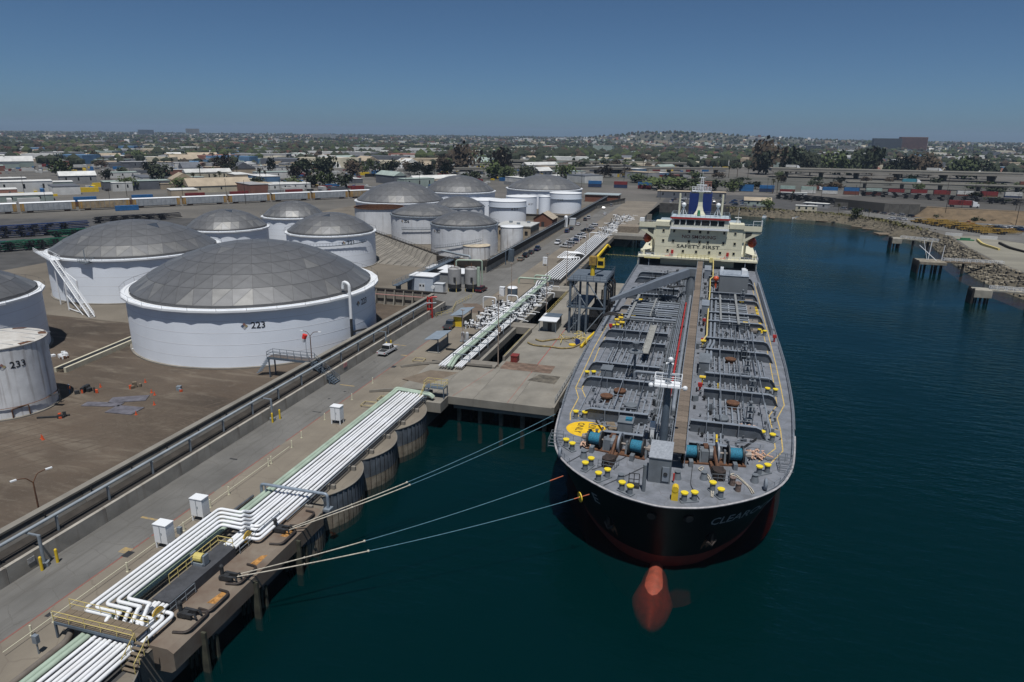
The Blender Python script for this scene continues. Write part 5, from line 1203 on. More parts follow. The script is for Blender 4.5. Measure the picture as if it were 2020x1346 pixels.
plain_tank('tall rust stained white tank beside tank 207', (-75.9, 267.7), 4.6, 15, .3, tankrusty, group='small rusty tanks')
plain_tank('low cream rusty tank in front of tank 207', (-83.8, 246.5), 5.2, 10, .2, tankrusty, mat('rusty_cream_roof', (.50, .43, .32), .8, var=.25, scale=.6), group='small rusty tanks')

# ================================================================== CONTAINMENT WALLS
def make_walls():
    w = thing('containment_wall', 'long concrete containment wall with dark ledge between road and dirt yard', 'wall', (-68, 60, 5))
    y0, y1 = -80.0, 168.0; seg = 12.4; n = int((y1-y0)/seg)
    for i in range(n):
        a, b = y0+i*seg+.03, y0+(i+1)*seg-.03
        m = MB(); m.extr([(-66.45, 5), (-66.0, 5), (-66.0, 7.0), (-66.45, 7.0)], 'y', a, b); putw(m, 'lower_wall_panel', wallcon, w)
        m = MB(); m.extr([(-70.2, 5), (-68.7, 5), (-68.7, 7.3), (-69.45, 8.75), (-70.2, 8.75)], 'y', a, b); putw(m, 'upper_wall_panel', mat('sloped_wall_concrete', (.135, .128, .115), .92, var=.2, scale=.35, bump=.15, streak=.25), w)
    m = MB(); m.add([(-66.4, y0, 6.92), (-66.4, y1, 6.92), (-68.75, y1, 7.28), (-68.75, y0, 7.28)], [(0, 1, 2, 3)]); putw(m, 'dark_ledge', concrete_dk, w)  # ledge drawn wholly in the darker concrete
    m = MB(); m.extr([(-70.05, 8.75), (-69.1, 8.75), (-69.1, 9.0), (-70.05, 9.0)], 'y', y0, y1); putw(m, 'coping', concrete_lt, w)
    m = MB(); m.extr([(-70.6, 5), (-69.95, 5), (-69.95, 8.7), (-70.2, 8.7)], 'y', y0, y1); putw(m, 'shadow_strip', dark, w)  # black strip painting in the shadow line behind the coping
    for i in range(40):
        y = y0+i*6.2+1.0; m = MB(); m.boxm(-69.0, -68.88, y, y+.14, 7.3, 8.9); putw(m, 'ledge_post', dark, w)
    # long pale pipe on brackets along the wall
    p = thing('wall_pipe', 'pale blue grey pipe carried on brackets along the containment wall', 'pipe', (-65.8, 60, 5))
    m = MB(); m.tube([(-67.0, -60, 9.0), (-67.0, 157, 9.0), (-64.6, 158, 9.0)], .19, 10); putw(m, 'pipe_run', mat('pale_blue_pipe_paint', (.30, .34, .37), .45, var=.1, scale=.5), p, smooth=True)
    m = MB(); m.tube([(-67.4, -60, 8.6), (-67.4, 157, 8.6)], .07, 5); putw(m, 'conduit', steel, p)
    k = 0; y = -54.0
    while y < 156:
        m = MB(); m.boxm(-67.12, -66.88, y-.1, y+.1, 6.95, 8.8); m.boxm(-67.5, -66.7, y-.08, y+.08, 8.72, 8.82)
        putw(m, 'pipe_bracket', steel, p); y += 7.0
    for y in (5.5, 47.5, 88.7, 130.5):
        m = MB(); m.cyl((-65.4, y, 5), (-65.4, y, 8.75), .18, 10); m.boxm(-67.1, -65.3, y-.1, y+.1, 8.65, 8.8); m.cyl((-65.4, y, 5), (-65.4, y, 5.5), .5, 8); putw(m, 'support_post', steel, p)
        for dx, dy, lab in ((.45, -.7, 'near'), (.75, .9, 'far')):
            b = MB(); b.cyl((0, 0, 0), (0, 0, 1.55), .16, 10); b.ball((0, 0, 1.55), .16, 8)
            me = mesh_of(b, 'bollard', yellow, smooth=True)
            where = {5.5: 'nearest', 47.5: 'lower left', 88.7: 'middle', 130.5: 'farthest'}[y]
            inst(me, 'guard_bollard', (-65.4+dx, y+dy, 5), label='yellow bollard on the %s side of the %s wall pipe post' % (lab, where), cat='bollard', group='yellow bollards along the wall')
    # cross wall with buttresses facing the camera
    w2 = thing('buttressed_wall', 'concrete cross wall with slanting buttresses beside the largest tank', 'wall', (-78, 168.5, 5))
    for i in range(7):
        x = -70-i*2.75; m = MB(); m.boxm(x-2.7, x, 168.4, 168.9, 5, 9.0); putw(m, 'wall_panel', concrete, w2)
        m = MB(); m.extr([(168.4, 5), (168.4, 9.0), (168.1, 9.0), (167.0, 5)], 'x', x-.18, x+.12); putw(m, 'buttress', concrete_lt, w2)
    m = MB(); m.boxm(-90, -66, 168.2, 169.1, 9.0, 9.25); putw(m, 'coping', concrete_dk, w2)
    m = MB(); m.boxm(-90, -70.4, 167.7, 167.95, 7.6, 7.8); putw(m, 'pink_rail', mat('pink_primer', (.5, .28, .25), .8, var=.15), w2)
    # ribbed revetment between tank 221 and tank 206
    w3 = thing('ribbed_revetment', 'sloping concrete revetment with diagonal ribs beside tank 221', 'wall', (-105, 240, 5))
    A, B, C_, E_ = Vector((-139, 271, 9)), Vector((-91, 225, 9)), Vector((-92.5, 221.5, 5)), Vector((-138, 226, 5))
    m = MB(); m.add([A, B, C_, E_], [(0, 1, 2, 3)]); putw(m, 'revetment_face', concrete, w3)
    for i in range(15):
        t = i/15; a = A.lerp(B, t); b = E_.lerp(C_, t); m = MB(); up = Vector((0, 0, .16)); s = Vector((.10, .06, 0))
        m.add([a-s, a+s, b+s, b-s, a-s+up, a+s+up, b+s+up, b-s+up], [(4, 5, 6, 7), (0, 1, 5, 4), (1, 2, 6, 5), (2, 3, 7, 6), (3, 0, 4, 7)]); putw(m, 'revetment_rib', concrete_lt, w3)
    m = MB(); m.tube([A+Vector((0, .3, .2)), B+Vector((0, .3, .2))], .35, 4); m.rail([A+Vector((0, 0, .3)), B+Vector((0, 0, .3))], 1.1, .06, 3, 2); putw(m, 'revetment_rail', concrete_dk, w3)
    # wall round tanks 206 and 207, flaring dark top
    w4 = thing('corner_wall', 'concrete containment wall with dark flared top around tank 207 and the rear tanks', 'wall', (-70, 300, 5))
    for (a, b) in (((-91, 224.5), (-77, 218.5)), ((-77, 218.5), (-71.5, 219.5))):
        a, b = Vector((*a, 5)), Vector((*b, 5)); n_ = Vector((b.y-a.y, a.x-b.x, 0)).normalized()
        m = MB(); up = Vector((0, 0, 2.2)); th = -n_*.5
        m.add([a, b, b+up, a+up, a+th, b+th, b+th+up, a+th+up], [(0, 1, 2, 3), (4, 7, 6, 5), (3, 2, 6, 7), (0, 4, 5, 1), (0, 3, 7, 4), (1, 5, 6, 2)]); putw(m, 'lower_wall', concrete_lt, w4)
        m = MB(); o = n_*.5; u2 = Vector((0, 0, 4.2)); m.add([a+up, b+up, b+up+o, a+up+o, a+u2+o, b+u2+o, b+u2+th, a+u2+th], [(0, 1, 2, 3), (3, 2, 5, 4), (4, 5, 6, 7), (0, 3, 4, 7), (1, 6, 5, 2)]); putw(m, 'flared_top', concrete_dk, w4)
    for i in range(26):
        y = 219.5+i*11.0; m = MB(); m.boxm(-71.6, -71.2, y+.03, y+10.97, 5, 7.2); putw(m, 'wall_panel', wallcon, w4)
        m = MB(); m.extr([(-71.2, 7.2), (-70.9, 7.2), (-70.7, 9.2), (-71.9, 9.2), (-71.9, 7.2)], 'y', y, y+11); putw(m, 'flared_top', concrete_dk, w4)
    m = MB(); m.rail([(-70.9, 221, 9.2), (-70.9, 500, 9.2)], 1.0, .06, 5.5, 2); m.tube([(-70.2, 221, 9.6), (-70.2, 500, 9.6)], .16, 6); putw(m, 'top_rail', steel, w4)
    m = MB(); m.cyl((-68.4, 243, 5), (-68.4, 243, 10), .18, 6); m.box((-69.5, 244.5, 5), (2, 2, 4.5)); m.box((-69.4, 237, 5), (.3, .3, 5)); putw(m, 'valve_rack', bluesteel, w4)
    # stained low walls behind the plain tanks
    for (a, b, lab) in (((-118, 345), (-88, 318), 'dark topped concrete dike wall running back from the rusty tank'), ((-112, 374), (-71, 372), 'brown concrete dike wall in front of tank 210'), ((-72, 447), (-58, 500), 'tan concrete panel wall beyond tank 210')):
        a, b = Vector((*a, 5)), Vector((*b, 5)); d = (b-a); k = max(2, int(d.length/6)); n_ = Vector((-d.y, d.x, 0)).normalized()*.25
        q = thing('dike_wall', lab, 'wall', (a+b)/2, group='dike walls'); o = (a+b)/2
        for i in range(k):
            p0, p1 = a.lerp(b, i/k+.002)-o, a.lerp(b, (i+1)/k-.002)-o; m = MB(); up = Vector((0, 0, 3.2)); m.add([p0-n_, p1-n_, p1+n_, p0+n_, p0-n_+up, p1-n_+up, p1+n_+up, p0+n_+up], [(4, 5, 6, 7), (0, 1, 5, 4), (1, 2, 6, 5), (2, 3, 7, 6), (3, 0, 4, 7)]); put(m, 'wall_panel', concrete, q)
        m = MB(); m.add([a-o-n_*2+Vector((0, 0, 3.2)), b-o-n_*2+Vector((0, 0, 3.2)), b-o+n_*2+Vector((0, 0, 3.2)), a-o+n_*2+Vector((0, 0, 3.2)), a-o-n_*2+Vector((0, 0, 3.6)), b-o-n_*2+Vector((0, 0, 3.6)), b-o+n_*2+Vector((0, 0, 3.6)), a-o+n_*2+Vector((0, 0, 3.6))], [(0, 3, 2, 1), (4, 5, 6, 7), (0, 1, 5, 4), (1, 2, 6, 5), (2, 3, 7, 6), (3, 0, 4, 7)]); put(m, 'dark_coping', concrete_dk, q)
    # low white kerb with pipes beside tank 233
    kb = thing('kerb_with_pipes', 'low cream kerb carrying dark pipes between tank 233 and the largest tank', 'kerb', (-128, 112, 5))
    a, b = Vector((-119, 96.5, 5)), Vector((-122.5, 122, 5))
    for dx, m_, h in ((-.5, cream, .9), (1.6, cream, 1.0)):
        m = MB(); d = (b-a).normalized(); s = Vector((d.y, -d.x, 0)); p, q = a+s*dx, b+s*dx; m.add([p, q, q+s*.5, p+s*.5, p+Vector((0, 0, h)), q+Vector((0, 0, h)), q+s*.5+Vector((0, 0, h)), p+s*.5+Vector((0, 0, h))], [(4, 5, 6, 7), (0, 1, 5, 4), (1, 2, 6, 5), (2, 3, 7, 6), (3, 0, 4, 7)]); putw(m, 'kerb', mat('cream_kerb_concrete', (.56, .52, .40), .85, var=.12, scale=.5), kb)
    for k in range(3):
        m = MB(); p = a+s*(.4+.4*k)+Vector((0, 0, .8)); q = b+s*(.4+.4*k)+Vector((0, 0, .8)); m.cyl(p, q, .16, 6); putw(m, 'dark_pipe', dark, kb)
make_walls()

# ================================================================== PIPELINES, WHARF, QUAY FURNITURE
def pipe_run(label, path, r, m, name='pipeline', group='pipelines on the quay', bend=.7, flange=0, n=10):
    t = MB(); t.tube(path, r, n, bend, 5)
    if flange:
        P = [Vector(p) for p in path]
        for i in range(len(P)-1):
            L = (P[i+1]-P[i]).length; d = (P[i+1]-P[i]).normalized(); k = int(L/flange)
            for j in range(1, k+1):
                q = P[i]+d*(j*flange); t.cyl(q-d*.06, q+d*.06, r*1.22, n)
    return put(t, name, m, label=label, cat='pipe', group=group, smooth=True)
def make_pipes():
    Z = 6.0
    for i, x in enumerate((-51.3, -50.75)):
        pipe_run('pale green pipe on the quay, %s one of the pair' % ('left' if i == 0 else 'right'), [(x, -60, Z), (x, 104.6-.7*i, Z), (x+.05, 105.6-.7*i, Z+.25), (-44.2, 104.7-.55*i, Z+.25), (-43.6, 104.7-.55*i, Z-.3)], .27, greenp, bend=.6)
    xs = [-49.95+i*.56 for i in range(9)]
    for i, x in enumerate(xs):
        z = Z+(.10 if i % 3 == 0 else 0)
        if i <= 4:      # expansion loop to the left
            xl = -53.0+i*.62; a = 41.2+i*.62; b = 60.2-i*.72; zz = Z+.95
            path = [(x, -60, z), (x, a-1.2, z), (x, a-.3, zz), (x, a, zz), (xl, a, zz), (xl, b, zz), (x, b, zz), (x, b+.35, zz), (x, b+1.6, z), (x, 104.3, z)]
            if i == 0: path = [(x, -60, z), (x, 104.3, z)]; 
            if i == 0: path = [(x, -60, z), (x, a-1.2, z), (x, a-.3, zz), (x, a, zz), (xl, a, zz), (xl, b, zz), (x, b, zz), (x, b+.35, zz), (x, b+1.6, z), (x, 104.3, z)]
            lab = 'white pipe with the %s nested rectangular loop, counted from the road' % ORD[i]
        else:           # short jog loops near the platform
            j = i-5; a = 42.4+j*.62; b = 46.2; xl = x-2.3+j*.2
            xl = -48.45+j*.46; a = 42.2+j*.62; b = 59.4-j*.75
            path = [(x, -60, z), (x, a, z), (xl, a, z), (xl, b, z), (x, b, z), (x, 104.3, z)]
            lab = 'white pipe that jogs left under the dark matting, %s from the water' % ORD[8-i]
        pipe_run(lab, path, .19, whitepipe, bend=.55, flange=11)
    pipe_run('thin dark pipe along the water edge beside the white pipes', [(-44.75, 66, 5.7), (-44.75, 103.5, 5.7)], .1, dark)
    pipe_run('thin grey pipe running beside the rightmost white pipe', [(-45.15, 62, 5.8), (-45.15, 103.8, 5.8)], .07, steel)
    pipe_run('brown grey pipe lying on the apron left of the green pipes', [(-52.6, -40, 5.5), (-52.6, 38.6, 5.5), (-53.3, 39.8, 5.5)], .3, mat('brown_grey_pipe', (.16, .14, .12), .8, var=.2, scale=.6))
    pipe_run('thin dark pipe lying on the apron from the pipe loop to the gantry', [(-53.0, 60.8, 5.4), (-52.9, 66.3, 5.4)], .16, mat('slate_pipe', (.09, .10, .115), .6, var=.2))
    # north of the crossing
    def far(x): return x
    L = [(-48.9, .2, whitepipe, 'first white pipe beyond the crossing, on the road side'), (-48.35, .2, whitepipe, 'second white pipe beyond the crossing'), (-47.8, .22, whitepipe, 'third white pipe beyond the crossing')]
    for k_, (x, r, m, lab) in enumerate(L): pipe_run(lab, [(x, 120.5, Z), (x, 200, Z), (x-.15-.3*(2-k_), 205, Z+.3), (x-.15-.3*(2-k_), 318, Z+.3)], r, m)
    pipe_run('wide pale green pipe beyond the crossing, left of the pair', [(-47.1, 120.5, Z-.2), (-47.1, 124, Z+.7), (-47.1, 203, Z+.7), (-47.1, 206.5, Z+.9), (-56, 206.5, Z+.9), (-56, 206.5, 5)], .3, greenp)
    pipe_run('wide pale green pipe beyond the crossing, right of the pair', [(-46.4, 120.5, Z-.2), (-46.4, 124, Z+.7), (-46.4, 208, Z+.7), (-46.4, 209.5, Z+1.4), (-51.5, 209.5, Z+1.4), (-51.5, 209.5, 5)], .3, greenp)
    for i in range(4):
        x = -45.7+i*.42; pipe_run('white pipe in the steel racks above the slip, %s from the green pair' % ORD[i], [(x, 121, Z-.1), (x, 160, Z-.1), (x, 176, Z)], .16, whitepipe)
    for i in range(5):
        x = -47.1+i*.85
        if i in (0, 1, 2, 3):
            j = i; a, b = 247+j*1.1, 262-j*1.1; xl = -52.4+j*.8
            path = [(x, 211, Z+.3), (x, a, Z+.3), (x, a, Z+1.0), (xl, a, Z+1.0), (xl, b, Z+1.0), (x, b, Z+1.0), (x, b, Z+.3), (x, 318, Z+.3)]
            lab = 'far white pipe with the %s loop around the open square' % ORD[j]
        else:
            path = [(x, 211, Z+.3), (x, 318, Z+.3)]; lab = 'far straight white pipe, %s from the water' % 'first'
        pipe_run(lab, path, .2, whitepipe, bend=.6)
    # sleepers under the pipes
    s = MB(); s.boxm(-4.0, 4.0, -.2, .2, 0, .62); sm = mesh_of(s, 'sleeper', concrete)
    for k in range(30):
        y = -22+k*5.5
        if 38 < y < 61 or 104 < y: continue
        LATER.append((inst(sm, 'pipe_sleeper', (-48.1, y, 5.0), cat='sleeper', group='sleepers under the pipes'), 'concrete sleeper under the pipe row', 'from the camera'))
    for k in range(14):
        y = 125+k*6.0
        t = thing('pipe_rack', '%s blue grey steel rack frame along the green pipes, counted from the crossing' % ORD[k], 'rack', (-46, y, 5), group='steel racks along the green pipes')
        m = MB()
        for x in (-1.6, .3, 2.0): m.boxm(x-.07, x+.07, -.07, .07, 0, 2.3)
        put(m, 'rack_post', steel, t); m = MB(); m.boxm(-1.7, 2.1, -.08, .08, 1.1, 1.22); m.boxm(-1.7, 2.1, -.08, .08, 2.15, 2.3); put(m, 'rack_beam', steel, t)
make_pipes()

def railing(label, pts, m=yellow_pale, h=1.1, r=.045, step=2.0, rails=2, group='railings', name='railing'):
    q = MB(); q.rail(pts, h, r, step, rails); return put(q, name, m, label=label, cat='railing', group=group)
def make_quay_things():
    # timber foot bridge over the pipes
    b = thing('foot_bridge', 'weathered timber foot bridge with yellow rails over the near pipes', 'foot bridge', (-50, 40.2, 5))
    for k in range(30):
        m = MB(); m.boxm(-4.5+k*.3, -4.22+k*.3, -.85, .85, 1.75, 1.85+.012*(k % 3)); put(m, 'plank', wood, b)
    m = MB(); m.boxm(-4.5, 4.5, -.95, -.8, 1.5, 1.75); m.boxm(-4.5, 4.5, .8, .95, 1.5, 1.75); put(m, 'bridge_beam', bluesteel, b)
    for x in (-4.4, 4.4):
        for y in (-.87, .87): m = MB(); m.boxm(x-.09, x+.09, y-.09, y+.09, 0, 1.6); put(m, 'bridge_leg', bluesteel, b)
    for y in (-.9, .9): m = MB(); m.rail([(-4.5, y, 1.85), (4.5, y, 1.85)], 1.05, .035, 1.8, 2); put(m, 'handrail', yellow_pale, b)
    for k in range(6): m = MB(); m.boxm(4.6+k*.0, 6.0, -1.0-k*.33, -.72-k*.33, 1.6-k*.27, 1.68-k*.27); put(m, 'tread', wood, b)
    m = MB(); m.rail([(6.0, -.8, 1.6), (6.0, -2.6, .1)], 1.0, .04, .7, 1); m.rail([(4.6, -.8, 1.6), (4.6, -2.6, .1)], 1.0, .04, .7, 1); put(m, 'stair_rail', yellow_pale, b)
    # pipe gantry across the row
    g = thing('pipe_gantry', 'blue grey pipe portal crossing low above the white pipes', 'gantry', (-46.5, 66.5, 5))
    m = MB(); m.tube([(-5.2, 0, 0), (-5.2, 0, 2.2), (4.2, .1, 2.2), (4.2, .1, 0)], .19, 8, .4); put(m, 'portal', mat('blue_grey_pipe', (.22, .27, .33), .5, var=.12), g, smooth=True)
    m = MB(); m.cyl((-4.6, 0, 0), (-4.6, 0, 2.1), .1, 6); m.box((-4.9, 0, 0), (1.1, .9, .25)); m.box((4.2, .1, 0), (.9, 1.0, .3)); put(m, 'foot', steel, g)
    # white electrical cabinets on legs
    for x, y, lab in ((-54.8, 90.9, 'white cabinet on legs farthest along the near apron'), (-55.8, 60.2, 'white cabinet on legs, the right of the near pair'), (-55.7, 54.3, 'white cabinet on legs, the left of the near pair'), (-55.2, 240, 'small white cabinet beside the far pipes')):
        c = thing('equipment_cabinet', lab, 'cabinet', (x, y, 5), group='white cabinets on legs')
        m = MB(); m.boxm(-.85, .85, -.6, .6, .75, 3.0); m.boxm(-.9, .9, -.66, .66, 3.0, 3.08); put(m, 'cabinet_body', white, c)
        for sx in (-.75, .75):
            for sy in (-.5, .5): m = MB(); m.boxm(sx-.08, sx+.08, sy-.08, sy+.08, 0, .75); put(m, 'cabinet_leg', white, c)
        m = MB(); m.boxm(-.03, .03, -.63, -.6, .85, 2.9); m.boxm(.12, .2, -.64, -.6, 1.8, 2.1); put(m, 'cabinet_door_edge', steel, c)
        m = MB(); m.boxm(-.6, .6, -.5, .5, 0, .12); put(m, 'plinth', concrete, c)
    # small posts along the apron
    for i, (x, y) in enumerate([(-56.9, 38.8), (-56.6, 40.8), (-56.1, 49.2), (-56.0, 57.5), (-56.6, 62.8), (-56.5, 66.2), (-56.4, 74.6), (-56.5, 75.4), (-56.7, 80.8), (-57.2, 84.2), (-57.5, 91.5), (-57.6, 100.8), (-57.3, 34.5), (-58, 109.5)]):
        m = MB(); m.cyl((0, 0, 0), (0, 0, 1.15), .09, 6); m.boxm(-.12, .12, -.12, .12, 0, .1); me = mesh_of(m, 'post', cream)
        LATER.append((inst(me, 'marker_post', (x, y, 5), cat='post', group='cream posts along the apron'), 'slim cream marker post along the apron edge', 'from the camera'))
    c = MB(); c.tube([(-56.8, 36, 5.5), (-56.6, 80, 5.5)], .04, 4); put(c, 'post_cable', cream, label='thin cable strung between the cream posts', cat='cable')
    for i, (x, y) in enumerate(((-54.6, 55.4), (-54.2, 37.2))):
        m = MB(); m.cyl((0, 0, 0), (0, 0, 1.3), .07, 6); m.box((0, 0, 1.2), (.5, .35, .8)); put_ = put(m, 'switch_box', steel, label=['grey switch box on a post between the white cabinets', 'grey switch box on a post near the foot bridge'][i], cat='switch box', group='switch boxes'); put_.location = (x, y, 5)
    # yellow rails on the platform, winch, discs, hose bits
    railing('yellow railing beside the mooring platform matting', [(-48.7, 47.2, 6.44), (-48.7, 54.5, 6.44), (-46.8, 54.5, 6.44)], yellow_pale, step=1.2)
    railing('grey railing along the platform above the pipe jogs', [(-46.4, 41.4, 5.4), (-46.4, 48, 5.4)], steel, step=1.4)
    railing('grey railing beside the far end of the mooring platform', [(-46.4, 55, 5.4), (-46.4, 62.5, 5.4)], steel, step=1.4)
    for i, (x, y) in enumerate(((-46.9, 43.6), (-47.0, 57.2))):
        m = MB(); m.cyl((-.08, 0, .75), (.08, 0, .75), .72, 18); m.boxm(-.15, .15, -.2, .2, 0, .3); me = put(m, 'pipe_disc', mat('ochre_paint', (.55, .36, .05), .6, var=.15), label=['round ochre disc standing by the near pipe jogs', 'round ochre disc standing by the far pipe jogs'][i], cat='disc', group='ochre discs'); me.location = (x, y, 5.3)
    w = thing('capstan_winch', 'small yellow and grey capstan winch on the dark matting', 'winch', (-48.2, 51.0, 6.44))
    m = MB(); m.cyl((-.5, 0, .75), (.5, 0, .75), .48, 12); put(m, 'drum', mat('pale_yellow_drum', (.6, .5, .16), .6, var=.15), w); m = MB(); m.boxm(-.7, .7, -.5, .5, 0, .3); m.box((-.75, 0, .1), (.25, .7, 1.1)); m.box((.75, 0, .1), (.25, .7, 1.1)); put(m, 'frame', steel, w)
    # lamp post and wind sock on the dirt yard
    l = thing('lamp_post', 'brown twin arm lamp post beside the largest tank', 'lamp post', (-74, 114.6, 5)); m = MB(); m.cyl((0, 0, 0), (0, 0, 6.5), .12, 8, .08); m.tube([(0, 0, 6.4), (-.6, 0, 7.2), (-1.6, 0, 7.4)], .06, 5, .3); m.tube([(0, 0, 6.4), (.6, .3, 7.2), (1.6, .5, 7.3)], .06, 5, .3); put(m, 'lamp_pole', rust, l); m = MB(); m.box((-1.8, 0, 7.3), (.6, .25, .14)); put(m, 'lamp_head', white, l); m = MB(); m.box((1.9, .5, 7.2), (.7, .25, .14)); put(m, 'lamp_head', white, l)
    l2 = dup(l, (-71.5, 52.6, 5), 1.2, 'brown lamp post at the lower left edge of the dirt yard')
    k = thing('wind_sock', 'red and white wind sock on a thin pole by the stair platform', 'wind sock', (-73, 111.4, 5)); m = MB(); m.cyl((0, 0, 0), (0, 0, 7.8), .05, 6); put(m, 'pole', steel, k); m = MB(); m.cyl((0, 0, 7.7), (-.25, -.1, 6.9), .5, 10, .42); put(m, 'sock_red', mat('bright_red_cloth', (.75, .04, .03), .7), k); m = MB(); m.cyl((-.26, -.1, 6.88), (-.4, -.15, 6.2), .42, 10, .3); put(m, 'sock_white', white, k)
    # steel stair over the wall
    s = thing('stair_platform', 'blue grey steel stair platform crossing over the containment wall', 'stairs', (-71, 107.5, 5))
    m = MB(); m.boxm(-7.5, 1.6, -1.0, 1.0, 3.9, 4.05); put(m, 'platform_deck', mat('brown_steel_deck', (.12, .10, .09), .8, var=.2), s)
    m = MB(); m.boxm(-7.5, 1.6, -1.05, -.95, 3.7, 4.1); m.boxm(-7.5, 1.6, .95, 1.05, 3.7, 4.1); put(m, 'edge_beam', bluesteel, s)
    m = MB(); m.rail([(-7.5, -1, 4.05), (1.6, -1, 4.05)], 1.1, .05, 1.5, 2); m.rail([(1.6, 1, 4.05), (-7.5, 1, 4.05), (-7.5, -1, 4.05)], 1.1, .05, 1.5, 2); put(m, 'platform_rail', bluesteel, s)
    for k in range(14): m = MB(); m.boxm(1.6+k*.36, 1.95+k*.36, -.9, .9, 3.85-k*.28, 3.9-k*.28); put(m, 'tread', bluesteel, s)
    for k in range(9): m = MB(); m.boxm(-7.9-k*.3, -7.6-k*.3, -.9, .9, 3.7-k*.4, 3.75-k*.4); put(m, 'tread', bluesteel, s)
    m = MB()
    for y in (-.95, .95): m.add([(1.6, y, 3.5), (6.7, y, -.1), (6.7, y, .25), (1.6, y, 4.0)], [(0, 1, 2, 3)]); m.rail([(1.6, y, 4.0), (6.7, y, .1)], 1.0, .05, 1.2, 2)
    put(m, 'stringer', bluesteel, s)
    for x, y in ((-7.2, -.9), (-7.2, .9), (5.6, -.9), (2.2, -.9)): m = MB(); m.boxm(x-.1, x+.1, y-.1, y+.1, 0, 3.8 if x < 3 else .9); put(m, 'platform_leg', bluesteel, s)
    for x, y, t_ in ((-65.9, 113.6, 'NO'), (-65.9, 127, 'EX')):
        pass
    m = MB(); m.boxm(-65.98, -65.93, 113, 114.3, 6.1, 6.9); put(m, 'wall_sign', mat('red_white_sign', (.55, .25, .24), .6, var=.3, scale=4), label='small red and white sign on the containment wall near the stairs', cat='sign')
    m = MB(); m.boxm(-65.98, -65.93, 46.2, 47.0, 5.9, 6.5); put(m, 'wall_sign', mat('grey_sign', (.42, .42, .42), .6, var=.3, scale=5), label='small grey notice on the wall behind the lower left bollards', cat='sign')
    # shelters
    for i, (x, y, L, lab) in enumerate(((-54.2, 133.5, 6.4, 'open shelter with blue grey roof beside the pipes'), (-56.3, 155, 7.5, 'blue roofed shelter with a yellow panel behind the dark pickup'))):
        s = thing('shelter', lab, 'shelter', (x, y, 5), group='roofed shelters')
        m = MB(); m.boxm(-1.4, 1.4, -L/2, L/2, 0, .15); put(m, 'slab', concrete_lt, s)
        m = MB(); m.add([(-1.9, -L/2-.4, 2.9), (1.7, -L/2-.4, 3.4), (1.7, L/2+.4, 3.4), (-1.9, L/2+.4, 2.9), (-1.9, -L/2-.4, 3.02), (1.7, -L/2-.4, 3.52), (1.7, L/2+.4, 3.52), (-1.9, L/2+.4, 3.02)], [(0, 3, 2, 1), (4, 5, 6, 7), (0, 1, 5, 4), (1, 2, 6, 5), (2, 3, 7, 6), (3, 0, 4, 7)]); put(m, 'roof', mat('blue_grey_roof_sheet', (.24, .29, .34), .5, var=.1, scale=.8), s)
        for yy in (-L/2+.3, L/2-.3):
            m = MB(); m.boxm(.9, 1.1, yy-.1, yy+.1, .15, 3.3); m.boxm(-.7, 1.1, yy-.06, yy+.06, 2.9, 3.05); put(m, 'post', bluesteel, s)
        m = MB(); m.boxm(.95, 1.05, -L/2+.3, L/2-.3, .5, 2.2); put(m, 'back_panel', bluesteel if i == 0 else mat('dark_tan_panel', (.20, .17, .11), .8, var=.2), s)
        if i == 1: m = MB(); m.boxm(-1.2, .9, -L/2+.2, -L/2+.3, .15, 2.6); put(m, 'end_panel', yellow, s)
    # crossing: ramp patch, kerb walls, yellow frames on the apron
    for i, (x, y) in enumerate(((-53.5, 99.2), (-52.0, 102.4), (-55, 124.5))):
        m = MB()
        for a in (-1, 1): m.boxm(-1.1, 1.1, a*.9-.06, a*.9+.06, .3, .42); m.boxm(a*1.1-.06, a*1.1+.06, -.9, .9, .3, .42)
        for a in (-1, 1):
            for b_ in (-1, 1): m.boxm(a*1.1-.05, a*1.1+.05, b_*.9-.05, b_*.9+.05, 0, .42)
        q = put(m, 'pit_guard', mat('tan_steel_guard', (.48, .40, .22), .7, var=.2), label=['low tan guard frame on the apron left of the green elbow', 'low tan guard frame nearest the green elbow', 'low tan guard frame beyond the crossing'][i], cat='guard frame', group='low pit guards'); q.location = (x, y, 5); q.rotation_euler.z = .05
    # small kit near the crossing
    for i, (x, y, lab) in enumerate(((-50.6, 140.5, 'pair of pale cylinders on a stand beside the near shelter'),)):
        t = thing('gas_bottle_stand', lab, 'cylinder stand', (x, y, 5)); 
        for dx in (-.5, .5): m = MB(); m.cyl((dx, 0, .3), (dx, 0, 2.0), .4, 10); m.ball((dx, 0, 2.0), .4, 10); put(m, 'cylinder', mat('pale_grey_cylinder', (.48, .50, .52), .5, var=.1), t, smooth=True)
        m = MB(); m.boxm(-1.1, 1.1, -.5, .5, 0, .3); put(m, 'stand', steel, t)
    for i, (x, y) in enumerate(((-51.2, 133.5), (-50.2, 145.5), (-50.8, 124.8))):
        m = MB(); m.boxm(-1.3, 1.3, -.3, .3, .02, .35); m.boxm(-1.3, 1.3, -.32, -.2, .35, .5); q = put(m, 'dark_trough', dark, label=['dark steel trough between the near shelter and the pipes', 'dark steel trough beside the white valves', 'dark steel trough close to the crossing kerb'][i], cat='trough', group='dark troughs'); q.location = (x, y, 5)
make_quay_things()

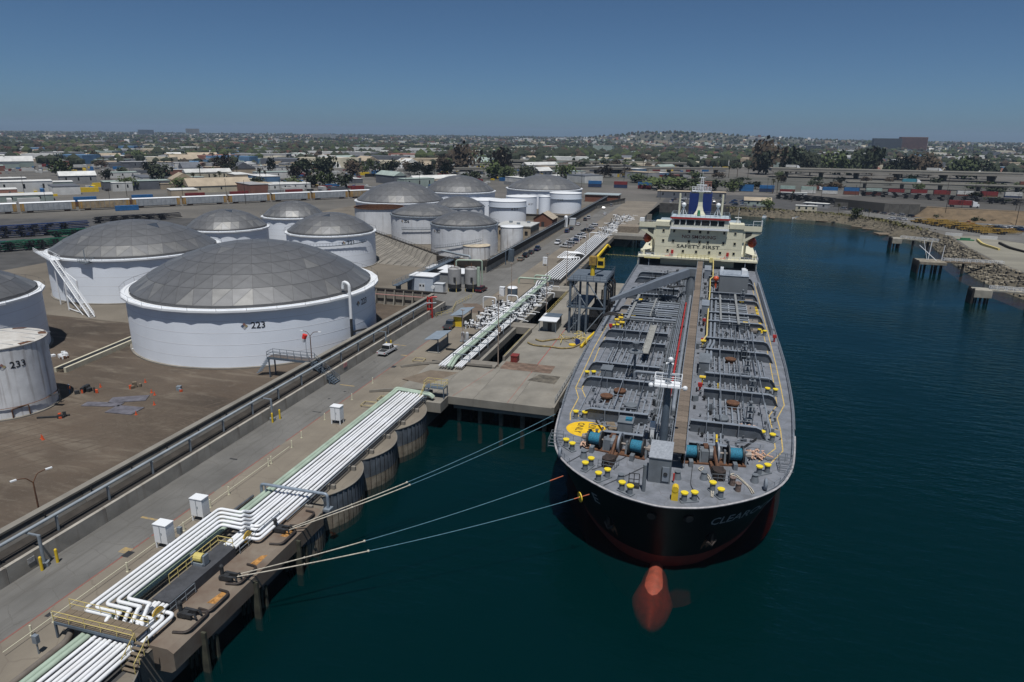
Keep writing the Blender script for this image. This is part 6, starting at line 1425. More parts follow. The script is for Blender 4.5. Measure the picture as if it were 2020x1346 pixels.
def make_valve_manifolds():
    """knots of small white pipes and valves: joined, too fine to pick apart"""
    rng = random.Random(21)
    for (x0, x1, y0, y1, n, lab) in ((-54.5, -49.2, 150, 176, 120, 'dense knot of white valve pipework beside the green pipes'), (-51, -44, 322, 372, 160, 'distant knot of white and pale green pipework at the far pier'), (-52, -42, 380, 410, 60, 'pale pipework at the far end of the quay'), (-46.5, -43.2, 158, 200, 70, 'white valves and dark brackets on the slip side of the green pipes')):
        t = thing('valve_manifold', lab, 'pipework', ((x0+x1)/2, (y0+y1)/2, 5), group='valve pipework'); ox, oy = (x0+x1)/2, (y0+y1)/2
        m = MB(); d = MB()
        for k in range(n):
            x, y = rng.uniform(x0, x1)-ox, rng.uniform(y0, y1)-oy; z = rng.uniform(.4, 1.6); r = rng.uniform(.07, .17); L = rng.uniform(.8, 3.5)
            if rng.random() < .55: pts = [(x, y, 0), (x, y, z), (x+L*rng.choice((-1, 1)), y, z), (x+L*.9, y, 0)] if rng.random() < .5 else [(x, y, z), (x+L, y, z)]
            else: pts = [(x, y, 0), (x, y, z), (x, y+L, z), (x, y+L, 0)]
            m.tube(pts, r, 6, .25, 2)
            q = m if rng.random() < .6 else d; q.cyl((x, y, z-.25), (x, y, z+.45), r*1.5, 6); q.cyl((x, y, z+.45), (x, y, z+.5), r*2.6, 8)
        put(m, 'white_pipework', whitepipe, t, kind='stuff'); put(d, 'dark_valves', dark, t, kind='stuff')
    for i, (x, y, w) in enumerate(((-54.8, 172, 3.6), (-49.5, 176, 3.0), (-45, 178, 3.0), (-49, 312, 4.6), (-52, 298, 3.0))):
        pipe_run(['white portal pipe with a vertical drum near the brown road patch', 'white portal pipe standing left of the green pipes', 'white portal pipe standing right of the green pipes', 'tall white portal pipe over the far pipe row', 'smaller white portal pipe beside the parked white trucks'][i], [(x-w/2, y, 5), (x-w/2, y, 8.2), (x+w/2, y, 8.2), (x+w/2, y, 5)], .17, whitepipe, 'portal_pipe', 'white portal pipes')
    t = thing('grey_drum_tank', 'dark grey round tank with white lid beside white boxes near the road', 'tank', (-53.3, 189.5, 5)); m = MB(); m.cyl((0, 0, 0), (0, 0, 2.3), 1.5, 18); put(m, 'drum', bluesteel, t, smooth=True); m = MB(); m.cyl((0, 0, 2.3), (0, 0, 2.6), 1.55, 18, 1.3); put(m, 'lid', white, t)
    m = MB(); m.box((0, 0, 0), (1.4, 1.4, 2.6)); m.box((0, 0, 2.6), (1.5, 1.5, .1)); m.boxm(-.4, .4, -.75, -.7, .2, 2.1); q = put(m, 'white_booth', white, label='white upright booth beside the dark grey round tank', cat='booth'); q.location = (-56, 188, 5)
make_valve_manifolds()

# ------------------------------------------------------------------ wharf
pile_m = mat('wharf_pile', (.16, .14, .115), .9, var=.3, scale=.8)
def make_wharf():
    w = thing('wharf', 'concrete jetty deck on piles between the quay and the tanker', 'wharf', (-32, 165, 0))
    def slab(x0, x1, y0, y1, z0=3.7, z1=5.1, nm='deck_slab', m=concrete_lt):
        b = MB(); b.boxm(x0, x1, y0, y1, z0, z1); return putw(b, nm, m, w)
    for k in range(4): slab(-52+k*7.4+.02, -52+(k+1)*7.4-.02, 107.2+.0*k, 124, z1=5.15)
    slab(-38.4, -22.4, 124.02, 150); slab(-38.4, -22.4, 150.03, 184); slab(-38.4, -22.4, 184.03, 217)
    b = MB(); b.add([(-22.4, 107.2, 3.7), (-22.4, 124, 3.7), (-22.4, 124, 5.15), (-22.4, 107.2, 5.15)], [(0, 1, 2, 3)])
    slab(-44.9, -42.6, 127, 155.4, 3.6, 5.1, 'edge_beam'); slab(-44.9, -38.4, 155.4, 159.5, 3.6, 5.3, 'link_slab', concrete); slab(-44.9, -42.6, 159.5, 197, 3.6, 5.1, 'edge_beam'); slab(-44.9, -38.4, 197, 205, 3.6, 5.6, 'link_slab', concrete); slab(-44.98, -41.9, 205.05, 329, 3.2, 4.99, 'quay_extension', apron); slab(-44.9, -38.4, 124.05, 127, 3.6, 5.6, 'link_slab', concrete)
    # kerb walls of the crossing
    m = MB(); m.tube([(-56.4, 105.0, 5.2), (-53.5, 106.6, 5.3), (-50, 107.3, 5.6), (-45, 107.4, 5.7)], .3, 4, 2); putw(m, 'kerb_wall', concrete, w)
    m = MB(); m.tube([(-56.8, 119.5, 5.2), (-53, 122.8, 5.3), (-50, 123.9, 5.6), (-39, 124.1, 5.7)], .3, 4, 2); putw(m, 'kerb_wall', concrete, w)
    m = MB(); m.sheet([(-53.6, 113.0), (-50.4, 119.5), (-44.6, 119.8), (-47.8, 111.5)], 5.158); putw(m, 'brown_ramp_plate', mat('brown_ramp', (.17, .135, .10), .9, var=.15, scale=.5), w, recalc=False)
    for i in range(3):
        for j in range(2):
            m = MB(); m.boxm(-37.6+i*3.5, -34.15+i*3.5, 124.8+j*2.4, 127.1+j*2.4, 5.1, 5.13); putw(m, 'rusty_plate', mat('rusty_deck_plate', (.17, .115, .085), .9, var=.3, scale=.6, rnd=.15), w)
    m = MB(); m.sheet([(-30.5, 119.5), (-25, 119), (-24.8, 123.5), (-29, 123.6)], 5.156); putw(m, 'oil_stain', mat('oil_stain', (.13, .115, .09), .6, var=.4, scale=.6), w, recalc=False)
    for x, y0, y1 in ((-30.9, 107.4, 150),):
        putw(strip([(x, 124.3), (x, 165)], .12, 5.106), 'red_line', redp, w, recalc=False); putw(strip([(x, 107.4), (x, 123.8)], .1, 5.156), 'red_line', mat('dull_red', (.3, .12, .09), .8, var=.2), w, recalc=False)
        putw(strip([(-41.2, 107.4), (-38.6, 123.8)], .1, 5.156), 'red_line', MATS['dull_red'], w, recalc=False)
    # piles
    pm = MB(); pm.cyl((0, 0, -4), (0, 0, 3.7), .42, 10); me = mesh_of(pm, 'pile', pile_m, smooth=True)
    for x, y in [(x, y) for y in (109, 116, 122) for x in (-40.5, -36.5, -32.5, -28.5, -24.5)]+[(x, y) for y in range(130, 217, 11) for x in (-37.2, -30.5, -23.6)]+[(-43.4, y) for y in range(130, 197, 9)]:
        inst(me, 'pile', (x+32, y-165, 0), parent=w)
    m = MB(); m.boxm(-41, -22.5, 107.5, 108.2, 2.9, 3.7); putw(m, 'pile_cap', concrete, w)
    # ship side fenders
    for y in (112, 124, 140, 176, 196, 212):
        m = MB(); m.boxm(-22.38, -21.2, y-.9, y+.9, .8, 4.9); putw(m, 'fender', dark, w)
    m = MB(); m.boxm(-22.9, -22.42, 107.2, 217, 5.1, 5.3); putw(m, 'edge_kerb', concrete, w)
    # low block where the pipes dive under the crossing
    m = MB(); m.boxm(-45.6, -41.9, 103.4, 107.1, 3.4, 5.2); putw(m, 'corner_block', concrete_lt, w)
    railing('galvanised railing along the ship side of the jetty', [(-22.7, 109, 5.3), (-22.7, 150, 5.3)], steel)
    railing('galvanised railing along the far ship side of the jetty', [(-22.7, 186, 5.3), (-22.7, 216, 5.3)], steel)
    railing('yellow railing along the slip on the jetty side', [(-38.2, 130, 5.1), (-38.2, 152, 5.1)], yellow_pale)
    railing('yellow railing along the farther slip on the jetty side', [(-38.2, 163, 5.1), (-38.2, 196, 5.1)], yellow_pale)
    railing('thin grey wire fence along the slip edge beam', [(-44.6, 128, 5.1), (-44.6, 155, 5.1)], steel, h=1.0, r=.025)
    # parapet along the slip
    p = MB(); p.boxm(-38.4, -37.9, 129.6, 152.5, 5.1, 6.1); putw(p, 'slip_parapet', concrete, w)
    # stairs at the crossing corner
    s = thing('corner_stairs', 'blue grey steel stairs and landing at the crossing corner above the pipes', 'stairs', (-43.6, 105.6, 5.2))
    for k in range(8): m = MB(); m.boxm(-2.0, -1.0, -2.6+k*.3, -2.35+k*.3, .2+k*.2, .25+k*.2); put(m, 'tread', bluesteel, s)
    m = MB(); m.boxm(-2.2, 1.6, -.2, 1.8, 1.8, 1.9); put(m, 'landing', bluesteel, s)
    for x, y in ((-2.1, -.1), (1.5, -.1), (1.5, 1.7), (-2.1, 1.7)): m = MB(); m.boxm(x-.08, x+.08, y-.08, y+.08, 0, 1.8); put(m, 'leg', bluesteel, s)
    m = MB(); m.rail([(-.9, -.2, 1.9), (1.6, -.2, 1.9), (1.6, 1.8, 1.9), (-2.2, 1.8, 1.9), (-2.2, -.2, 1.9)], 1.1, .04, 1.1, 2); m.rail([(-2, -.2, 1.8), (-2, -2.6, .1)], 1.0, .04, .8, 2); put(m, 'handrail', yellow_pale, s)
    # pump skid, hoses and boxes on the jetty
    b = thing('red_locker', 'dark red locker box by the slip railing on the jetty', 'locker', (-35.9, 130.2, 5.1)); m = MB(); m.boxm(-.7, .7, -.9, .9, 0, 1.3); put(m, 'box', mat('dark_red_box', (.20, .03, .025), .6, var=.15), b); m = MB(); m.boxm(-.78, .78, -.98, .98, 1.3, 1.42); put(m, 'lid', mat('dark_red_box', (.2, .03, .025)), b)
    hm = mat('mustard_hose', (.36, .27, .10), .8, var=.35, scale=1.5, col2=(.10, .08, .04))
    for i, pts in enumerate(([(-36.6, 143.5), (-35.5, 142.2), (-33.5, 141.6), (-31, 142.0), (-28.5, 141.3), (-26.2, 142.6), (-25, 146)], [(-35.5, 146.5), (-33.8, 145.2), (-32.5, 146.8), (-30.5, 148.5), (-28, 149.5), (-26.5, 152)])):
        m = MB(); m.tube([(x, y, 5.3) for x, y in pts], .19, 7, 1.0); put(m, 'cargo_hose', hm, label=['mustard cargo hose snaking across the jetty, the nearer one', 'mustard cargo hose snaking across the jetty, the farther one'][i], cat='hose', group='hoses on the jetty', smooth=True)
    h = thing('jetty_hut', 'small hut with white and grey flat roofs on the jetty beside the slip', 'hut', (-34.2, 156.5, 5.1)); m = MB(); m.boxm(-1.7, 1.7, -1.5, 4.2, 0, 2.7); put(m, 'walls', mat('grey_green_hut', (.30, .32, .30), .7, var=.1), h); m = MB(); m.boxm(-2.4, 2.0, -3.2, .8, 2.75, 2.9); put(m, 'white_roof', white, h); m = MB(); m.boxm(-1.9, 1.9, .8, 4.5, 2.8, 2.98); put(m, 'grey_roof', bluesteel, h); m = MB(); m.boxm(-.5, .5, -1.53, -1.5, 0, 2.0); put(m, 'door', dark, h); m = MB(); m.cyl((-2.2, -3, 0), (-2.2, -3, 2.75), .07, 6); m.cyl((1.8, -3, 0), (1.8, -3, 2.75), .07, 6); put(m, 'roof_post', steel, h)
    m = MB(); m.cyl((0, -.9, 1.0), (0, .9, 1.0), .75, 14); m.boxm(-.7, .7, -.8, -.6, 0, .6); m.boxm(-.7, .7, .6, .8, 0, .6); q = put(m, 'white_vessel', white, label='short white horizontal vessel beside the jetty hut', cat='vessel', smooth=True); q.location = (-37.4, 164.5, 5.1)
    # masts beside the slip
    for i, (x, y, h_) in enumerate(((-38.1, 125.6, 15), (-38.7, 171, 16), (-50.2, 138, 8), (-49.8, 176, 12), (-40.5, 206, 15), (-44.3, 262, 13))):
        m = MB(); m.cyl((0, 0, 0), (0, 0, h_), .13, 8, .07)
        if i < 2: m.box((.3, 0, 7.5), (.5, .5, 1.0))
        m.box((0, 0, h_), (.8, .3, .15)); q = put(m, 'lamp_mast', mat('rusty_white_mast', (.34, .27, .22), .7, var=.3, scale=1.5), label=['tall thin mast at the near end of the slip', 'tall thin mast beside the jetty hut', 'thin pole beside the gas cylinders', 'thin mast left of the green pipes', 'thin mast near the far pier', 'thin mast beside the square pipe loop'][i], cat='mast', group='thin masts'); q.location = (x, y, 5)
    # yellow gangway gear near the tower
    g = thing('gangway_gear', 'cream and yellow pipe frames and ladder at the foot of the loading tower', 'frame', (-26.5, 149.5, 5.1)); rng = random.Random(9)
    m = MB()
    for k in range(18): x, y = rng.uniform(-4.5, 3.5), rng.uniform(-3.5, 3.5); m.tube([(x, y, 0), (x, y, rng.uniform(.8, 1.8)), (x+rng.uniform(-2, 2), y+rng.uniform(-2, 2), rng.uniform(.6, 1.6))], .08, 5, .2)
    put(m, 'pipe_frame', yellow_pale, g, kind='stuff'); m = MB(); m.tube([(2.0, -6, .3), (2.8, -1, 1.0), (3.6, 3, 1.3)], .3, 7); put(m, 'yellow_tube', yellow, g); m = MB(); m.cyl((-.2, -4.4, 0), (-.2, -4.4, .25), .8, 14); put(m, 'yellow_coil', yellow, g); m = MB(); m.box((.8, -3.2, 0), (1, .9, 1.2)); put(m, 'blue_drum', bluep, g)
    # far pier beyond
    f = thing('far_pier', 'concrete pier on piles beyond the tanker bridge', 'pier', (-36, 340, 0)); m = MB(); m.boxm(-8.9, 13, -14, 12, 3.6, 5.2); put(m, 'deck_slab', concrete_lt, f); m = MB(); m.boxm(-8.9, 13, -14.4, -14.05, 3.9, 5.6); put(m, 'edge_beam', concrete, f)
    for x in (-6, -1, 4, 9):
        for y in (-12, 0, 10): inst(me, 'pile', (x, y, 0), parent=f)
    m = MB(); m.boxm(-6, 4, 0, 10, 5.2, 8.2); put(m, 'upper_slab', mat('brown_concrete', (.24, .2, .155), .9, var=.2), f)
    railing('railing along the near edge of the far pier', [(-44, 326.3, 5.2), (-23.5, 326.3, 5.2)], steel)
make_wharf()

def make_tower():
    t = thing('loading_tower', 'tall blue grey steel loading arm tower on the jetty', 'tower', (-25.5, 161.8, 5.1)); H = 13
    X0, X1, Y0, Y1 = -4.0, 4.2, -6.6, 6.8
    for x in (X0, 0, X1):
        for y in (Y0, Y1):
            m = MB(); m.boxm(x-.25, x+.25, y-.25, y+.25, 0, H-.3); put(m, 'column', bluesteel, t)
    m = MB(); m.boxm(X0-.8, X1+.3, Y0-.5, Y1+.3, H-.3, H); put(m, 'top_deck', mat('slate_deck_plate', (.11, .135, .165), .6, var=.12, scale=.5), t)
    m = MB(); m.rail([(X0-.8, Y0-.5, H), (X1+.3, Y0-.5, H), (X1+.3, Y1+.3, H), (X0-.8, Y1+.3, H), (X0-.8, Y0-.5, H)], 1.1, .05, 1.6, 2); put(m, 'top_rail', bluesteel, t)
    m = MB(); m.boxm(X0-.6, 0, Y0-.6, Y1, 6.3, 6.5); m.boxm(X0-.3, X1+.3, Y0-.3, Y0+.1, 6.2, 6.6); put(m, 'mid_deck', bluesteel, t)
    m = MB(); m.rail([(X0-.6, Y0-.6, 6.5), (0, Y0-.6, 6.5)], 1.1, .05, 1.2, 2); m.rail([(X0-.6, Y0-.6, 6.5), (X0-.6, Y1, 6.5)], 1.1, .05, 1.6, 2); put(m, 'mid_rail', bluesteel, t)
    for (a, b) in (((X0, Y0, 12.5), (0, Y0, 6.6)), ((0, Y0, 6.2), (X0, Y0, .4)), ((0, Y0, 12.5), (X1, Y0, 6.6)), ((X1, Y0, 6), (0, Y0, .4)), ((X0, Y0, 12.4), (X0, Y1, 6.6)), ((X0, Y1, 6), (X0, Y0, .4)), ((X1, Y0, 12.4), (X1, Y1, 6.6)), ((X1, Y1, 6), (X1, Y0, .4))):
        m = MB(); m.cyl(a, b, .14, 6); put(m, 'brace', steel, t)
    m = MB()
    for x in (-2.9, -2.3): m.cyl((x, Y0-.7, 0), (x, Y0-.7, H+1), .05, 5)
    for k in range(34): m.cyl((-2.9, Y0-.7, .4*k), (-2.3, Y0-.7, .4*k), .03, 4)
    for k in range(8): m.lathe([(.5, 0), (.52, .05)], 10, (-2.6, Y0-1.0, 2.5+1.3*k))
    put(m, 'caged_ladder', steel, t)
    m = MB()
    for k in range(9): m.boxm(X0-.9+.3*k, X0-.6+.3*k, -1.5, -.3, .5+.65*k, .58+.65*k)
    m.cyl((-1.5, Y0-.9, 0), (-1.5, Y0-.9, 9.4), .32, 10); m.ball((-1.5, Y0-.9, 9.4), .35, 8); put(m, 'riser_pipe', steel, t)
    # black loading hoses hanging on the ship side
    for k in range(7):
        y = Y0+.8+k*1.9; m = MB(); x = X1+.7+.2*(k % 2); m.tube([(x-1.2, y, H-1.2), (x, y, H-2), (x+.1, y, 5), (x-.3, y+.5, 1.0), (x-1.4, y+1.0, 1.4), (x-1.6, y+.6, 6), (x-1.5, y, H-2.2)], .2, 7, 1.0); put(m, 'loading_hose', mat('black_rubber_hose', (.012, .012, .014), .6, var=.2), t, smooth=True)
    m = MB(); m.boxm(.5, X1, Y0+1, Y1-1, 1.0, 5.8); put(m, 'manifold_cabinet', mat('black_machinery', (.02, .022, .026), .7, var=.4, scale=1), t)
    # two hoses reaching the ship manifold
    for k in range(2):
        m = MB(); y0 = 147.5+k*1.6; m.tube([(-22.2, y0, 7.2), (-21.0, y0, 11.4), (-19.4, y0+.2, 12.4), (-17.4, y0+.3, 12.2), (-15.9, y0+.3, 11.7)], .2, 8, 1.2); put(m, 'connected_hose', MATS['black_rubber_hose'], label=['black cargo hose arching over the ship rail, the nearer one', 'black cargo hose arching over the ship rail, the farther one'][k], cat='hose', group='connected cargo hoses', smooth=True)
    c = thing('deck_crane', 'yellow knuckle crane with cab standing on the loading tower', 'crane', (-25.4, 161.3, 18.1))
    m = MB(); m.cyl((0, 0, 0), (0, 0, 2.6), .55, 12); put(m, 'pedestal', yellow, c, smooth=True)
    m = MB(); m.box((0, .2, 2.6), (1.7, 2.0, 2.0)); put(m, 'slew_housing', mat('brown_yellow_housing', (.42, .28, .05), .6, var=.35, scale=2, col2=(.16, .09, .04)), c)
    m = MB(); m.box((2.0, -.4, 2.2), (1.7, 1.8, 2.2), 0, (.85, .85)); put(m, 'cab', yellow, c); m = MB(); m.box((2.0, -1.3, 2.9), (1.3, .1, .9)); m.box((2.0, -.4, 4.4), (1.2, 1.3, .1)); put(m, 'cab_window', glass, c)
    m = MB(); a, b = Vector((.6, .5, 4.0)), Vector((2.4, 6.5, 6.6)); d = (b-a).normalized(); m.cyl(a, b, .38, 4, .26); m.cyl(b, b+Vector((.5, .8, -.7)), .28, 4, .2); m.cyl(a+Vector((0, 1.5, -.9)), a.lerp(b, .5), .14, 6); put(m, 'boom', yellow, c)
make_tower()

# ------------------------------------------------------------------ vehicles
def vehicle(kind, color, name):
    """root at the ground, length along +Y (front at +Y)"""
    t = thing(name, 'x', 'x'); paint = mat('car_paint_%s' % '_'.join('%d' % (c*100) for c in color), color, .25, metal=.1, var=.03, spec=.7)
    S = {'pickup': (2.0, 5.7, .55, 1.08, 1.9), 'car': (1.85, 4.6, .42, .92, 1.48), 'suv': (1.95, 4.8, .5, 1.05, 1.78)}[kind]
    W, L, g, hb, ht = S
    if kind == 'pickup': lo = [(-L/2, g), (-L/2, hb), (-L/2+2.05, hb), (-L/2+2.05, hb), (L/2-1.5, hb+.02), (L/2-.1, hb-.12), (L/2, g)]; cab = [(-.78, hb), (-.6, ht), (.85, ht), (L/2-1.45, hb)]
    elif kind == 'car': lo = [(-L/2, g), (-L/2+.05, hb), (-L/2+.9, hb+.03), (L/2-1.3, hb), (L/2-.1, hb-.15), (L/2, g)]; cab = [(-L/2+.75, hb), (-1.1, ht), (.5, ht), (L/2-1.35, hb)]
    else: lo = [(-L/2, g), (-L/2+.02, hb), (L/2-1.2, hb+.02), (L/2-.08, hb-.12), (L/2, g)]; cab = [(-L/2+.1, hb), (-L/2+.4, ht), (.65, ht), (L/2-1.25, hb)]
    m = MB(); m.extr(lo, 'x', -W/2, W/2); put(m, 'body', paint, t)
    m = MB(); n = len(cab); vs = [(-W/2*.96, u, z) if z <= hb+.05 else (-W/2*.8, u, z) for u, z in cab]+[(W/2*.96, u, z) if z <= hb+.05 else (W/2*.8, u, z) for u, z in cab]
    m.add(vs, [tuple(range(n)), tuple(range(2*n-1, n-1, -1))]+[(a, (a+1) % n, n+(a+1) % n, n+a) for a in range(n)]); put(m, 'cabin', glass, t)
    m = MB(); u0, u1 = cab[1][0], cab[2][0]; m.boxm(-W/2*.82, W/2*.82, u0-.04, u1+.04, ht-.05, ht+.03)
    for x in (-1, 1):
        m.add([(x*W/2*.97, cab[0][0], hb), (x*W/2*.97, cab[0][0]+.18, hb), (x*W/2*.82, u0+.14, ht), (x*W/2*.82, u0, ht)], [(0, 1, 2, 3)]); m.boxm(x*W/2*.9-.03, x*W/2*.9+.03, (u0+u1)/2-.06, (u0+u1)/2+.06, hb, ht-.03)
    put(m, 'roof', paint, t)
    if kind == 'pickup': m = MB(); m.boxm(-W/2+.14, W/2-.14, -L/2+.12, -L/2+1.95, hb-.02, hb+.012); put(m, 'cargo_bed', dark, t)
    for x in (-1, 1):
        for y in (-L/2+1.0, L/2-.95):
            m = MB(); m.cyl((x*(W/2-.22), y, .36), (x*(W/2+.01), y, .36), .36, 12); w = put(m, 'wheel', black, t); m = MB(); m.cyl((x*.005, 0, 0), (x*.13, 0, 0), .2, 10); put(m, 'rim', steel, w)
        m = MB(); m.boxm(x*(W/2-.3)-.2, x*(W/2-.3)+.2, L/2-.06, L/2+.015, hb-.35, hb-.2); put(m, 'headlight', white, t); m = MB(); m.boxm(x*(W/2-.16)-.1, x*(W/2-.16)+.1, -L/2-.015, -L/2+.05, hb-.4, hb-.12); put(m, 'tail_light', redp, t)
    return t
VEH = {}
def car(kind, col, loc, rz, label, group='vehicles', name=None):
    nm = name or {'pickup': 'pickup_truck', 'car': 'parked_car', 'suv': 'parked_suv'}[kind]; key = (kind, col)
    cat = {'pickup': 'pickup truck', 'car': 'car', 'suv': 'car'}[kind]
    if key not in VEH:
        VEH[key] = vehicle(kind, col, nm); t = VEH[key]; t.location = loc; t.rotation_euler = (0, 0, rz)
    else: t = dup(VEH[key], loc, rz)
    t['label'] = label; t['category'] = cat; t['group'] = group
    return t
WH, BK, GY, SV, BL, RD, DK_, TN = (.72, .73, .75), (.012, .013, .016), (.10, .105, .115), (.35, .36, .38), (.015, .04, .12), (.10, .012, .02), (.03, .033, .04), (.28, .25, .2)
G1 = 'vehicles along the quay road'
car('pickup', WH, (-63.6, 127.4, 5.01), R(-3), 'white pickup truck driving on the road below the largest tank', G1)
car('pickup', GY, (-58.0, 150.5, 5.01), R(2), 'dark grey pickup truck parked beside the blue roofed shelter', G1)
car('suv', RD, (-63.6, 191.5, 5.01), R(-6), 'dark red suv parked near the pair of silos', G1)
car('car', TN, (-66.4, 247.5, 5.01), R(0), 'tan car nearest in the row parked along tank 207 wall', G1)
car('suv', BK, (-66.6, 255.5, 5.01), 0, 'black suv second in the row parked along tank 207 wall', G1)
car('car', DK_, (-66.6, 263.5, 5.01), 0, 'dark slate car third in the row parked along tank 207 wall', G1)
car('pickup', BL, (-66.2, 272.5, 5.01), 0, 'dark blue pickup truck at the far end of the row along tank 207 wall', G1)
car('pickup', WH, (-62.0, 293, 5.01), PI, 'white pickup truck driving towards the camera on the far road', G1)
car('suv', BL, (-65.6, 331, 5.01), 0, 'dark blue suv parked near the brick pump house, the nearer one', G1)
car('car', DK_, (-65.8, 343, 5.01), 0, 'dark car parked near the brick pump house, the farther one', G1)
car('car', WH, (-65.8, 362, 5.01), 0, 'white car parked beyond the brick pump house', G1)
car('car', BK, (-66, 452, 5.01), .2, 'small dark car far up the quay road', G1)
for i, (y, k, c_) in enumerate(((284, 'pickup', WH), (290, 'suv', SV), (297, 'pickup', WH), (303, 'car', BL), (309, 'suv', WH), (316, 'pickup', SV), (323, 'car', WH))):
    car(k, c_, (-56.6+.2*(i % 2), y, 5.01), R(70), '%s vehicle counted from the camera in the row parked beside the far pipes' % ORD[i], G1)

for i, (x, y, k, c_) in enumerate(((-66, 384, 'suv', GY), (-65.8, 394, 'pickup', WH), (-57, 336, 'pickup', BK), (-56.5, 346, 'car', SV), (-57, 358, 'suv', WH), (-60, 418, 'car', WH), (-64, 474, 'suv', SV))): car(k, c_, (x, y, 5.01), R(4) if x < -59 else R(70), '%s of the vehicles standing along the far quay road beyond the pump house' % ORD[i], G1)

# ------------------------------------------------------------------ plant beside the road
def make_plant():
    h = thing('control_hut', 'pale blue grey square hut with double doors beside the containment walls', 'hut', (-80.8, 189, 5)); m = MB(); m.boxm(-4.0, 3.6, -2.5, 3.0, 0, 4.4); put(m, 'walls', mat('pale_blue_hut', (.46, .52, .60), .6, var=.05), h); m = MB(); m.boxm(-4.2, 3.8, -2.7, 3.2, 4.4, 4.6); put(m, 'roof', white, h)
    for x in (-.5, .5): m = MB(); m.boxm(x-.46, x+.46, -2.56, -2.5, 0, 2.3); d = put(m, 'door', mat('pale_door', (.62, .64, .66), .5, var=.05), h); m = MB(); m.boxm(-.25, .25, -.05, -.03, .2, .8); put(m, 'door_window', glass, d)
    for i, (x, y) in enumerate(((-71.4, 189.5), (-66.6, 191))):
        s = thing('silo_vessel', ['grey vertical vessel on legs beside the road, left of the pair', 'grey vertical vessel on legs beside the road, right of the pair'][i], 'vessel', (x, y, 5), group='pair of grey vessels')
        m = MB(); m.lathe([(.01, 7.6), (1.2, 7.4), (2.0, 6.9), (2.0, 2.4)], 20); put(m, 'vessel_wall', mat('vessel_grey', (.33, .33, .33), .6, var=.1, scale=.5, streak=.2), s, smooth=True); m = MB(); m.lathe([(2.02, 2.4), (2.02, 1.2), (1.2, .8), (.01, .8)], 20); put(m, 'dark_bottom', dark, s)
        for a in range(4): m = MB(); m.cyl((1.9*math.cos(a*PI/2+.6), 1.9*math.sin(a*PI/2+.6), 0), (1.9*math.cos(a*PI/2+.6), 1.9*math.sin(a*PI/2+.6), 3.4), .12, 6); put(m, 'leg', yellow_pale, s)
        m = MB(); m.boxm(.4, 1.1, -2.1, -1.9, 3.4, 4.6); put(m, 'hatch', dark, s); m = MB(); m.cyl((0, 0, 7.5), (0, 0, 8.6), .15, 6); m.rail([(-1.6, -1.2, 7.0), (1.6, -1.2, 7.0)], 1.0, .05, 1, 2); put(m, 'top_fitting', rust, s)
    pipe_run('pale green pipe bridging over the two grey vessels', [(-71.4, 191, 11), (-71.4, 191, 14.2), (-63.9, 193, 14.2), (-63.9, 193, 5)], .24, greenp, 'bridge_pipe', 'plant pipes')
    pipe_run('thick pale green standpipe beside the right grey vessel', [(-64.2, 190.5, 5), (-64.2, 190.5, 12.6)], .5, greenp, 'standpipe', 'plant pipes')
    for i, (x0, x1, y0, y1, h_) in enumerate(((-87, -80, 205, 212, 3.2), (-80, -72, 199, 207, 3.4))):
        q = thing('flat_shed', ['white roofed flat shed behind the pale hut, rear one', 'white roofed flat shed behind the left grey vessel'][i], 'shed', ((x0+x1)/2, (y0+y1)/2, 5), group='flat sheds'); a, b = (x1-x0)/2, (y1-y0)/2
        m = MB(); m.boxm(-a, a, -b, b, 0, h_); put(m, 'walls', mat('shed_grey', (.24, .25, .26), .7, var=.1), q); m = MB(); m.boxm(-a-.3, a+.3, -b-.3, b+.3, h_, h_+.2); put(m, 'roof', white, q)
    m = MB(); m.box((0, 0, 0), (2.8, 2.2, 2.6)); m.box((0, 0, 2.6), (3, 2.4, .1)); 
    for k in range(5): m.boxm(-1.2+k*.55, -1.15+k*.55, -1.13, -1.1, .1, 2.5)
    q = put(m, 'ribbed_box', mat('pale_grey_box', (.56, .59, .62), .5, var=.06), label='pale ribbed equipment box between the pale hut and the vessels', cat='box'); q.location = (-75.2, 187, 5)
    m = MB(); m.cyl((0, 0, 0), (0, 0, 1.2), .1, 6); m.cyl((0, -.12, 1.6), (0, .12, 1.6), .55, 14); q = put(m, 'gauge_post', white, label='white round gauge on a post beside the pale hut', cat='gauge'); q.location = (-76.9, 185.6, 5)
    r = thing('red_standpipe', 'red fire water standpipe rack at the end of the containment wall', 'standpipe', (-66.2, 157.6, 5)); m = MB()
    for x in (-.6, .6): m.boxm(x-.15, x+.15, -.15, .15, 0, 5.6)
    for z in (1, 2.4, 3.8, 5.2): m.boxm(-.6, .6, -.1, .1, z, z+.2); m.cyl((0, -.4, z), (0, .4, z), .25, 8)
    put(m, 'red_frame', redp, r); m = MB(); m.tube([(0, .5, 0), (0, .5, 5.4), (1.5, 1.2, 5.4)], .2, 8, .4); put(m, 'red_pipe', redp, r)
    railing('yellow railing round the pit beyond the red standpipe', [(-65.0, 158.5, 5.05), (-62.5, 164, 5.05), (-64.5, 172, 5.05), (-63.5, 182, 5.05)], yellow_pale)
    k = MB(); k.boxm(-71, -65.2, 160, 171.5, 5.02, 5.03); put(k, 'pit_cover', dark, label='dark open pit between the red standpipe and the yellow railing', cat='pit')
    for i in range(3): pipe_run('%s black pipe bend in the pit beyond the red standpipe' % ORD[i], [(-70, 161.5+i*2.2, 5.4), (-67.0+i*.3, 161.5+i*2.2, 5.9), (-66.0+i*.3, 163+i*2.2, 5.9), (-70, 164+i*2.2, 5.6)], .22, dark, 'pit_pipe', 'black pit pipes')
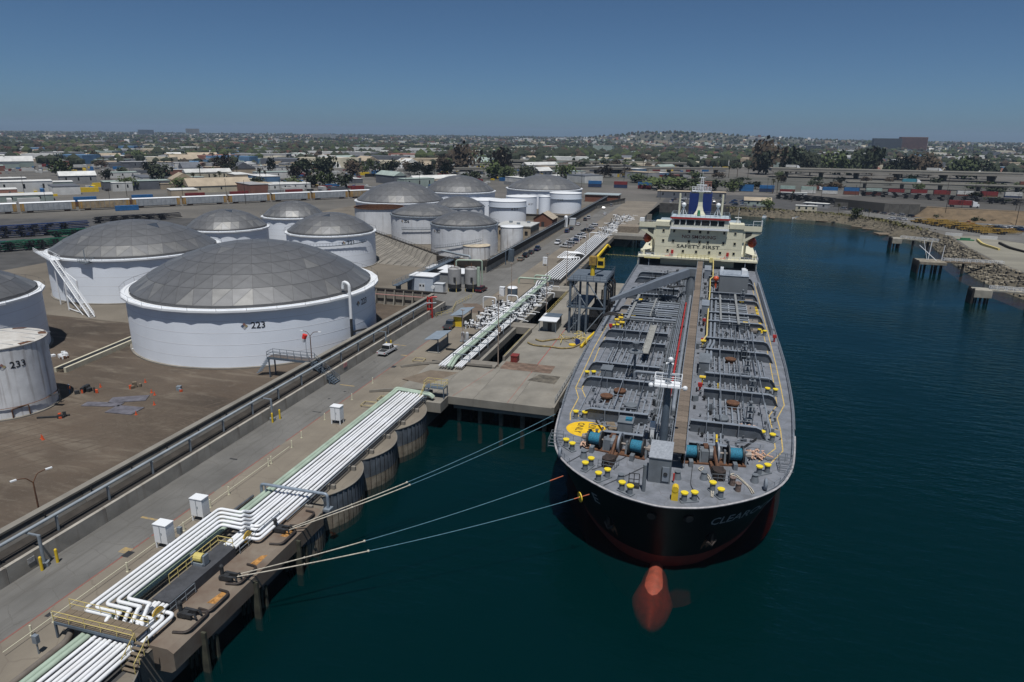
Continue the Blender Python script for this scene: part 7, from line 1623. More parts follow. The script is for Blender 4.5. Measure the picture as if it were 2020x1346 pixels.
    # sloping duct walkways along the walls
    q = thing('covered_conveyor', 'grey walkway trestle running between the pale hut and tank 207', 'walkway', (-84, 205, 5)); m = MB(); m.boxm(-.9, .9, -30, 22, 3.6, 3.8); put(m, 'walk_deck', bluesteel, q); m = MB(); m.rail([(-.9, -30, 3.8), (-.9, 22, 3.8)], 1.1, .06, 3, 2); m.rail([(.9, -30, 3.8), (.9, 22, 3.8)], 1.1, .06, 3, 2); put(m, 'walk_rail', steel, q)
    for y in range(-28, 22, 8): m = MB(); m.boxm(-.8, .8, y-.1, y+.1, 0, 3.6); put(m, 'trestle', bluesteel, q)
    pipe_run('pale blue overhead pipe bridge near the low cream tank', [(-91, 229, 10.2), (-80, 222, 10.2), (-77.5, 221, 10.2), (-77.5, 221, 5)], .4, mat('pale_blue_pipe_paint', (.40, .48, .55)), 'bridge_pipe', 'plant pipes')
    # brick pump house and flat building
    b = thing('brick_pump_house', 'brown gabled brick pump house between the plain tanks and the road', 'building', (-82, 354, 5)); m = MB(); m.boxm(-5, 5, -6, 6, 0, 4.2); m.add([(-5, -6, 4.2), (5, -6, 4.2), (0, -6, 7.2), (-5, 6, 4.2), (5, 6, 4.2), (0, 6, 7.2)], [(0, 1, 2), (3, 5, 4)]); put(m, 'walls', mat('brown_brick', (.20, .085, .055), .9, var=.25, scale=3), b); m = MB(); m.add([(-5.5, -6.4, 4.0), (0, -6.4, 7.35), (0, 6.4, 7.35), (-5.5, 6.4, 4.0)], [(0, 1, 2, 3)]); m.add([(5.5, -6.4, 4.0), (0, -6.4, 7.35), (0, 6.4, 7.35), (5.5, 6.4, 4.0)], [(0, 1, 2, 3)]); put(m, 'roof', mat('tan_roof_sheet', (.42, .36, .28), .8, var=.2, scale=.5), b); m = MB(); m.boxm(-.8, .8, -6.05, -6, 0, 2.6); put(m, 'door', dark, b)
    b = thing('flat_roof_building', 'tan flat roofed building with pale roof behind the rusty tank', 'building', (-84.5, 305, 5)); m = MB(); m.boxm(-7, 9, -8, 8, 0, 6.2); put(m, 'walls', mat('tan_render', (.36, .30, .22), .85, var=.12), b); m = MB(); m.boxm(-7.3, 9.3, -8.3, 8.3, 6.2, 6.6); put(m, 'roof', mat('pale_tin_roof', (.52, .52, .50), .6, var=.15, scale=.4), b)
    for x in (-5, -1, 3, 7): m = MB(); m.boxm(x-.7, x+.7, -8.06, -8, 2.4, 4.2); put(m, 'window', glass, b)
    for x, y in ((-3, 2), (2, -3), (5, 4)): m = MB(); m.box((x, y, 6.6), (1.4, 1.2, .8)); put(m, 'roof_unit', steel, b)
    m = MB(); m.cyl((0, 0, 0), (0, 0, 5), 1.0, 12); m.ball((0, 0, 5), 1.0, 10); q = put(m, 'white_cylinder', white, label='white upright cylinder beside the brick pump house', cat='vessel', smooth=True); q.location = (-70.6, 352, 5)
    m = MB(); m.boxm(-1.6, 1.6, -1.5, 1.5, 0, 3.4); m.boxm(-1.7, 1.7, -1.6, 1.6, 3.4, 3.5); q = put(m, 'grey_container', mat('pale_grey_box', (.56, .59, .62)), label='pale grey cabin beside the road near the pump house', cat='cabin'); q.location = (-69, 362, 5)
    b = thing('red_brick_shed', 'long red brick shed with pale flat roof at the far end of the quay road', 'building', (-72, 508, 5)); m = MB(); m.boxm(-15, 9, -7, 7, 0, 5); put(m, 'walls', mat('brown_brick', (.2, .085, .055)), b); m = MB(); m.boxm(-16, 9.6, -7.6, 7.6, 5, 5.5); put(m, 'roof', mat('grey_green_roof', (.36, .42, .44), .7, var=.1), b)
    # things lying on the dirt yard
    rng = random.Random(2)
    for i, (x, y, w, l, rz) in enumerate(((-94.7, 89.2, 6, 2.6, .5), (-97.0, 85.9, 6.5, 1.8, .25), (-91.5, 85.0, 5, 3.2, .1))):
        m = MB(); m.box((0, 0, 0), (w, l, .12)); q = put(m, 'road_plate', mat('bluish_steel_plate', (.13, .125, .145), .6, var=.25, scale=.8), label=['flat steel plate on the dirt nearest the largest tank', 'flat steel plate on the dirt nearest tank 233', 'palest flat steel plate lying between the other two'][i], cat='steel plate', group='plates on the dirt'); q.location = (x, y, 5.01); q.rotation_euler.z = rz
    for i, (x, y, lab) in enumerate(((-105.0, 90.5, 'heap of dark and orange pump gear on the dirt near tank 233'), (-99.1, 79.5, 'long dark pipe and tools lying on the dirt below tank 233'), (-126, 104, 'knot of white and rusty valves behind tank 233'), (-97.5, 94.5, 'small dark pallet on the dirt'), (-90.0, 95.5, 'small grey box with orange board on the dirt'))):
        t = thing('site_gear', lab, 'site gear', (x, y, 5.01), group='site gear on the dirt'); d = MB(); o = MB()
        for k in range((14, 5, 16, 3, 2)[i]):
            a, b = rng.gauss(0, .8), rng.gauss(0, .6); d.box((a, b, 0), (rng.uniform(.2, .8), rng.uniform(.2, .8), rng.uniform(.2, 1.1)), rng.random()*3)
            if k % 3 == 0: o.box((a*1.3, b*1.2, 0), (.4, .4, rng.uniform(.3, .8)), rng.random()*3)
        if i == 1: d.box((-1.2, -.6, 0), (4.2, .3, .25), .45)
        put(d, 'dark_parts', (dark, dark, white, wood, steel)[i], t, kind='stuff'); put(o, 'orange_parts', rust if i == 2 else orange, t, kind='stuff')
    for i, (x, y) in enumerate(((-94.0, 72.0), (-94.6, 72.3), (-93.4, 93.0), (-92.0, 92.2), (-88.6, 88.4), (-88.2, 84.0), (-104.3, 92.5), (-98.5, 97))):
        m = MB(); m.cyl((0, 0, .05), (0, 0, .7), .15, 8, .04); m.boxm(-.19, .19, -.19, .19, 0, .05); me = mesh_of(m, 'traffic_cone', orange); LATER.append((inst(me, 'traffic_cone', (x, y, 5.01), cat='traffic cone', group='orange cones on the dirt'), 'orange traffic cone standing on the dirt yard', 'from the left'))
    for i, (x, y) in enumerate(((-125.5, 131.5), (-125.0, 110.5))):
        m = MB(); m.boxm(-1, 1, -.6, -.4, 0, .3); m.boxm(-1, 1, .4, .6, 0, .3); m.boxm(-1, -.8, -.4, .4, 0, .3); m.boxm(.8, 1, -.4, .4, 0, .3); q = put(m, 'valve_box_frame', white, label=['small white frame on the ground beside the stair tower', 'small white frame at the foot of the largest tank'][i], cat='frame', group='white frames'); q.location = (-120+i*4.5, 127-i*14, 5.01)
make_plant()

def make_worker():
    me = bpy.data.meshes.new('person'); J = {'pel': (0, 0, .95), 'ch': (0, .02, 1.3), 'nk': (0, .02, 1.5), 'hd': (0, .04, 1.66), 'hd2': (0, .04, 1.76), 'sl': (-.2, .02, 1.42), 'el': (-.28, .0, 1.14), 'hl': (-.24, .16, .92), 'sr': (.2, .02, 1.42), 'er': (.3, .02, 1.14), 'hr': (.26, .2, .96), 'kl': (-.12, .03, .5), 'fl': (-.14, -.02, .08), 'tl': (-.15, .16, .05), 'kr': (.12, -.02, .5), 'fr': (.14, -.06, .08), 'tr': (.15, .12, .05), 'hpl': (-.1, 0, .88), 'hpr': (.1, 0, .88)}
    Rr = {'pel': .16, 'ch': .19, 'nk': .07, 'hd': .1, 'hd2': .085, 'sl': .09, 'el': .06, 'hl': .045, 'sr': .09, 'er': .06, 'hr': .045, 'kl': .075, 'fl': .055, 'tl': .045, 'kr': .075, 'fr': .055, 'tr': .045, 'hpl': .11, 'hpr': .11}
    E = [('pel', 'ch'), ('ch', 'nk'), ('nk', 'hd'), ('hd', 'hd2'), ('ch', 'sl'), ('sl', 'el'), ('el', 'hl'), ('ch', 'sr'), ('sr', 'er'), ('er', 'hr'), ('pel', 'hpl'), ('hpl', 'kl'), ('kl', 'fl'), ('fl', 'tl'), ('pel', 'hpr'), ('hpr', 'kr'), ('kr', 'fr'), ('fr', 'tr')]
    ks = list(J); me.from_pydata([J[k] for k in ks], [(ks.index(a), ks.index(b)) for a, b in E], [])
    o = bpy.data.objects.new('person', me); COL.objects.link(o); o.location = (-106.6, 88.2, 5.01); o.rotation_euler.z = 2.2
    md = o.modifiers.new('Skin', 'SKIN')
    for i, k in enumerate(ks): v = me.skin_vertices[0].data[i]; v.radius = (Rr[k], Rr[k]); v.use_root = (k == 'pel')
    o.modifiers.new('Sub', 'SUBSURF').levels = 1
    me.materials.append(mat('blue_work_clothes', (.10, .16, .24), .9, var=.15)); tag(o, 'worker in a white hard hat and orange vest standing beside tank 233', 'person')
    m = MB(); m.lathe([(.16, 0), (.13, .03), (.125, .09), (.07, .15), (.0, .16)], 12, (0, .04, 1.74)); put(m, 'hard_hat', white, o); m = MB(); m.lathe([(.22, 0), (.235, .3), (.2, .5)], 10, (0, .02, .98)); put(m, 'vest', mat('orange_vest', (.6, .16, .05), .8), o)
make_worker()

# ================================================================== RAIL YARD, CITY, FAR SHORE
rb = random.Random(77)
# ------------------------------------------------------------------ foliage
leafA = mat('dark_foliage', (.042, .056, .024), .9, var=.5, scale=.6, rnd=.3, col2=(.020, .028, .013))
leafB = mat('green_foliage', (.085, .115, .030), .9, var=.5, scale=.6, rnd=.25, col2=(.030, .045, .014))
leafC = mat('brown_foliage', (.085, .060, .035), .9, var=.5, scale=.6, rnd=.25, col2=(.035, .026, .017))
bark = mat('bark', (.10, .075, .055), .95, var=.3, scale=2)
def crown_mesh(seed, m, n=420):
    r = random.Random(seed); b = MB()
    lob = [(Vector((r.uniform(-.5, .5), r.uniform(-.5, .5), r.uniform(.35, .8))), r.uniform(.28, .46)) for _ in range(9)]
    for i in range(n):
        c, rad = lob[i % 9]
        d = Vector((r.gauss(0, 1), r.gauss(0, 1), r.gauss(0, 1))).normalized()
        p = c+d*rad*(r.random()**.4)*Vector((1, 1, .8)).length/1.6; s = r.uniform(.05, .12)
        u = Vector((r.gauss(0, 1), r.gauss(0, 1), r.gauss(0, 1))).normalized(); v = u.orthogonal().normalized()
        b.add([p-u*s, p+v*s*.8, p+u*s, p-v*s*.8], [(0, 1, 2, 3)])
    return mesh_of(b, 'crown', m, recalc=False)
def trunk_mesh(seed):
    r = random.Random(seed); b = MB(); b.cyl((0, 0, 0), (.02, 0, .45), .045, 6, .03)
    for k in range(4): a = k*1.6+r.random(); b.cyl((.02, 0, .28+.05*k), (.32*math.cos(a), .32*math.sin(a), .62+.05*k), .02, 5, .008)
    return mesh_of(b, 'trunk', bark)
CROWN = {'dark': [crown_mesh(i, leafA) for i in range(3)], 'green': [crown_mesh(9+i, leafB) for i in range(3)], 'brown': [crown_mesh(19+i, leafC) for i in range(2)]}
TRUNK = [trunk_mesh(i) for i in range(3)]
def tree(x, y, h, w, kind, label, z=5.0, group='trees in the middle distance'):
    t = thing('tree', label, 'tree', (x, y, z), rb.random()*6, group); LATER.append((t, label, 'from the left'))
    inst(TRUNK[rb.randrange(3)], 'trunk', (0, 0, 0), parent=t, scale=(w, w, h)); inst(rb.choice(CROWN[kind]), 'crown', (0, 0, 0), parent=t, scale=(w, w, h)); return t
pt = MB(); pt.cyl((0, 0, 0), (.15, 0, 9.4), .28, 6, .17); PTR = mesh_of(pt, 'trunk', bark)
def palm_mesh():
    b = MB(); r = random.Random(3)
    for k in range(26):
        a = r.random()*6.28; e = r.uniform(-.9, 1.1); L = r.uniform(1.6, 2.3); s = Vector((-math.sin(a), math.cos(a), 0))*.34; p0 = Vector((.15, 0, 9.4)); d = Vector((math.cos(a)*math.cos(e), math.sin(a)*math.cos(e), math.sin(e)))
        p1 = p0+d*L*.55; p2 = p0+d*L+Vector((0, 0, -.5)); b.add([p0, p1-s, p2, p1+s], [(0, 1, 2, 3)])
    b.lathe([(.2, 7.6), (.55, 8.2), (.6, 8.9), (.25, 9.5)], 7); return mesh_of(b, 'crown', mat('palm_fronds', (.075, .075, .032), .9, var=.3, scale=1, rnd=.25), recalc=False)
PCR = palm_mesh()
def palm(x, y, s, label, z=5.0):
    t = thing('palm_tree', label, 'palm tree', (x, y, z), rb.random()*6, 'palm trees'); LATER.append((t, label, 'from the left')); inst(PTR, 'trunk', (0, 0, 0), parent=t, scale=(s, s, s)); inst(PCR, 'crown', (0, 0, 0), parent=t, scale=(s, s, s)); return t
# ------------------------------------------------------------------ trains and containers
TR0, TR1 = Vector((-425, 234, 0)), Vector((-190, 541, 0)); TD = (TR1-TR0).normalized(); TN_ = Vector((TD.y, -TD.x, 0)); TA = math.atan2(TD.y, TD.x)
def autorack(p, col, endc, label):
    t = thing('autorack_car', label, 'rail car', (p.x, p.y, 5.15), TA, 'autorack train'); L = 26.5
    m = MB(); m.boxm(-L/2, L/2, -1.5, 1.5, 1.1, 5.3); put(m, 'side_screen', col, t)
    m = MB(); m.extr([(-1.6, 5.3), (1.6, 5.3), (1.2, 5.75), (-1.2, 5.75)], 'x', -L/2-.2, L/2+.2); put(m, 'roof', white, t)
    for k in range(11): x = -L/2+.6+k*2.53; m = MB(); m.boxm(x-.08, x+.08, -1.58, 1.58, 1.1, 5.3); put(m, 'post', steel, t)
    for s in (-1, 1): m = MB(); m.boxm(s*(L/2-.9)-.9, s*(L/2-.9)+.9, -1.56, 1.56, 1.0, 5.1); put(m, 'end_panel', endc, t); m = MB(); m.boxm(s*9-1.5, s*9+1.5, -1.2, 1.2, 0, 1.0); put(m, 'bogie', rust, t)
    m = MB(); m.boxm(-L/2, L/2, -1.52, 1.52, .75, 1.1); put(m, 'sill', dark, t)
silver = mat('perforated_silver', (.34, .36, .38), .6, var=.15, scale=.4); ochre = mat('ochre_rail_paint', (.42, .25, .07), .7, var=.25, scale=.5); buff = mat('buff_rail_paint', (.34, .26, .16), .8, var=.25, scale=.4)
for i in range(13):
    p = TR0+TD*(12+28.3*i); autorack(p, buff if i in (4, 10) else silver, ochre if i > 1 else silver, '%s autorack rail car counted from the left edge of the train' % ORD[i])
CC = {'blue': (.02, .13, .33), 'red': (.20, .025, .025), 'white': (.58, .58, .56), 'mint': (.34, .44, .40), 'navy': (.02, .04, .10), 'brown': (.17, .055, .035), 'green': (.03, .17, .08), 'teal': (.06, .27, .34)}
CM = {k: mat(k+'_container', v, .6, var=.15, scale=.6) for k, v in CC.items()}
def cont_mesh(k):
    b = MB(); L, W, H = 12.2, 2.5, 2.8; b.boxm(-L/2, L/2, -W/2, W/2, 0, H)
    for i in range(19): x = -L/2+.5+i*.62; b.boxm(x, x+.3, -W/2-.05, -W/2, .15, H-.15)
    for s in (-1, 1): b.boxm(s*(L/2-.08)-.1, s*(L/2-.08)+.1, -W/2-.07, W/2+.07, 0, H+.03)
    return mesh_of(b, 'container', CM[k])
CME = {k: cont_mesh(k) for k in CC}
def container(x, y, z, k, rz, label, group='shipping containers'): return inst(CME[k], 'shipping_container', (x, y, z), rz, label=label, cat='container', group=group)
for i, (d, k) in enumerate(((50, 'red'), (118, 'blue'), (150, 'blue'), (182, 'red'), (211, 'red'), (250, 'red'), (325, 'blue'), (345, 'brown'), (370, 'blue'))):
    p = TR0+TD*d-TN_*26; container(p.x, p.y, 8.0, k, TA, '%s %s container counted from the left beyond the autorack train' % (ORD[i], k)); 
    m = MB(); m.boxm(-8, 8, -1.3, 1.3, 0, 2.8); m.boxm(-8.5, -6.5, -1.2, 1.2, -.1, .9); q = put(m, 'well_car', rust, label='low rust brown well car under the %s container beyond the train' % ORD[i], cat='rail car', group='well cars'); q.location = (p.x, p.y, 5.1); q.rotation_euler.z = TA
p = TR0+TD*135+TN_*13; container(p.x, p.y, 5.1, 'blue', TA, 'low blue container in front of the autorack train')
rows = [('blue', 'navy'), ('red', 'navy'), ('blue', 'red'), None, None, None, ('blue', 'blue'), ('blue', 'navy'), ('mint', 'red'), ('mint', 'white'), ('blue', 'white'), ('blue', 'brown'), ('mint', 'brown'), ('red', 'white'), ('red', 'white'), ('red', 'brown'), ('white', 'brown'), ('red', 'brown'), ('white', 'navy'), ('green', 'red'), ('blue', 'brown')]
for i, pr in enumerate(rows):
    if not pr: continue
    x = (-104, -80, -58)[i] if i < 3 else 31+(i-6)*17.2; y = 650 if i < 3 else 656
    for j, k in enumerate(pr[::-1]): container(x, y, 5.4+2.85*j, k, .02, '%s %s container of the %s stack counted from the left behind the basin' % ('upper' if j else 'lower', k, ORD[i if i < 3 else i-3]), 'double stacked containers')
# ------------------------------------------------------------------ stacked chassis
def chassis_mesh(m, nm):
    b = MB()
    for y in (-.45, .45): b.boxm(-6, 6, y-.12, y+.12, .75, 1.1)
    for k in range(9): b.boxm(-6+k*1.45, -5.8+k*1.45, -1.2, 1.2, .85, 1.05)
    b.mi = 1
    for x in (-4.6, -3.3):
        for y in (-1.05, 1.05): b.cyl((x, y-.15, .5), (x, y+.15, .5), .5, 8)
    return mesh_of(b, nm, [m, black])
CH = {'blue': chassis_mesh(mat('blue_chassis_paint', (.015, .045, .16), .6, var=.2), 'chassis'), 'green': chassis_mesh(mat('green_chassis_paint', (.02, .13, .075), .6, var=.2), 'chassis'), 'black': chassis_mesh(mat('black_chassis_paint', (.018, .02, .03), .6, var=.3), 'chassis'), 'yellow': chassis_mesh(mat('yellow_chassis_paint', (.36, .23, .05), .6, var=.25), 'chassis')}
def chassis_stack(x, y, rz, k, n, label):
    t = thing('chassis_stack', label, 'trailer stack', (x, y, 10.92 if 'retaining' in label else 5.02), rz, 'stacked trailer chassis')
    for j in range(n): inst(CH[k], 'chassis', (rb.uniform(-1.3, 1.3), rb.uniform(-.3, .3), j*.72), (0, 0, rb.uniform(-.03, .03)), parent=t)
for i in range(7): chassis_stack(-296+i*2.9, 220+i*4.4, TA+.15, 'blue', 7, '%s tall stack of blue trailer chassis at the left edge' % ORD[i])
for i in range(6): chassis_stack(-262+i*3.0, 196+i*4.0, TA+.2, 'green' if i else 'blue', 5, '%s stack of %s trailer chassis behind the stair tower tank' % (ORD[i], 'green' if i else 'blue'))
for i in range(5): chassis_stack(-272+i*3, 238+i*4.2, TA+.2, 'green', 4, '%s stack of green trailer chassis in front of the train' % ORD[i])
for i in range(6): chassis_stack(-296+i*3.4, 284+i*4.4, TA+.2, 'black', 4, '%s stack of black trailer chassis close to the train' % ORD[i])
for i in range(11): chassis_stack(56+i*4.6, 585-i*4.9, -.55, 'black', 6, '%s stack of dark chassis in the row behind the white cabin' % ORD[i])
for i in range(14): chassis_stack(112+i*6.4, 562-i*3.2, -.45, 'black', 5, '%s stack of dark chassis in the row above the retaining wall' % ORD[i])
for i in range(26):
    a, b = i % 2, i//2; chassis_stack(119+b*1.7+a*9, 449-b*3.9+a*1.5, .35+rb.uniform(-.1, .1), 'yellow', 1+i % 3, '%s yellow trailer chassis of the %s row on the shore lot' % (ORD[b], 'left' if a == 0 else 'right'))
# ------------------------------------------------------------------ roads on stilts
def overpass(label, pts, w, z, th=1.6, pier=28):
    o = thing('overpass', label, 'bridge', (pts[0][0], pts[0][1], 5), group='freeway overpasses'); P = [Vector((x, y, 0)) for x, y in pts]; O = Vector((pts[0][0], pts[0][1], 5))
    m = MB(); pr = MB(); L = []; 
    for i, p in enumerate(P):
        d = (P[min(i+1, len(P)-1)]-P[max(i-1, 0)]).normalized(); n = Vector((-d.y, d.x, 0)); L.append((p, n))
    vs = []; ps = []
    for p, n in L:
        for (a, b) in ((-w/2, z-th), (w/2, z-th), (w/2, z), (-w/2, z)): vs.append(p+n*a+Vector((0, 0, b))-O)
        for (a, b) in ((-w/2-.3, z-.4), (-w/2+.1, z-.4), (-w/2+.1, z+1), (-w/2-.3, z+1)): ps.append(p+n*a+Vector((0, 0, b))-O)
    fs = [(4*i+k, 4*i+4+k, 4*i+4+(k+1) % 4, 4*i+(k+1) % 4) for i in range(len(P)-1) for k in range(4)]+[(0, 1, 2, 3), tuple(range(4*len(P)-4, 4*len(P)))]
    m.add(vs, fs); put(m, 'deck', mat('freeway_concrete', (.27, .25, .215), .9, var=.15, scale=.05), o); pr.add(ps, fs); put(pr, 'parapet', mat('pale_parapet', (.36, .34, .29), .9, var=.1), o)
    for i in range(len(P)-1):
        k = max(1, int((P[i+1]-P[i]).length/pier)); d = (P[i+1]-P[i]).normalized(); a = math.atan2(d.y, d.x)
        for j in range(k): q = P[i].lerp(P[i+1], (j+.5)/k)-O; m = MB(); m.box((q.x, q.y, 0), (1.4, w*.55, z-th-5), a, (1.0, 1.5)); put(m, 'pier', concrete, o)
overpass('long dark freeway viaduct on slanted piers right of the big trees', [(70, 936), (190, 940), (340, 942)], 34, 16.2, 3.6, 38)
overpass('lower freeway ramp carrying trucks right of the viaduct', [(130, 760), (230, 762), (420, 755), (600, 740)], 12, 11.0, 1.4, 30)
overpass('far freeway overpass left of the hill', [(-400, 1090), (-280, 1112), (-150, 1140), (-40, 1150)], 24, 13, 2.2)
overpass('curving ramp overpass in front of the far overpass', [(-300, 800), (-240, 846), (-160, 900), (-70, 950), (20, 990)], 16, 12.5, 2.2)
overpass('distant freeway overpass in the left background', [(-1500, 1330), (-1000, 1380), (-600, 1440)], 20, 13, 2, 40)
overpass('raised railway embankment bridge beyond the big dark trees', [(-330, 930), (-240, 980), (-120, 1020)], 12, 12.5, 1.6)
def lorry(x, y, z, rz, k, label):
    t = thing('semi_truck', label, 'truck', (x, y, z), rz, 'trucks with containers'); inst(CME[k], 'trailer_box', (-1.5, 0, 1.2), parent=t); m = MB(); m.boxm(5.3, 7.6, -1.25, 1.25, .6, 3.3); m.add([(5.0, -1.2, 3.3), (7.0, -1.2, 3.3), (5.0, -1.2, 4.1), (5.0, 1.2, 3.3), (7.0, 1.2, 3.3), (5.0, 1.2, 4.1)], [(0, 1, 2), (3, 5, 4), (1, 4, 5, 2), (0, 2, 5, 3)]); m.boxm(7.6, 8.8, -1.1, 1.1, .6, 2.0); put(m, 'cab', white, t); m = MB(); m.boxm(7.58, 7.63, -1.0, 1.0, 2.2, 3.1); put(m, 'windscreen', glass, t)
    for xx in (-6, -4.8, 4.6, 8):
        m = MB(); m.cyl((xx, -1.2, .5), (xx, 1.2, .5), .5, 10); put(m, 'wheel', black, t)
lorry(186, 757, 11.0, .02, 'teal', 'teal trailer truck on the lower freeway ramp')
for i in range(14): tree(rb.uniform(150, 400), rb.uniform(505, 585)-i*2, rb.uniform(3, 7), rb.uniform(5, 9), rb.choice(('dark', 'green', 'brown')), 'low tree on the terrace above the brown mound', z=10.9, group='terrace trees')
lorry(286, 760, 11.0, .0, 'brown', 'brown trailer truck far right on the lower ramp'); lorry(151, 489, 11.2, -.1, 'red', 'red container truck with white cab above the brown mound'); lorry(95, 930, 16.2, 0, 'white', 'white truck crossing the viaduct'); lorry(92, 700, 5.1, 0, 'brown', 'brown trailer truck with white cab behind the containers'); lorry(250, 928, 16.2, 0, 'white', 'white box truck in the middle of the viaduct')
# ------------------------------------------------------------------ retaining wall, terrace, mound
def make_terrace():
    poly = [(85, 531), (98, 516), (127, 486), (150, 478), (200, 470), (300, 440), (420, 400), (420, 590), (150, 596), (100, 560)]
    g = MB(); g.prism(poly, 5, 10.9); put(g, 'terrace', mat('terrace_paving', (.095, .088, .078), .95, var=.25, scale=.05, col2=(.06, .056, .05)), kind='structure')
    w = thing('retaining_wall', 'grey concrete retaining wall behind the parked cars on the shore road', 'wall', (106, 508, 5)); a, b = Vector((85, 530.4, 0)), Vector((127, 485.4, 0)); d = b-a; n = Vector((-d.y, d.x, 0)).normalized()*-.3
    for i in range(9):
        p, q = a.lerp(b, i/9+.002), a.lerp(b, (i+1)/9-.002); h0, h1 = 5+4.8*(.25+.85*i/9), 5+4.8*(.25+.85*(i+1)/9); o = Vector((106, 508, 5)); m = MB()
        m.add([p-o+Vector((0, 0, 5)), q-o+Vector((0, 0, 5)), q-o+Vector((0, 0, h1+2)), p-o+Vector((0, 0, h0+2)), p-o-n+Vector((0, 0, 5)), q-o-n+Vector((0, 0, 5)), q-o-n+Vector((0, 0, h1+2)), p-o-n+Vector((0, 0, h0+2))], [(0, 1, 2, 3), (3, 2, 6, 7), (4, 7, 6, 5), (0, 3, 7, 4), (1, 5, 6, 2)]); put(m, 'wall_panel', concrete, w)
    # brown mound
    m = MB(); top = [(127, 487), (150, 480), (200, 471), (300, 441), (420, 401)]; bot = [(122, 479), (150, 458), (186, 448), (280, 415), (400, 372)]
    vs = []; N = 24
    def lerp_pl(pl, t):
        k = t*(len(pl)-1); i = min(int(k), len(pl)-2); f = k-i; return (pl[i][0]+(pl[i+1][0]-pl[i][0])*f, pl[i][1]+(pl[i+1][1]-pl[i][1])*f)
    for j in range(5):
        f = j/4
        for i in range(N+1):
            a_, b_ = lerp_pl(bot, i/N), lerp_pl(top, i/N); nz = noise.noise(Vector((i*.7, j*.9, 0)))*.5
            vs.append((a_[0]+(b_[0]-a_[0])*f, a_[1]+(b_[1]-a_[1])*f, 5+(6.2*f if i > 0 else .5)+nz*(0 < j < 4)))
    m.add(vs, [(j*(N+1)+i, j*(N+1)+i+1, (j+1)*(N+1)+i+1, (j+1)*(N+1)+i) for j in range(4) for i in range(N)])
    put(m, 'mound', mat('dry_brown_slope', (.19, .135, .08), .97, var=.25, scale=.25, col2=(.11, .08, .048)), kind='structure', smooth=True)
    for i, (x, y, s) in enumerate(((134, 474, 3.4), (141, 471, 2.2), (152, 462, 4.4), (160, 462, 2.6), (183, 452, 5.2), (195, 462, 3.2), (170, 466, 2), (210, 450, 6))):
        t = thing('bush', '%s dark bush on the brown mound, counted from the left' % ORD[i], 'bush', (x, y, 5.4), i, 'bushes on the mound'); inst(CROWN['dark'][i % 3], 'foliage', (0, 0, -.3*s), parent=t, scale=(s, s, s*.85))
make_terrace()
# ------------------------------------------------------------------ right shore: rocks, dolphins, walkways, boats, cabins
def make_rocks():
    m = MB(); r = random.Random(8); seg = [(SHORE[i], INSET[i]) for i in range(3, 17)]
    for i in range(len(seg)-1):
        (s0, q0), (s1, q1) = seg[i], seg[i+1]; L = math.hypot(s1[0]-s0[0], s1[1]-s0[1]); n = int(L*(6 if i > 6 else 2.4))
        for k in range(n):
            t, u = r.random(), r.random(); x = (s0[0]*(1-t)+s1[0]*t)*(1-u)+(q0[0]*(1-t)+q1[0]*t)*u; y = (s0[1]*(1-t)+s1[1]*t)*(1-u)+(q0[1]*(1-t)+q1[1]*t)*u
            z = .1+4.8*u; s = r.uniform(.25, .8) if i > 6 else r.uniform(.2, .5); m.mi = r.randrange(3)
            vs = [Vector((a*r.uniform(.6, 1.1), b*r.uniform(.6, 1.1), c*r.uniform(.5, .9)))*s+Vector((x, y, z)) for a in (-1, 1) for b in (-1, 1) for c in (-1, 1)]
            m.add(vs, [(0, 1, 3, 2), (4, 6, 7, 5), (0, 4, 5, 1), (2, 3, 7, 6), (0, 2, 6, 4), (1, 5, 7, 3)])
    put(m, 'riprap_rocks', [mat('pale_rock', (.30, .265, .20), .95, var=.3, scale=1), mat('mid_rock', (.20, .175, .135), .95, var=.3, scale=1), mat('dark_rock', (.09, .08, .065), .95, var=.3, scale=1)], label='loose riprap rocks along the right shore', cat='rocks', kind='stuff', origin=(0, 0, 0))
    g = MB()
    for k in range(900):
        i = r.randrange(2, 10); t = r.random(); x = INSET[i][0]*(1-t)+INSET[i+1][0]*t+r.gauss(0, 2.0); y = INSET[i][1]*(1-t)+INSET[i+1][1]*t+r.gauss(0, 2.0); a = r.random()*6; s = r.uniform(.4, 1.1); g.add([(x, y, 4.2), (x+s*math.cos(a), y+s*math.sin(a), 4.6+s), (x-s*math.sin(a), y+s*math.cos(a), 4.6+s*.8)], [(0, 1, 2)])
    put(g, 'shore_scrub', mat('dry_scrub', (.17, .15, .055), .95, var=.4, scale=.3, col2=(.06, .065, .025)), label='dry green and straw scrub along the far shore', cat='scrub', kind='stuff', origin=(0, 0, 0), recalc=False)
make_rocks()
tim = mat('black_timber_pile', (.022, .02, .018), .9, var=.4, scale=1); bl = mat('dolphin_concrete', (.33, .31, .26), .9, var=.15, scale=.5)
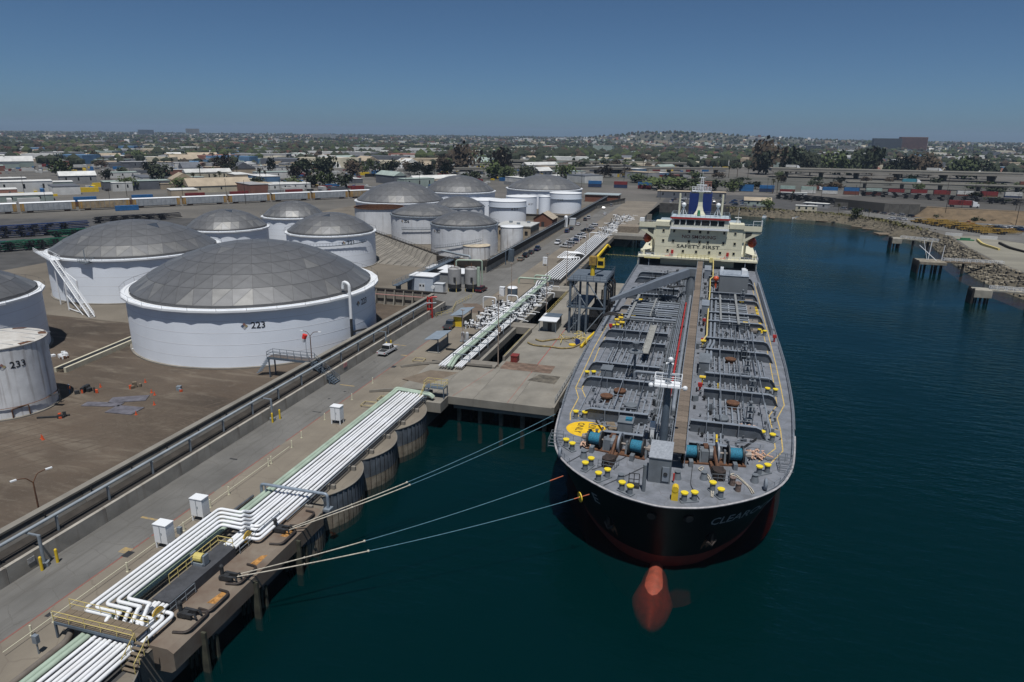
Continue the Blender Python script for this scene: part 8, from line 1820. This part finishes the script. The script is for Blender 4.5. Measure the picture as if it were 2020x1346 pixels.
def dolphin(label, x, y, w, d, ex, ey, wood_top=False, rail=True):
    t = thing('mooring_dolphin', label, 'dolphin', (x, y, 0), group='dolphins and walkways on the right shore'); r = random.Random(int(x*7))
    m = MB(); m.boxm(0, w, 0, d, 2.2 if not wood_top else 3.6, 4.6); put(m, 'cap_block', bl if not wood_top else mat('grey_planking', (.25, .22, .17), .9, var=.25, scale=1), t)
    for k in range(10): m = MB(); a, b = r.uniform(.3, w-.3), r.uniform(.3, d-.3); m.cyl((a, b, -3), (a, b, 3), .28, 7); put(m, 'pile', tim, t)
    for k in range(8): m = MB(); m.cyl((-.6+r.random()*.3, .2+k*d/8, -3), (-.3, .2+k*d/8, 4.2+r.random()), .34, 7); put(m, 'fender_pile', tim, t)
    a, b = Vector((w, d*.6, 4.5)), Vector((ex-x, ey-y, 4.5)); dd = (b-a).normalized(); s = Vector((-dd.y, dd.x, 0))*1.0
    m = MB(); m.add([a-s, a+s, b+s, b-s, a-s-Vector((0, 0, .4)), a+s-Vector((0, 0, .4)), b+s-Vector((0, 0, .4)), b-s-Vector((0, 0, .4))], [(0, 3, 2, 1), (4, 5, 6, 7), (0, 1, 5, 4), (1, 2, 6, 5), (2, 3, 7, 6), (3, 0, 4, 7)]); put(m, 'walkway', bl if not wood_top else wood, t)
    for e, nm in ((s, 'a'), (-s, 'b')):
        m = MB(); m.rail([a+e, b+e], 1.2, .07, 2.2, 2); put(m, 'white_railing', white, t)
    for k in (.35, .75): m = MB(); p = a.lerp(b, k); m.cyl((p.x, p.y, -3), (p.x, p.y, 4.2), .5, 8); put(m, 'walkway_pile', tim, t)
    return t
dolphin('concrete mooring dolphin and white railed walkway farthest along the right shore', 87.5, 370, 4.2, 5.5, 106, 366)
d2 = dolphin('broad timber decked dolphin with white masts in the middle of the right shore', 82.0, 300, 9.5, 9.0, 112, 305, True)
dolphin('concrete mooring dolphin with walkway nearest at the right edge', 84.5, 246.5, 5.0, 5.0, 120, 246)
m = MB(); m.cyl((4.4, 6.5, 4.6), (4.8, 7, 12), .14, 6); m.cyl((9, 6, 4.6), (9.3, 6, 10.6), .14, 6); m.cyl((.5, 6.8, 10.2), (6.8, 4.5, 4.7), .14, 6); m.cyl((1.9, 7, 12.2), (3.6, 5, 4.7), .08, 5); put(m, 'white_mast', white, d2)
def cabin(label, x, y, w, d, h, wm, rm, rz=0, cat='cabin', name='cabin', win=3, gable=False, z=5.0, group='cabins and sheds by the shore'):
    t = thing(name, label, cat, (x, y, z), rz, group); LATER.append((t, label, 'from the left')); m = MB(); m.boxm(-w/2, w/2, -d/2, d/2, 0, h); put(m, 'walls', wm, t); m = MB()
    if gable: m.extr([(-d/2-.4, h), (d/2+.4, h), (0, h+d*.28)], 'x', -w/2-.4, w/2+.4)
    else: m.boxm(-w/2-.2, w/2+.2, -d/2-.2, d/2+.2, h, h+.25)
    put(m, 'roof', rm, t)
    for k in range(win): x_ = -w/2+w*(k+.5)/win; m = MB(); m.boxm(x_-.6, x_+.6, -d/2-.06, -d/2, h*.42, h*.8); put(m, 'window', glass, t)
    return t
CL = {'white': (.62, .62, .6), 'grey': (.32, .32, .32), 'tan': (.40, .33, .24), 'cream': (.55, .50, .38), 'blue': (.10, .20, .33), 'brick': (.24, .11, .08), 'pale green': (.30, .36, .33), 'slate': (.12, .13, .15), 'yellow': (.5, .34, .05), 'rust': (.22, .10, .06)}
WM = {k: mat('building_'+k.replace(' ', '_'), v, .8, var=.12, scale=.15, rnd=.12) for k, v in CL.items()}
cabin('long white cabin with dark windows on the far bank', 62, 492, 13, 4, 3.4, WM['cream'], WM['white'], -.1); cabin('long low building with pale canopy behind the basin', -14, 566, 52, 12, 5, WM['slate'], WM['tan'], .05, 'building', 'low_building', 6); cabin('tan roofed shed on the right of the car park', 33, 520, 18, 8, 3.6, WM['pale green'], WM['tan'], 0, gable=True); cabin('pale shed roof beside the dark chassis row', 72, 520, 16, 6, 3, WM['grey'], WM['white'], -.4); cabin('brown gatehouse tower behind the tanker funnel', -2, 632, 6, 6, 9, WM['brick'], WM['brick'], 0, 'building', 'gatehouse', 2); cabin('white long trailer shed right of the funnel', 66, 610, 20, 4, 3.6, WM['white'], WM['white'], 0)
for i, (x, y, w, d, rz, lab) in enumerate(((41, 487, 3, 7, .1, 'small timber float below the shore huts'), (73, 478, 12, 4, -.3, 'weathered timber float in the middle of the far shore'), (88, 452, 10, 2.2, -.7, 'narrow gangway float near the right corner of the basin'), (91, 444, 6, 3, -.4, 'small grey float at the right corner of the basin'), (97, 424, 12, 8, .2, 'broken timber staging beside the shore scrub'))):
    t = thing('float_dock', lab, 'float', (x, y, .1), rz, 'floats along the far shore'); n = 8
    for k in range(n): m = MB(); m.boxm(-w/2+k*w/n+.03, -w/2+(k+1)*w/n-.03, -d/2, d/2, .1, .5); put(m, 'plank', wood, t)
for i, (x, y, L, rz, lab) in enumerate(((57, 487, 7, .05, 'white flat boat moored below the white cabin'), (36.5, 488, 6, 1.3, 'small white boat beside the timber float'))):
    t = thing('boat', lab, 'boat', (x, y, 0), rz, 'boats'); m = MB(); m.prism([(-L/2, -1), (L/2-1.5, -1.1), (L/2, 0), (L/2-1.5, 1.1), (-L/2, 1)], -.2, .9); put(m, 'hull', white, t); m = MB(); m.box((-.5, 0, .9), (2, 1.4, .8)); put(m, 'cockpit', steel, t)
m = MB()
for k in range(40): m.ball((66+k*.75, 482-k*.33+1.3*math.sin(k*.4), .1), .28, 6)
put(m, 'float_line', white, label='string of white floats curving off the far shore', cat='float line')
m = MB()
for k in range(34): m.ball((-43+k*.68, 303-.4*k*.1, .05), .17, 6)
put(m, 'boom_line', yellow_pale, label='floating boom between the quay and the tanker stern', cat='boom')
for i, x in enumerate((118.6, 131.5)):
    m = MB(); m.boxm(-3.6, 3.6, -.3, .3, 0, 1.4); q = put(m, 'concrete_barrier', WM['white'], label=['white concrete barrier left on the shore lot', 'white concrete barrier right on the shore lot'][i], cat='barrier', group='white barriers'); q.location = (x, 388-i*7, 5.02); q.rotation_euler.z = -.25
for s, lab in ((0, 'left'), (8, 'right')):
    m = MB(); m.tube([(124+s*.8, 372-s, 5.6), (121+s, 356-s, 5.6), (123+s*1.1, 342-s*.8, 5.4)], .6, 4, 4); put(m, 'ramp_kerb', yellow_pale if s == 0 else concrete_dk, label='%s kerb wall of the curving ramp on the shore lot' % lab, cat='kerb', group='ramp kerbs')
m = MB(); m.box((0, 0, 0), (7, 2, .4)); m.box((0, .3, .4), (4, 1.2, .7)); q = put(m, 'flatbed_trailer', CM['green'], label='low flatbed trailer with green load on the pale lot', cat='trailer'); q.location = (119, 372, 5.03)
G2 = 'vehicles on the far shore'
for i in range(9): car(rb.choice(('car', 'suv')), rb.choice((WH, BK, SV, DK_, GY)), (88+i*4.0, 513-i*4.6, 5.03), R(45), '%s vehicle counted from the left below the retaining wall' % ORD[i], G2)
for i in range(3): car('car', (WH, SV, WH)[i], (106+i*2.8, 458-i*1.2, 5.03), R(60), '%s white or silver car beside the yellow chassis rows' % ORD[i], G2)
for i in range(16): car(rb.choice(('car', 'suv', 'pickup')), rb.choice((WH, BK, SV, DK_, BL, GY, RD)), (150+(i % 6)*4.4+rb.uniform(-.5, .5), 436-(i//6)*7-(i % 6)*1.3, 5.03), R(20), '%s vehicle of the %s row parked at the right edge' % (ORD[i % 6], ORD[i//6]), G2)
car('pickup', (.45, .13, .03), (143, 447, 5.03), R(80), 'orange truck parked below the brown mound', G2)
for i in range(30): car(rb.choice(('car', 'suv', 'pickup')), rb.choice((WH, WH, BK, SV, DK_, BL, RD, GY)), (-26+(i % 10)*7.2+rb.uniform(-1, 1), 512+(i//10)*17+rb.uniform(-2, 2), 5.03), R(90)*rb.randrange(2)+.1, '%s vehicle of the %s row in the car park behind the basin' % (ORD[i % 10], ORD[i//10]), G2)
# ------------------------------------------------------------------ utility poles
def zone0(x, y): return 'on the shore side of the basin' if x > 0 and y < 600 else 'behind the basin' if x > -60 else 'beyond the domed tanks' if x > -300 else 'beyond the autorack train'
pm_ = MB(); pm_.cyl((0, 0, 0), (0, 0, 13), .16, 5, .1); pm_.boxm(-1.3, 1.3, -.06, .06, 12, 12.2); pm_.boxm(-1, 1, -.06, .06, 11, 11.15); PME = mesh_of(pm_, 'utility_pole', mat('pole_timber', (.045, .036, .03), .9, var=.2))
pl = [(TR0+TD*d-TN_*o) for d, o in ((60, -12), (98, 40), (130, 14), (176, 34), (205, -9), (238, 20), (268, 48), (300, 30), (335, 12), (365, 44), (215, 75), (150, 90), (90, 110), (260, 120), (320, 95))]
pl += [Vector((x, y, 0)) for x, y in ((-180, 560), (-150, 600), (-115, 640), (-82, 690), (-240, 700), (-330, 650), (-290, 780), (20, 640), (48, 648), (85, 644), (120, 640), (150, 636), (185, 640), (215, 645), (250, 640), (150, 486), (176, 478), (205, 470), (137, 470), (168, 452), (-60, 700), (-20, 760), (60, 760), (140, 720), (230, 720), (-480, 620), (-560, 700), (-420, 800), (-640, 760), (-520, 900), (-36, 540), (80, 560), (110, 600))]
for p in pl: LATER.append((inst(PME, 'utility_pole', (p.x, p.y, 5 if p.x < 126 or p.y > 640 or p.y < 470 else 9), rb.random()*3, cat='utility pole', group='utility poles', scale=rb.uniform(.9, 1.25)), 'thin dark utility pole '+zone0(p.x, p.y), 'from the left'))
# ------------------------------------------------------------------ named trees
for (x, y, h, w, k, lab) in ((-303, 852, 31, 26, 'brown', 'big dark brown leaved tree left of the pair beyond the tanks'), (-264, 872, 28, 24, 'brown', 'big dark brown leaved tree right of the pair beyond the tanks'), (-330, 840, 18, 14, 'brown', 'smaller brown tree left of the big dark pair'), (-402, 462, 11, 14, 'green', 'broad bright green tree beyond the autorack train'), (-391, 500, 9, 7, 'dark', 'small dark tree between the palms beyond the train'), (-372, 512, 9, 9, 'dark', 'low dark tree right of the palms beyond the train'), (-345, 530, 9, 13, 'green', 'wide low green tree beyond the middle of the train'), (-420, 668, 20, 20, 'dark', 'round dark tree above the rail yard, left crown'), (-408, 680, 21, 19, 'dark', 'round dark tree above the rail yard, right crown'), (-326, 546, 14, 11, 'green', 'upright green tree right of the white rail sheds'), (-338, 540, 10, 11, 'dark', 'low dark tree beside the white rail sheds'), (-480, 690, 18, 9, 'dark', 'narrow dark cypress left of the round trees'), (-45, 650, 11, 24, 'green', 'broad bright green tree left of the ship funnel'), (-24, 652, 10, 18, 'green', 'second broad green tree just left of the funnel'), (-2, 656, 9, 14, 'dark', 'dark green tree behind the funnel'), (18, 654, 9, 12, 'green', 'green tree just right of the funnel'), (70, 1000, 40, 30, 'brown', 'tallest dark tree mass above the left end of the viaduct'), (92, 1020, 34, 26, 'dark', 'tall dark tree second from the left above the viaduct'), (60, 985, 28, 22, 'dark', 'dark tree at the left foot of the tallest tree'), (40, 505, 6, 8, 'green', 'small green tree by the shore huts'), (88, 470, 5, 6, 'green', 'small green bush by the shore corner'), (-165, 900, 14, 12, 'dark', 'dark tree between the two overpasses'), (-120, 820, 13, 14, 'brown', 'brown scrubby tree below the ramp overpass'), (-95, 830, 11, 12, 'brown', 'second brown scrubby tree below the ramp overpass'), (-70, 740, 9, 18, 'green', 'green bushes beside the ramp, behind the containers')):
    tree(x, y, h, w, k, lab)
for i in range(16): tree(110+i*15+rb.uniform(-6, 6), 985+rb.uniform(0, 120), rb.uniform(20, 34), rb.uniform(18, 28), rb.choice(('dark', 'dark', 'green', 'brown')), '%s tree of the dark row behind the viaduct, counted from the left' % ORD[i], group='trees behind the viaduct')
for i, (x, y, s) in enumerate(((-415, 489, 1.25), (-400, 497, 1.15), (-404, 508, 1.3), (60, 560, .8), (78, 470, .7), (52, 640, 1.2), (56, 644, 1.3), (92, 452, .6), (20, 880, 1.4), (30, 890, 1.5), (42, 884, 1.4), (-160, 1000, 1.6), (-120, 1010, 1.5), (-95, 1020, 1.6))):
    palm(x, y, s, ('leftmost palm of three beyond the autorack train', 'middle palm of three beyond the autorack train', 'rightmost palm of three beyond the autorack train', 'short palm behind the dark chassis row', 'small palm by the shore road', 'left palm of the pair right of the funnel', 'right palm of the pair right of the funnel', 'low palm at the basin corner', 'left palm of three above the car park', 'middle palm of three above the car park', 'right palm of three above the car park', 'left palm before the far overpass', 'middle palm before the far overpass', 'right palm before the far overpass')[i])
# ------------------------------------------------------------------ industrial district: individual low buildings, trees, palms
def zone(x, y): return ('left of the train' if x < -700 else 'beyond the train' if x < -350 else 'beyond the domed tanks' if x < -60 else 'behind the viaduct')+(', nearer blocks' if y < 900 else ', farther blocks')
def blocked(x, y):
    if y < 1500 and x > -60: return True
    if (Vector((x, y, 0))-TR0).dot(-TN_) < 55: return True
    return x > -520 and y < 900 and abs(x+360) < 120 and y > 650
seen = set(); k = 0
cabin('long white warehouse on the left edge beyond the train', -505, 396, 60, 20, 8.5, WM['white'], WM['white'], TA, 'warehouse', 'warehouse', 5, group='warehouses'); cabin('pale long wall shed beyond the autorack train', -438, 508, 130, 8, 5, WM['cream'], WM['cream'], TA, 'warehouse', 'warehouse', 1, group='warehouses'); cabin('small white shed between two rail lines', -447, 446, 14, 10, 6.5, WM['white'], WM['white'], TA, 'shed', 'shed', 2, group='warehouses'); cabin('white rail shed right of the train', -336, 506, 34, 8, 5, WM['white'], WM['white'], TA, 'shed', 'shed', 4, group='warehouses')
cabin('very long white warehouse on the skyline left of the big trees', -825, 1640, 330, 40, 13, WM['white'], WM['white'], .12, 'warehouse', 'warehouse', 8, group='warehouses'); cabin('second long white warehouse beside the big trees', -560, 1500, 190, 40, 12, WM['white'], WM['grey'], .1, 'warehouse', 'warehouse', 6, group='warehouses'); cabin('pale green box building left of the hill', -285, 1900, 52, 40, 24, WM['pale green'], WM['grey'], 0, 'building', 'box_building', 1, group='warehouses')
while k < 150:
    a = rb.uniform(-.93, .03); d = 560*math.exp(rb.random()*1.25); x, y = d*math.sin(a), d*math.cos(a)
    if blocked(x, y): continue
    w, dp, h = rb.uniform(14, 55), rb.uniform(10, 26), rb.uniform(4, 8.5); wc = rb.choice(('white', 'white', 'grey', 'tan', 'cream', 'blue', 'slate', 'pale green', 'brick')); rc = rb.choice(('white', 'white', 'grey', 'tan', 'slate', 'pale green')); lw, lr = wc.replace('pale ', ''), rc.replace('pale ', '')
    cabin('%s%s %s roofed building %s' % ('long ' if w > 36 else 'small ' if w < 22 else '', lw, lr, zone(x, y)), x, y, w, dp, h, WM[wc], WM[rc], TA+rb.choice((0, PI/2))+rb.uniform(-.05, .05), 'building', 'low_building', 0 if d > 1100 else 3, rb.random() < .3, group='low industrial buildings'); k += 1
k = 0
while k < 130:
    a = rb.uniform(-.93, .33); d = 600*math.exp(rb.random()*1.2); x, y = d*math.sin(a), d*math.cos(a)
    if (Vector((x, y, 0))-TR0).dot(-TN_) < 60 or (x > -40 and y < 1120): continue
    if rb.random() < .28: palm(x, y, rb.uniform(1.0, 1.7), 'palm '+zone(x, y))
    else: s = rb.uniform(7, 17); kd = rb.choice(('dark', 'dark', 'green', 'brown')); tree(x, y, s*rb.uniform(.9, 1.2), s, kd, kd+' tree '+zone(x, y))
    k += 1
for i in range(34): tree(rb.uniform(-50, 420), rb.uniform(690, 905), rb.uniform(4, 9), rb.uniform(6, 12), rb.choice(('dark', 'brown', 'green')), 'low scrub tree between the containers and the viaduct', group='scrub below the viaduct')
# ------------------------------------------------------------------ far city: one mass of roofs, one of trees, specks of vehicles
def ground_z(x, y): return (height(x, y)+max(0, hill(x, y)-1) if y > 3000 else height(x, y)) if y > 1500 else 5.0
def far_city():
    r = random.Random(99); names = ['white', 'cream', 'grey', 'tan', 'brick', 'slate', 'blue', 'pale green']; m = MB()
    for i in range(14000):
        a = r.uniform(-1.02, .50); d = 1000*math.exp(r.random()**.8*2.0); x, y = d*math.sin(a), d*math.cos(a)
        if (y < 1150 and x > -400) or y < 800 or (x > -60 and y < 1250): continue
        if noise.noise(Vector((x*.0018, y*.0018, 0))) > .25 and r.random() < .75: continue
        if y > 3000 and hill(x, y) > 14 and r.random() < .55: continue
        big = r.random() < .07; w, dp, h = (r.uniform(30, 90), r.uniform(20, 40), r.uniform(7, 14)) if big else (r.uniform(9, 22), r.uniform(8, 15), r.uniform(3.5, 8))
        if not big and d > 3000 and r.random() < .12: h *= 2.2
        m.mi = r.choice((0, 0, 0, 1, 1, 2, 2, 3, 3, 4, 5, 6, 7)) if d < 2200 else r.choice((0, 1, 2, 2, 3, 3, 4, 5, 5, 7)); m.box((x, y, ground_z(x, y)-.5), (w, dp, h), r.choice((0, .3, 1.57)), None if big or r.random() < .5 else (1, .35))
    put(m, 'far_city_roofs', [WM[n] for n in names], label='mass of pale roofs of the far city below the skyline', cat='city', kind='stuff', origin=(0, 0, 0), recalc=False)
    v = MB(); ico = [(0, 0, -1), (.72, -.53, -.45), (-.28, -.85, -.45), (-.89, 0, -.45), (-.28, .85, -.45), (.72, .53, -.45), (.28, -.85, .45), (-.72, -.53, .45), (-.72, .53, .45), (.28, .85, .45), (.89, 0, .45), (0, 0, 1)]
    fi = [(0, 1, 2), (1, 0, 5), (0, 2, 3), (0, 3, 4), (0, 4, 5), (1, 5, 10), (2, 1, 6), (3, 2, 7), (4, 3, 8), (5, 4, 9), (1, 10, 6), (2, 6, 7), (3, 7, 8), (4, 8, 9), (5, 9, 10), (6, 10, 11), (7, 6, 11), (8, 7, 11), (9, 8, 11), (10, 9, 11)]
    for i in range(21000):
        a = r.uniform(-1.02, .50); d = 1050*math.exp(r.random()**.75*2.15); x, y = d*math.sin(a), d*math.cos(a)
        if x > -60 and y < 1130: continue
        nz = noise.noise(Vector((x*.0016+5, y*.0016, 0)))
        if d < 1500 and x < -60 and r.random() < .6: continue
        if nz < -.15 and r.random() < .6: continue
        if a > -.35 and d > 2500 and r.random() < .25: continue
        s = r.uniform(4, 9.5)*(1.25 if nz > .2 else 1); z = ground_z(x, y); v.mi = r.choice((0, 0, 0, 1, 2)); hh = r.uniform(.75, 1.3)
        v.add([(x+p[0]*s*r.uniform(.7, 1.2), y+p[1]*s*r.uniform(.7, 1.2), z+s*.75*hh+p[2]*s*hh*r.uniform(.6, 1.1)) for p in ico], fi)
    put(v, 'far_wood', [leafA, leafB, leafC], label='dark mass of trees spread through the far city', cat='wood', kind='stuff', origin=(0, 0, 0), recalc=False)
    c = MB(); cn = [WM['white'], WM['grey'], CM['red'], CM['blue'], black, yellow, WM['slate']]
    for i in range(3000):
        a = r.uniform(-.95, .02); d = 540*math.exp(r.random()*1.3); x, y = d*math.sin(a), d*math.cos(a)
        if (Vector((x, y, 0))-TR0).dot(-TN_) < 50 or noise.noise(Vector((x*.008, y*.008, 7))) < -.05: continue
        c.mi = r.choice((0, 0, 0, 1, 1, 2, 3, 4, 5, 6)); L = r.choice((4.5, 4.5, 5, 12)); c.box((x, y, 5), (L, 2.2 if L < 6 else 2.6, 1.5 if L < 6 else 3.4), TA+r.choice((0, 1.57)))
    put(c, 'yard_vehicles', cn, label='specks of parked cars and trailers spread over the yards beyond the train', cat='vehicles', kind='stuff', origin=(0, 0, 0), recalc=False)
far_city()
for (x, y, w, d, h, wc, lab) in ((632, 3000, 96, 40, 48, 'slate', 'dark slab office block on the right skyline'), (733, 3050, 90, 45, 54, 'brick', 'reddish tower block beside the dark slab on the right skyline'), (-4670, 5000, 90, 80, 40, 'slate', 'dark office tower on the left skyline'), (-5035, 6000, 95, 80, 50, 'tan', 'beige tower right of the dark tower on the left skyline'), (-2372, 4000, 130, 60, 30, 'white', 'white hospital block on the skyline left of centre'), (380, 1500, 26, 16, 9, 'brick', 'low red roofed church hall beyond the viaduct'), (430, 2600, 60, 30, 24, 'white', 'white apartment block below the right skyline'), (300, 2400, 40, 30, 26, 'slate', 'dark square block among the trees on the right')):
    t = cabin(lab, x, y, w, d, h, WM[wc], WM['grey'], 0, 'building', 'tower_block', 0, z=ground_z(x, y), group='blocks on the skyline')
    for j in range(int(h/4)): m = MB(); m.boxm(-w/2+1, w/2-1, -d/2-.3, -d/2, 2+j*4, 3.8+j*4); put(m, 'window_band', glass, t)
for i, (x, y) in enumerate(((-368, 5000), (-335, 5010))):
    m = MB(); m.cyl((0, 0, 0), (0, 0, 46-i*8), 1.0, 4, .5); q = put(m, 'radio_mast', steel, label=['left radio mast on top of the hill', 'right radio mast on top of the hill'][i], cat='mast', group='radio masts'); q.location = (x, y, ground_z(x, y)-1)
# ------------------------------------------------------------------ the air
def make_haze():
    h = MB(); h.boxm(-14500, 14500, -410, 16400, -12, 215); m = bpy.data.materials.new('haze_air'); m.use_nodes = True; nt = m.node_tree; nt.nodes.remove(nt.nodes['Principled BSDF'])
    v = nt.nodes.new('ShaderNodeVolumePrincipled'); v.inputs['Color'].default_value = (.55, .72, .95, 1); v.inputs['Density'].default_value = .000062; v.inputs['Anisotropy'].default_value = .2
    nt.links.new(v.outputs[0], nt.nodes['Material Output'].inputs['Volume']); m.cycles.homogeneous_volume = True
    put(h, 'haze', m, kind='stuff')
make_haze()
settle_labels()
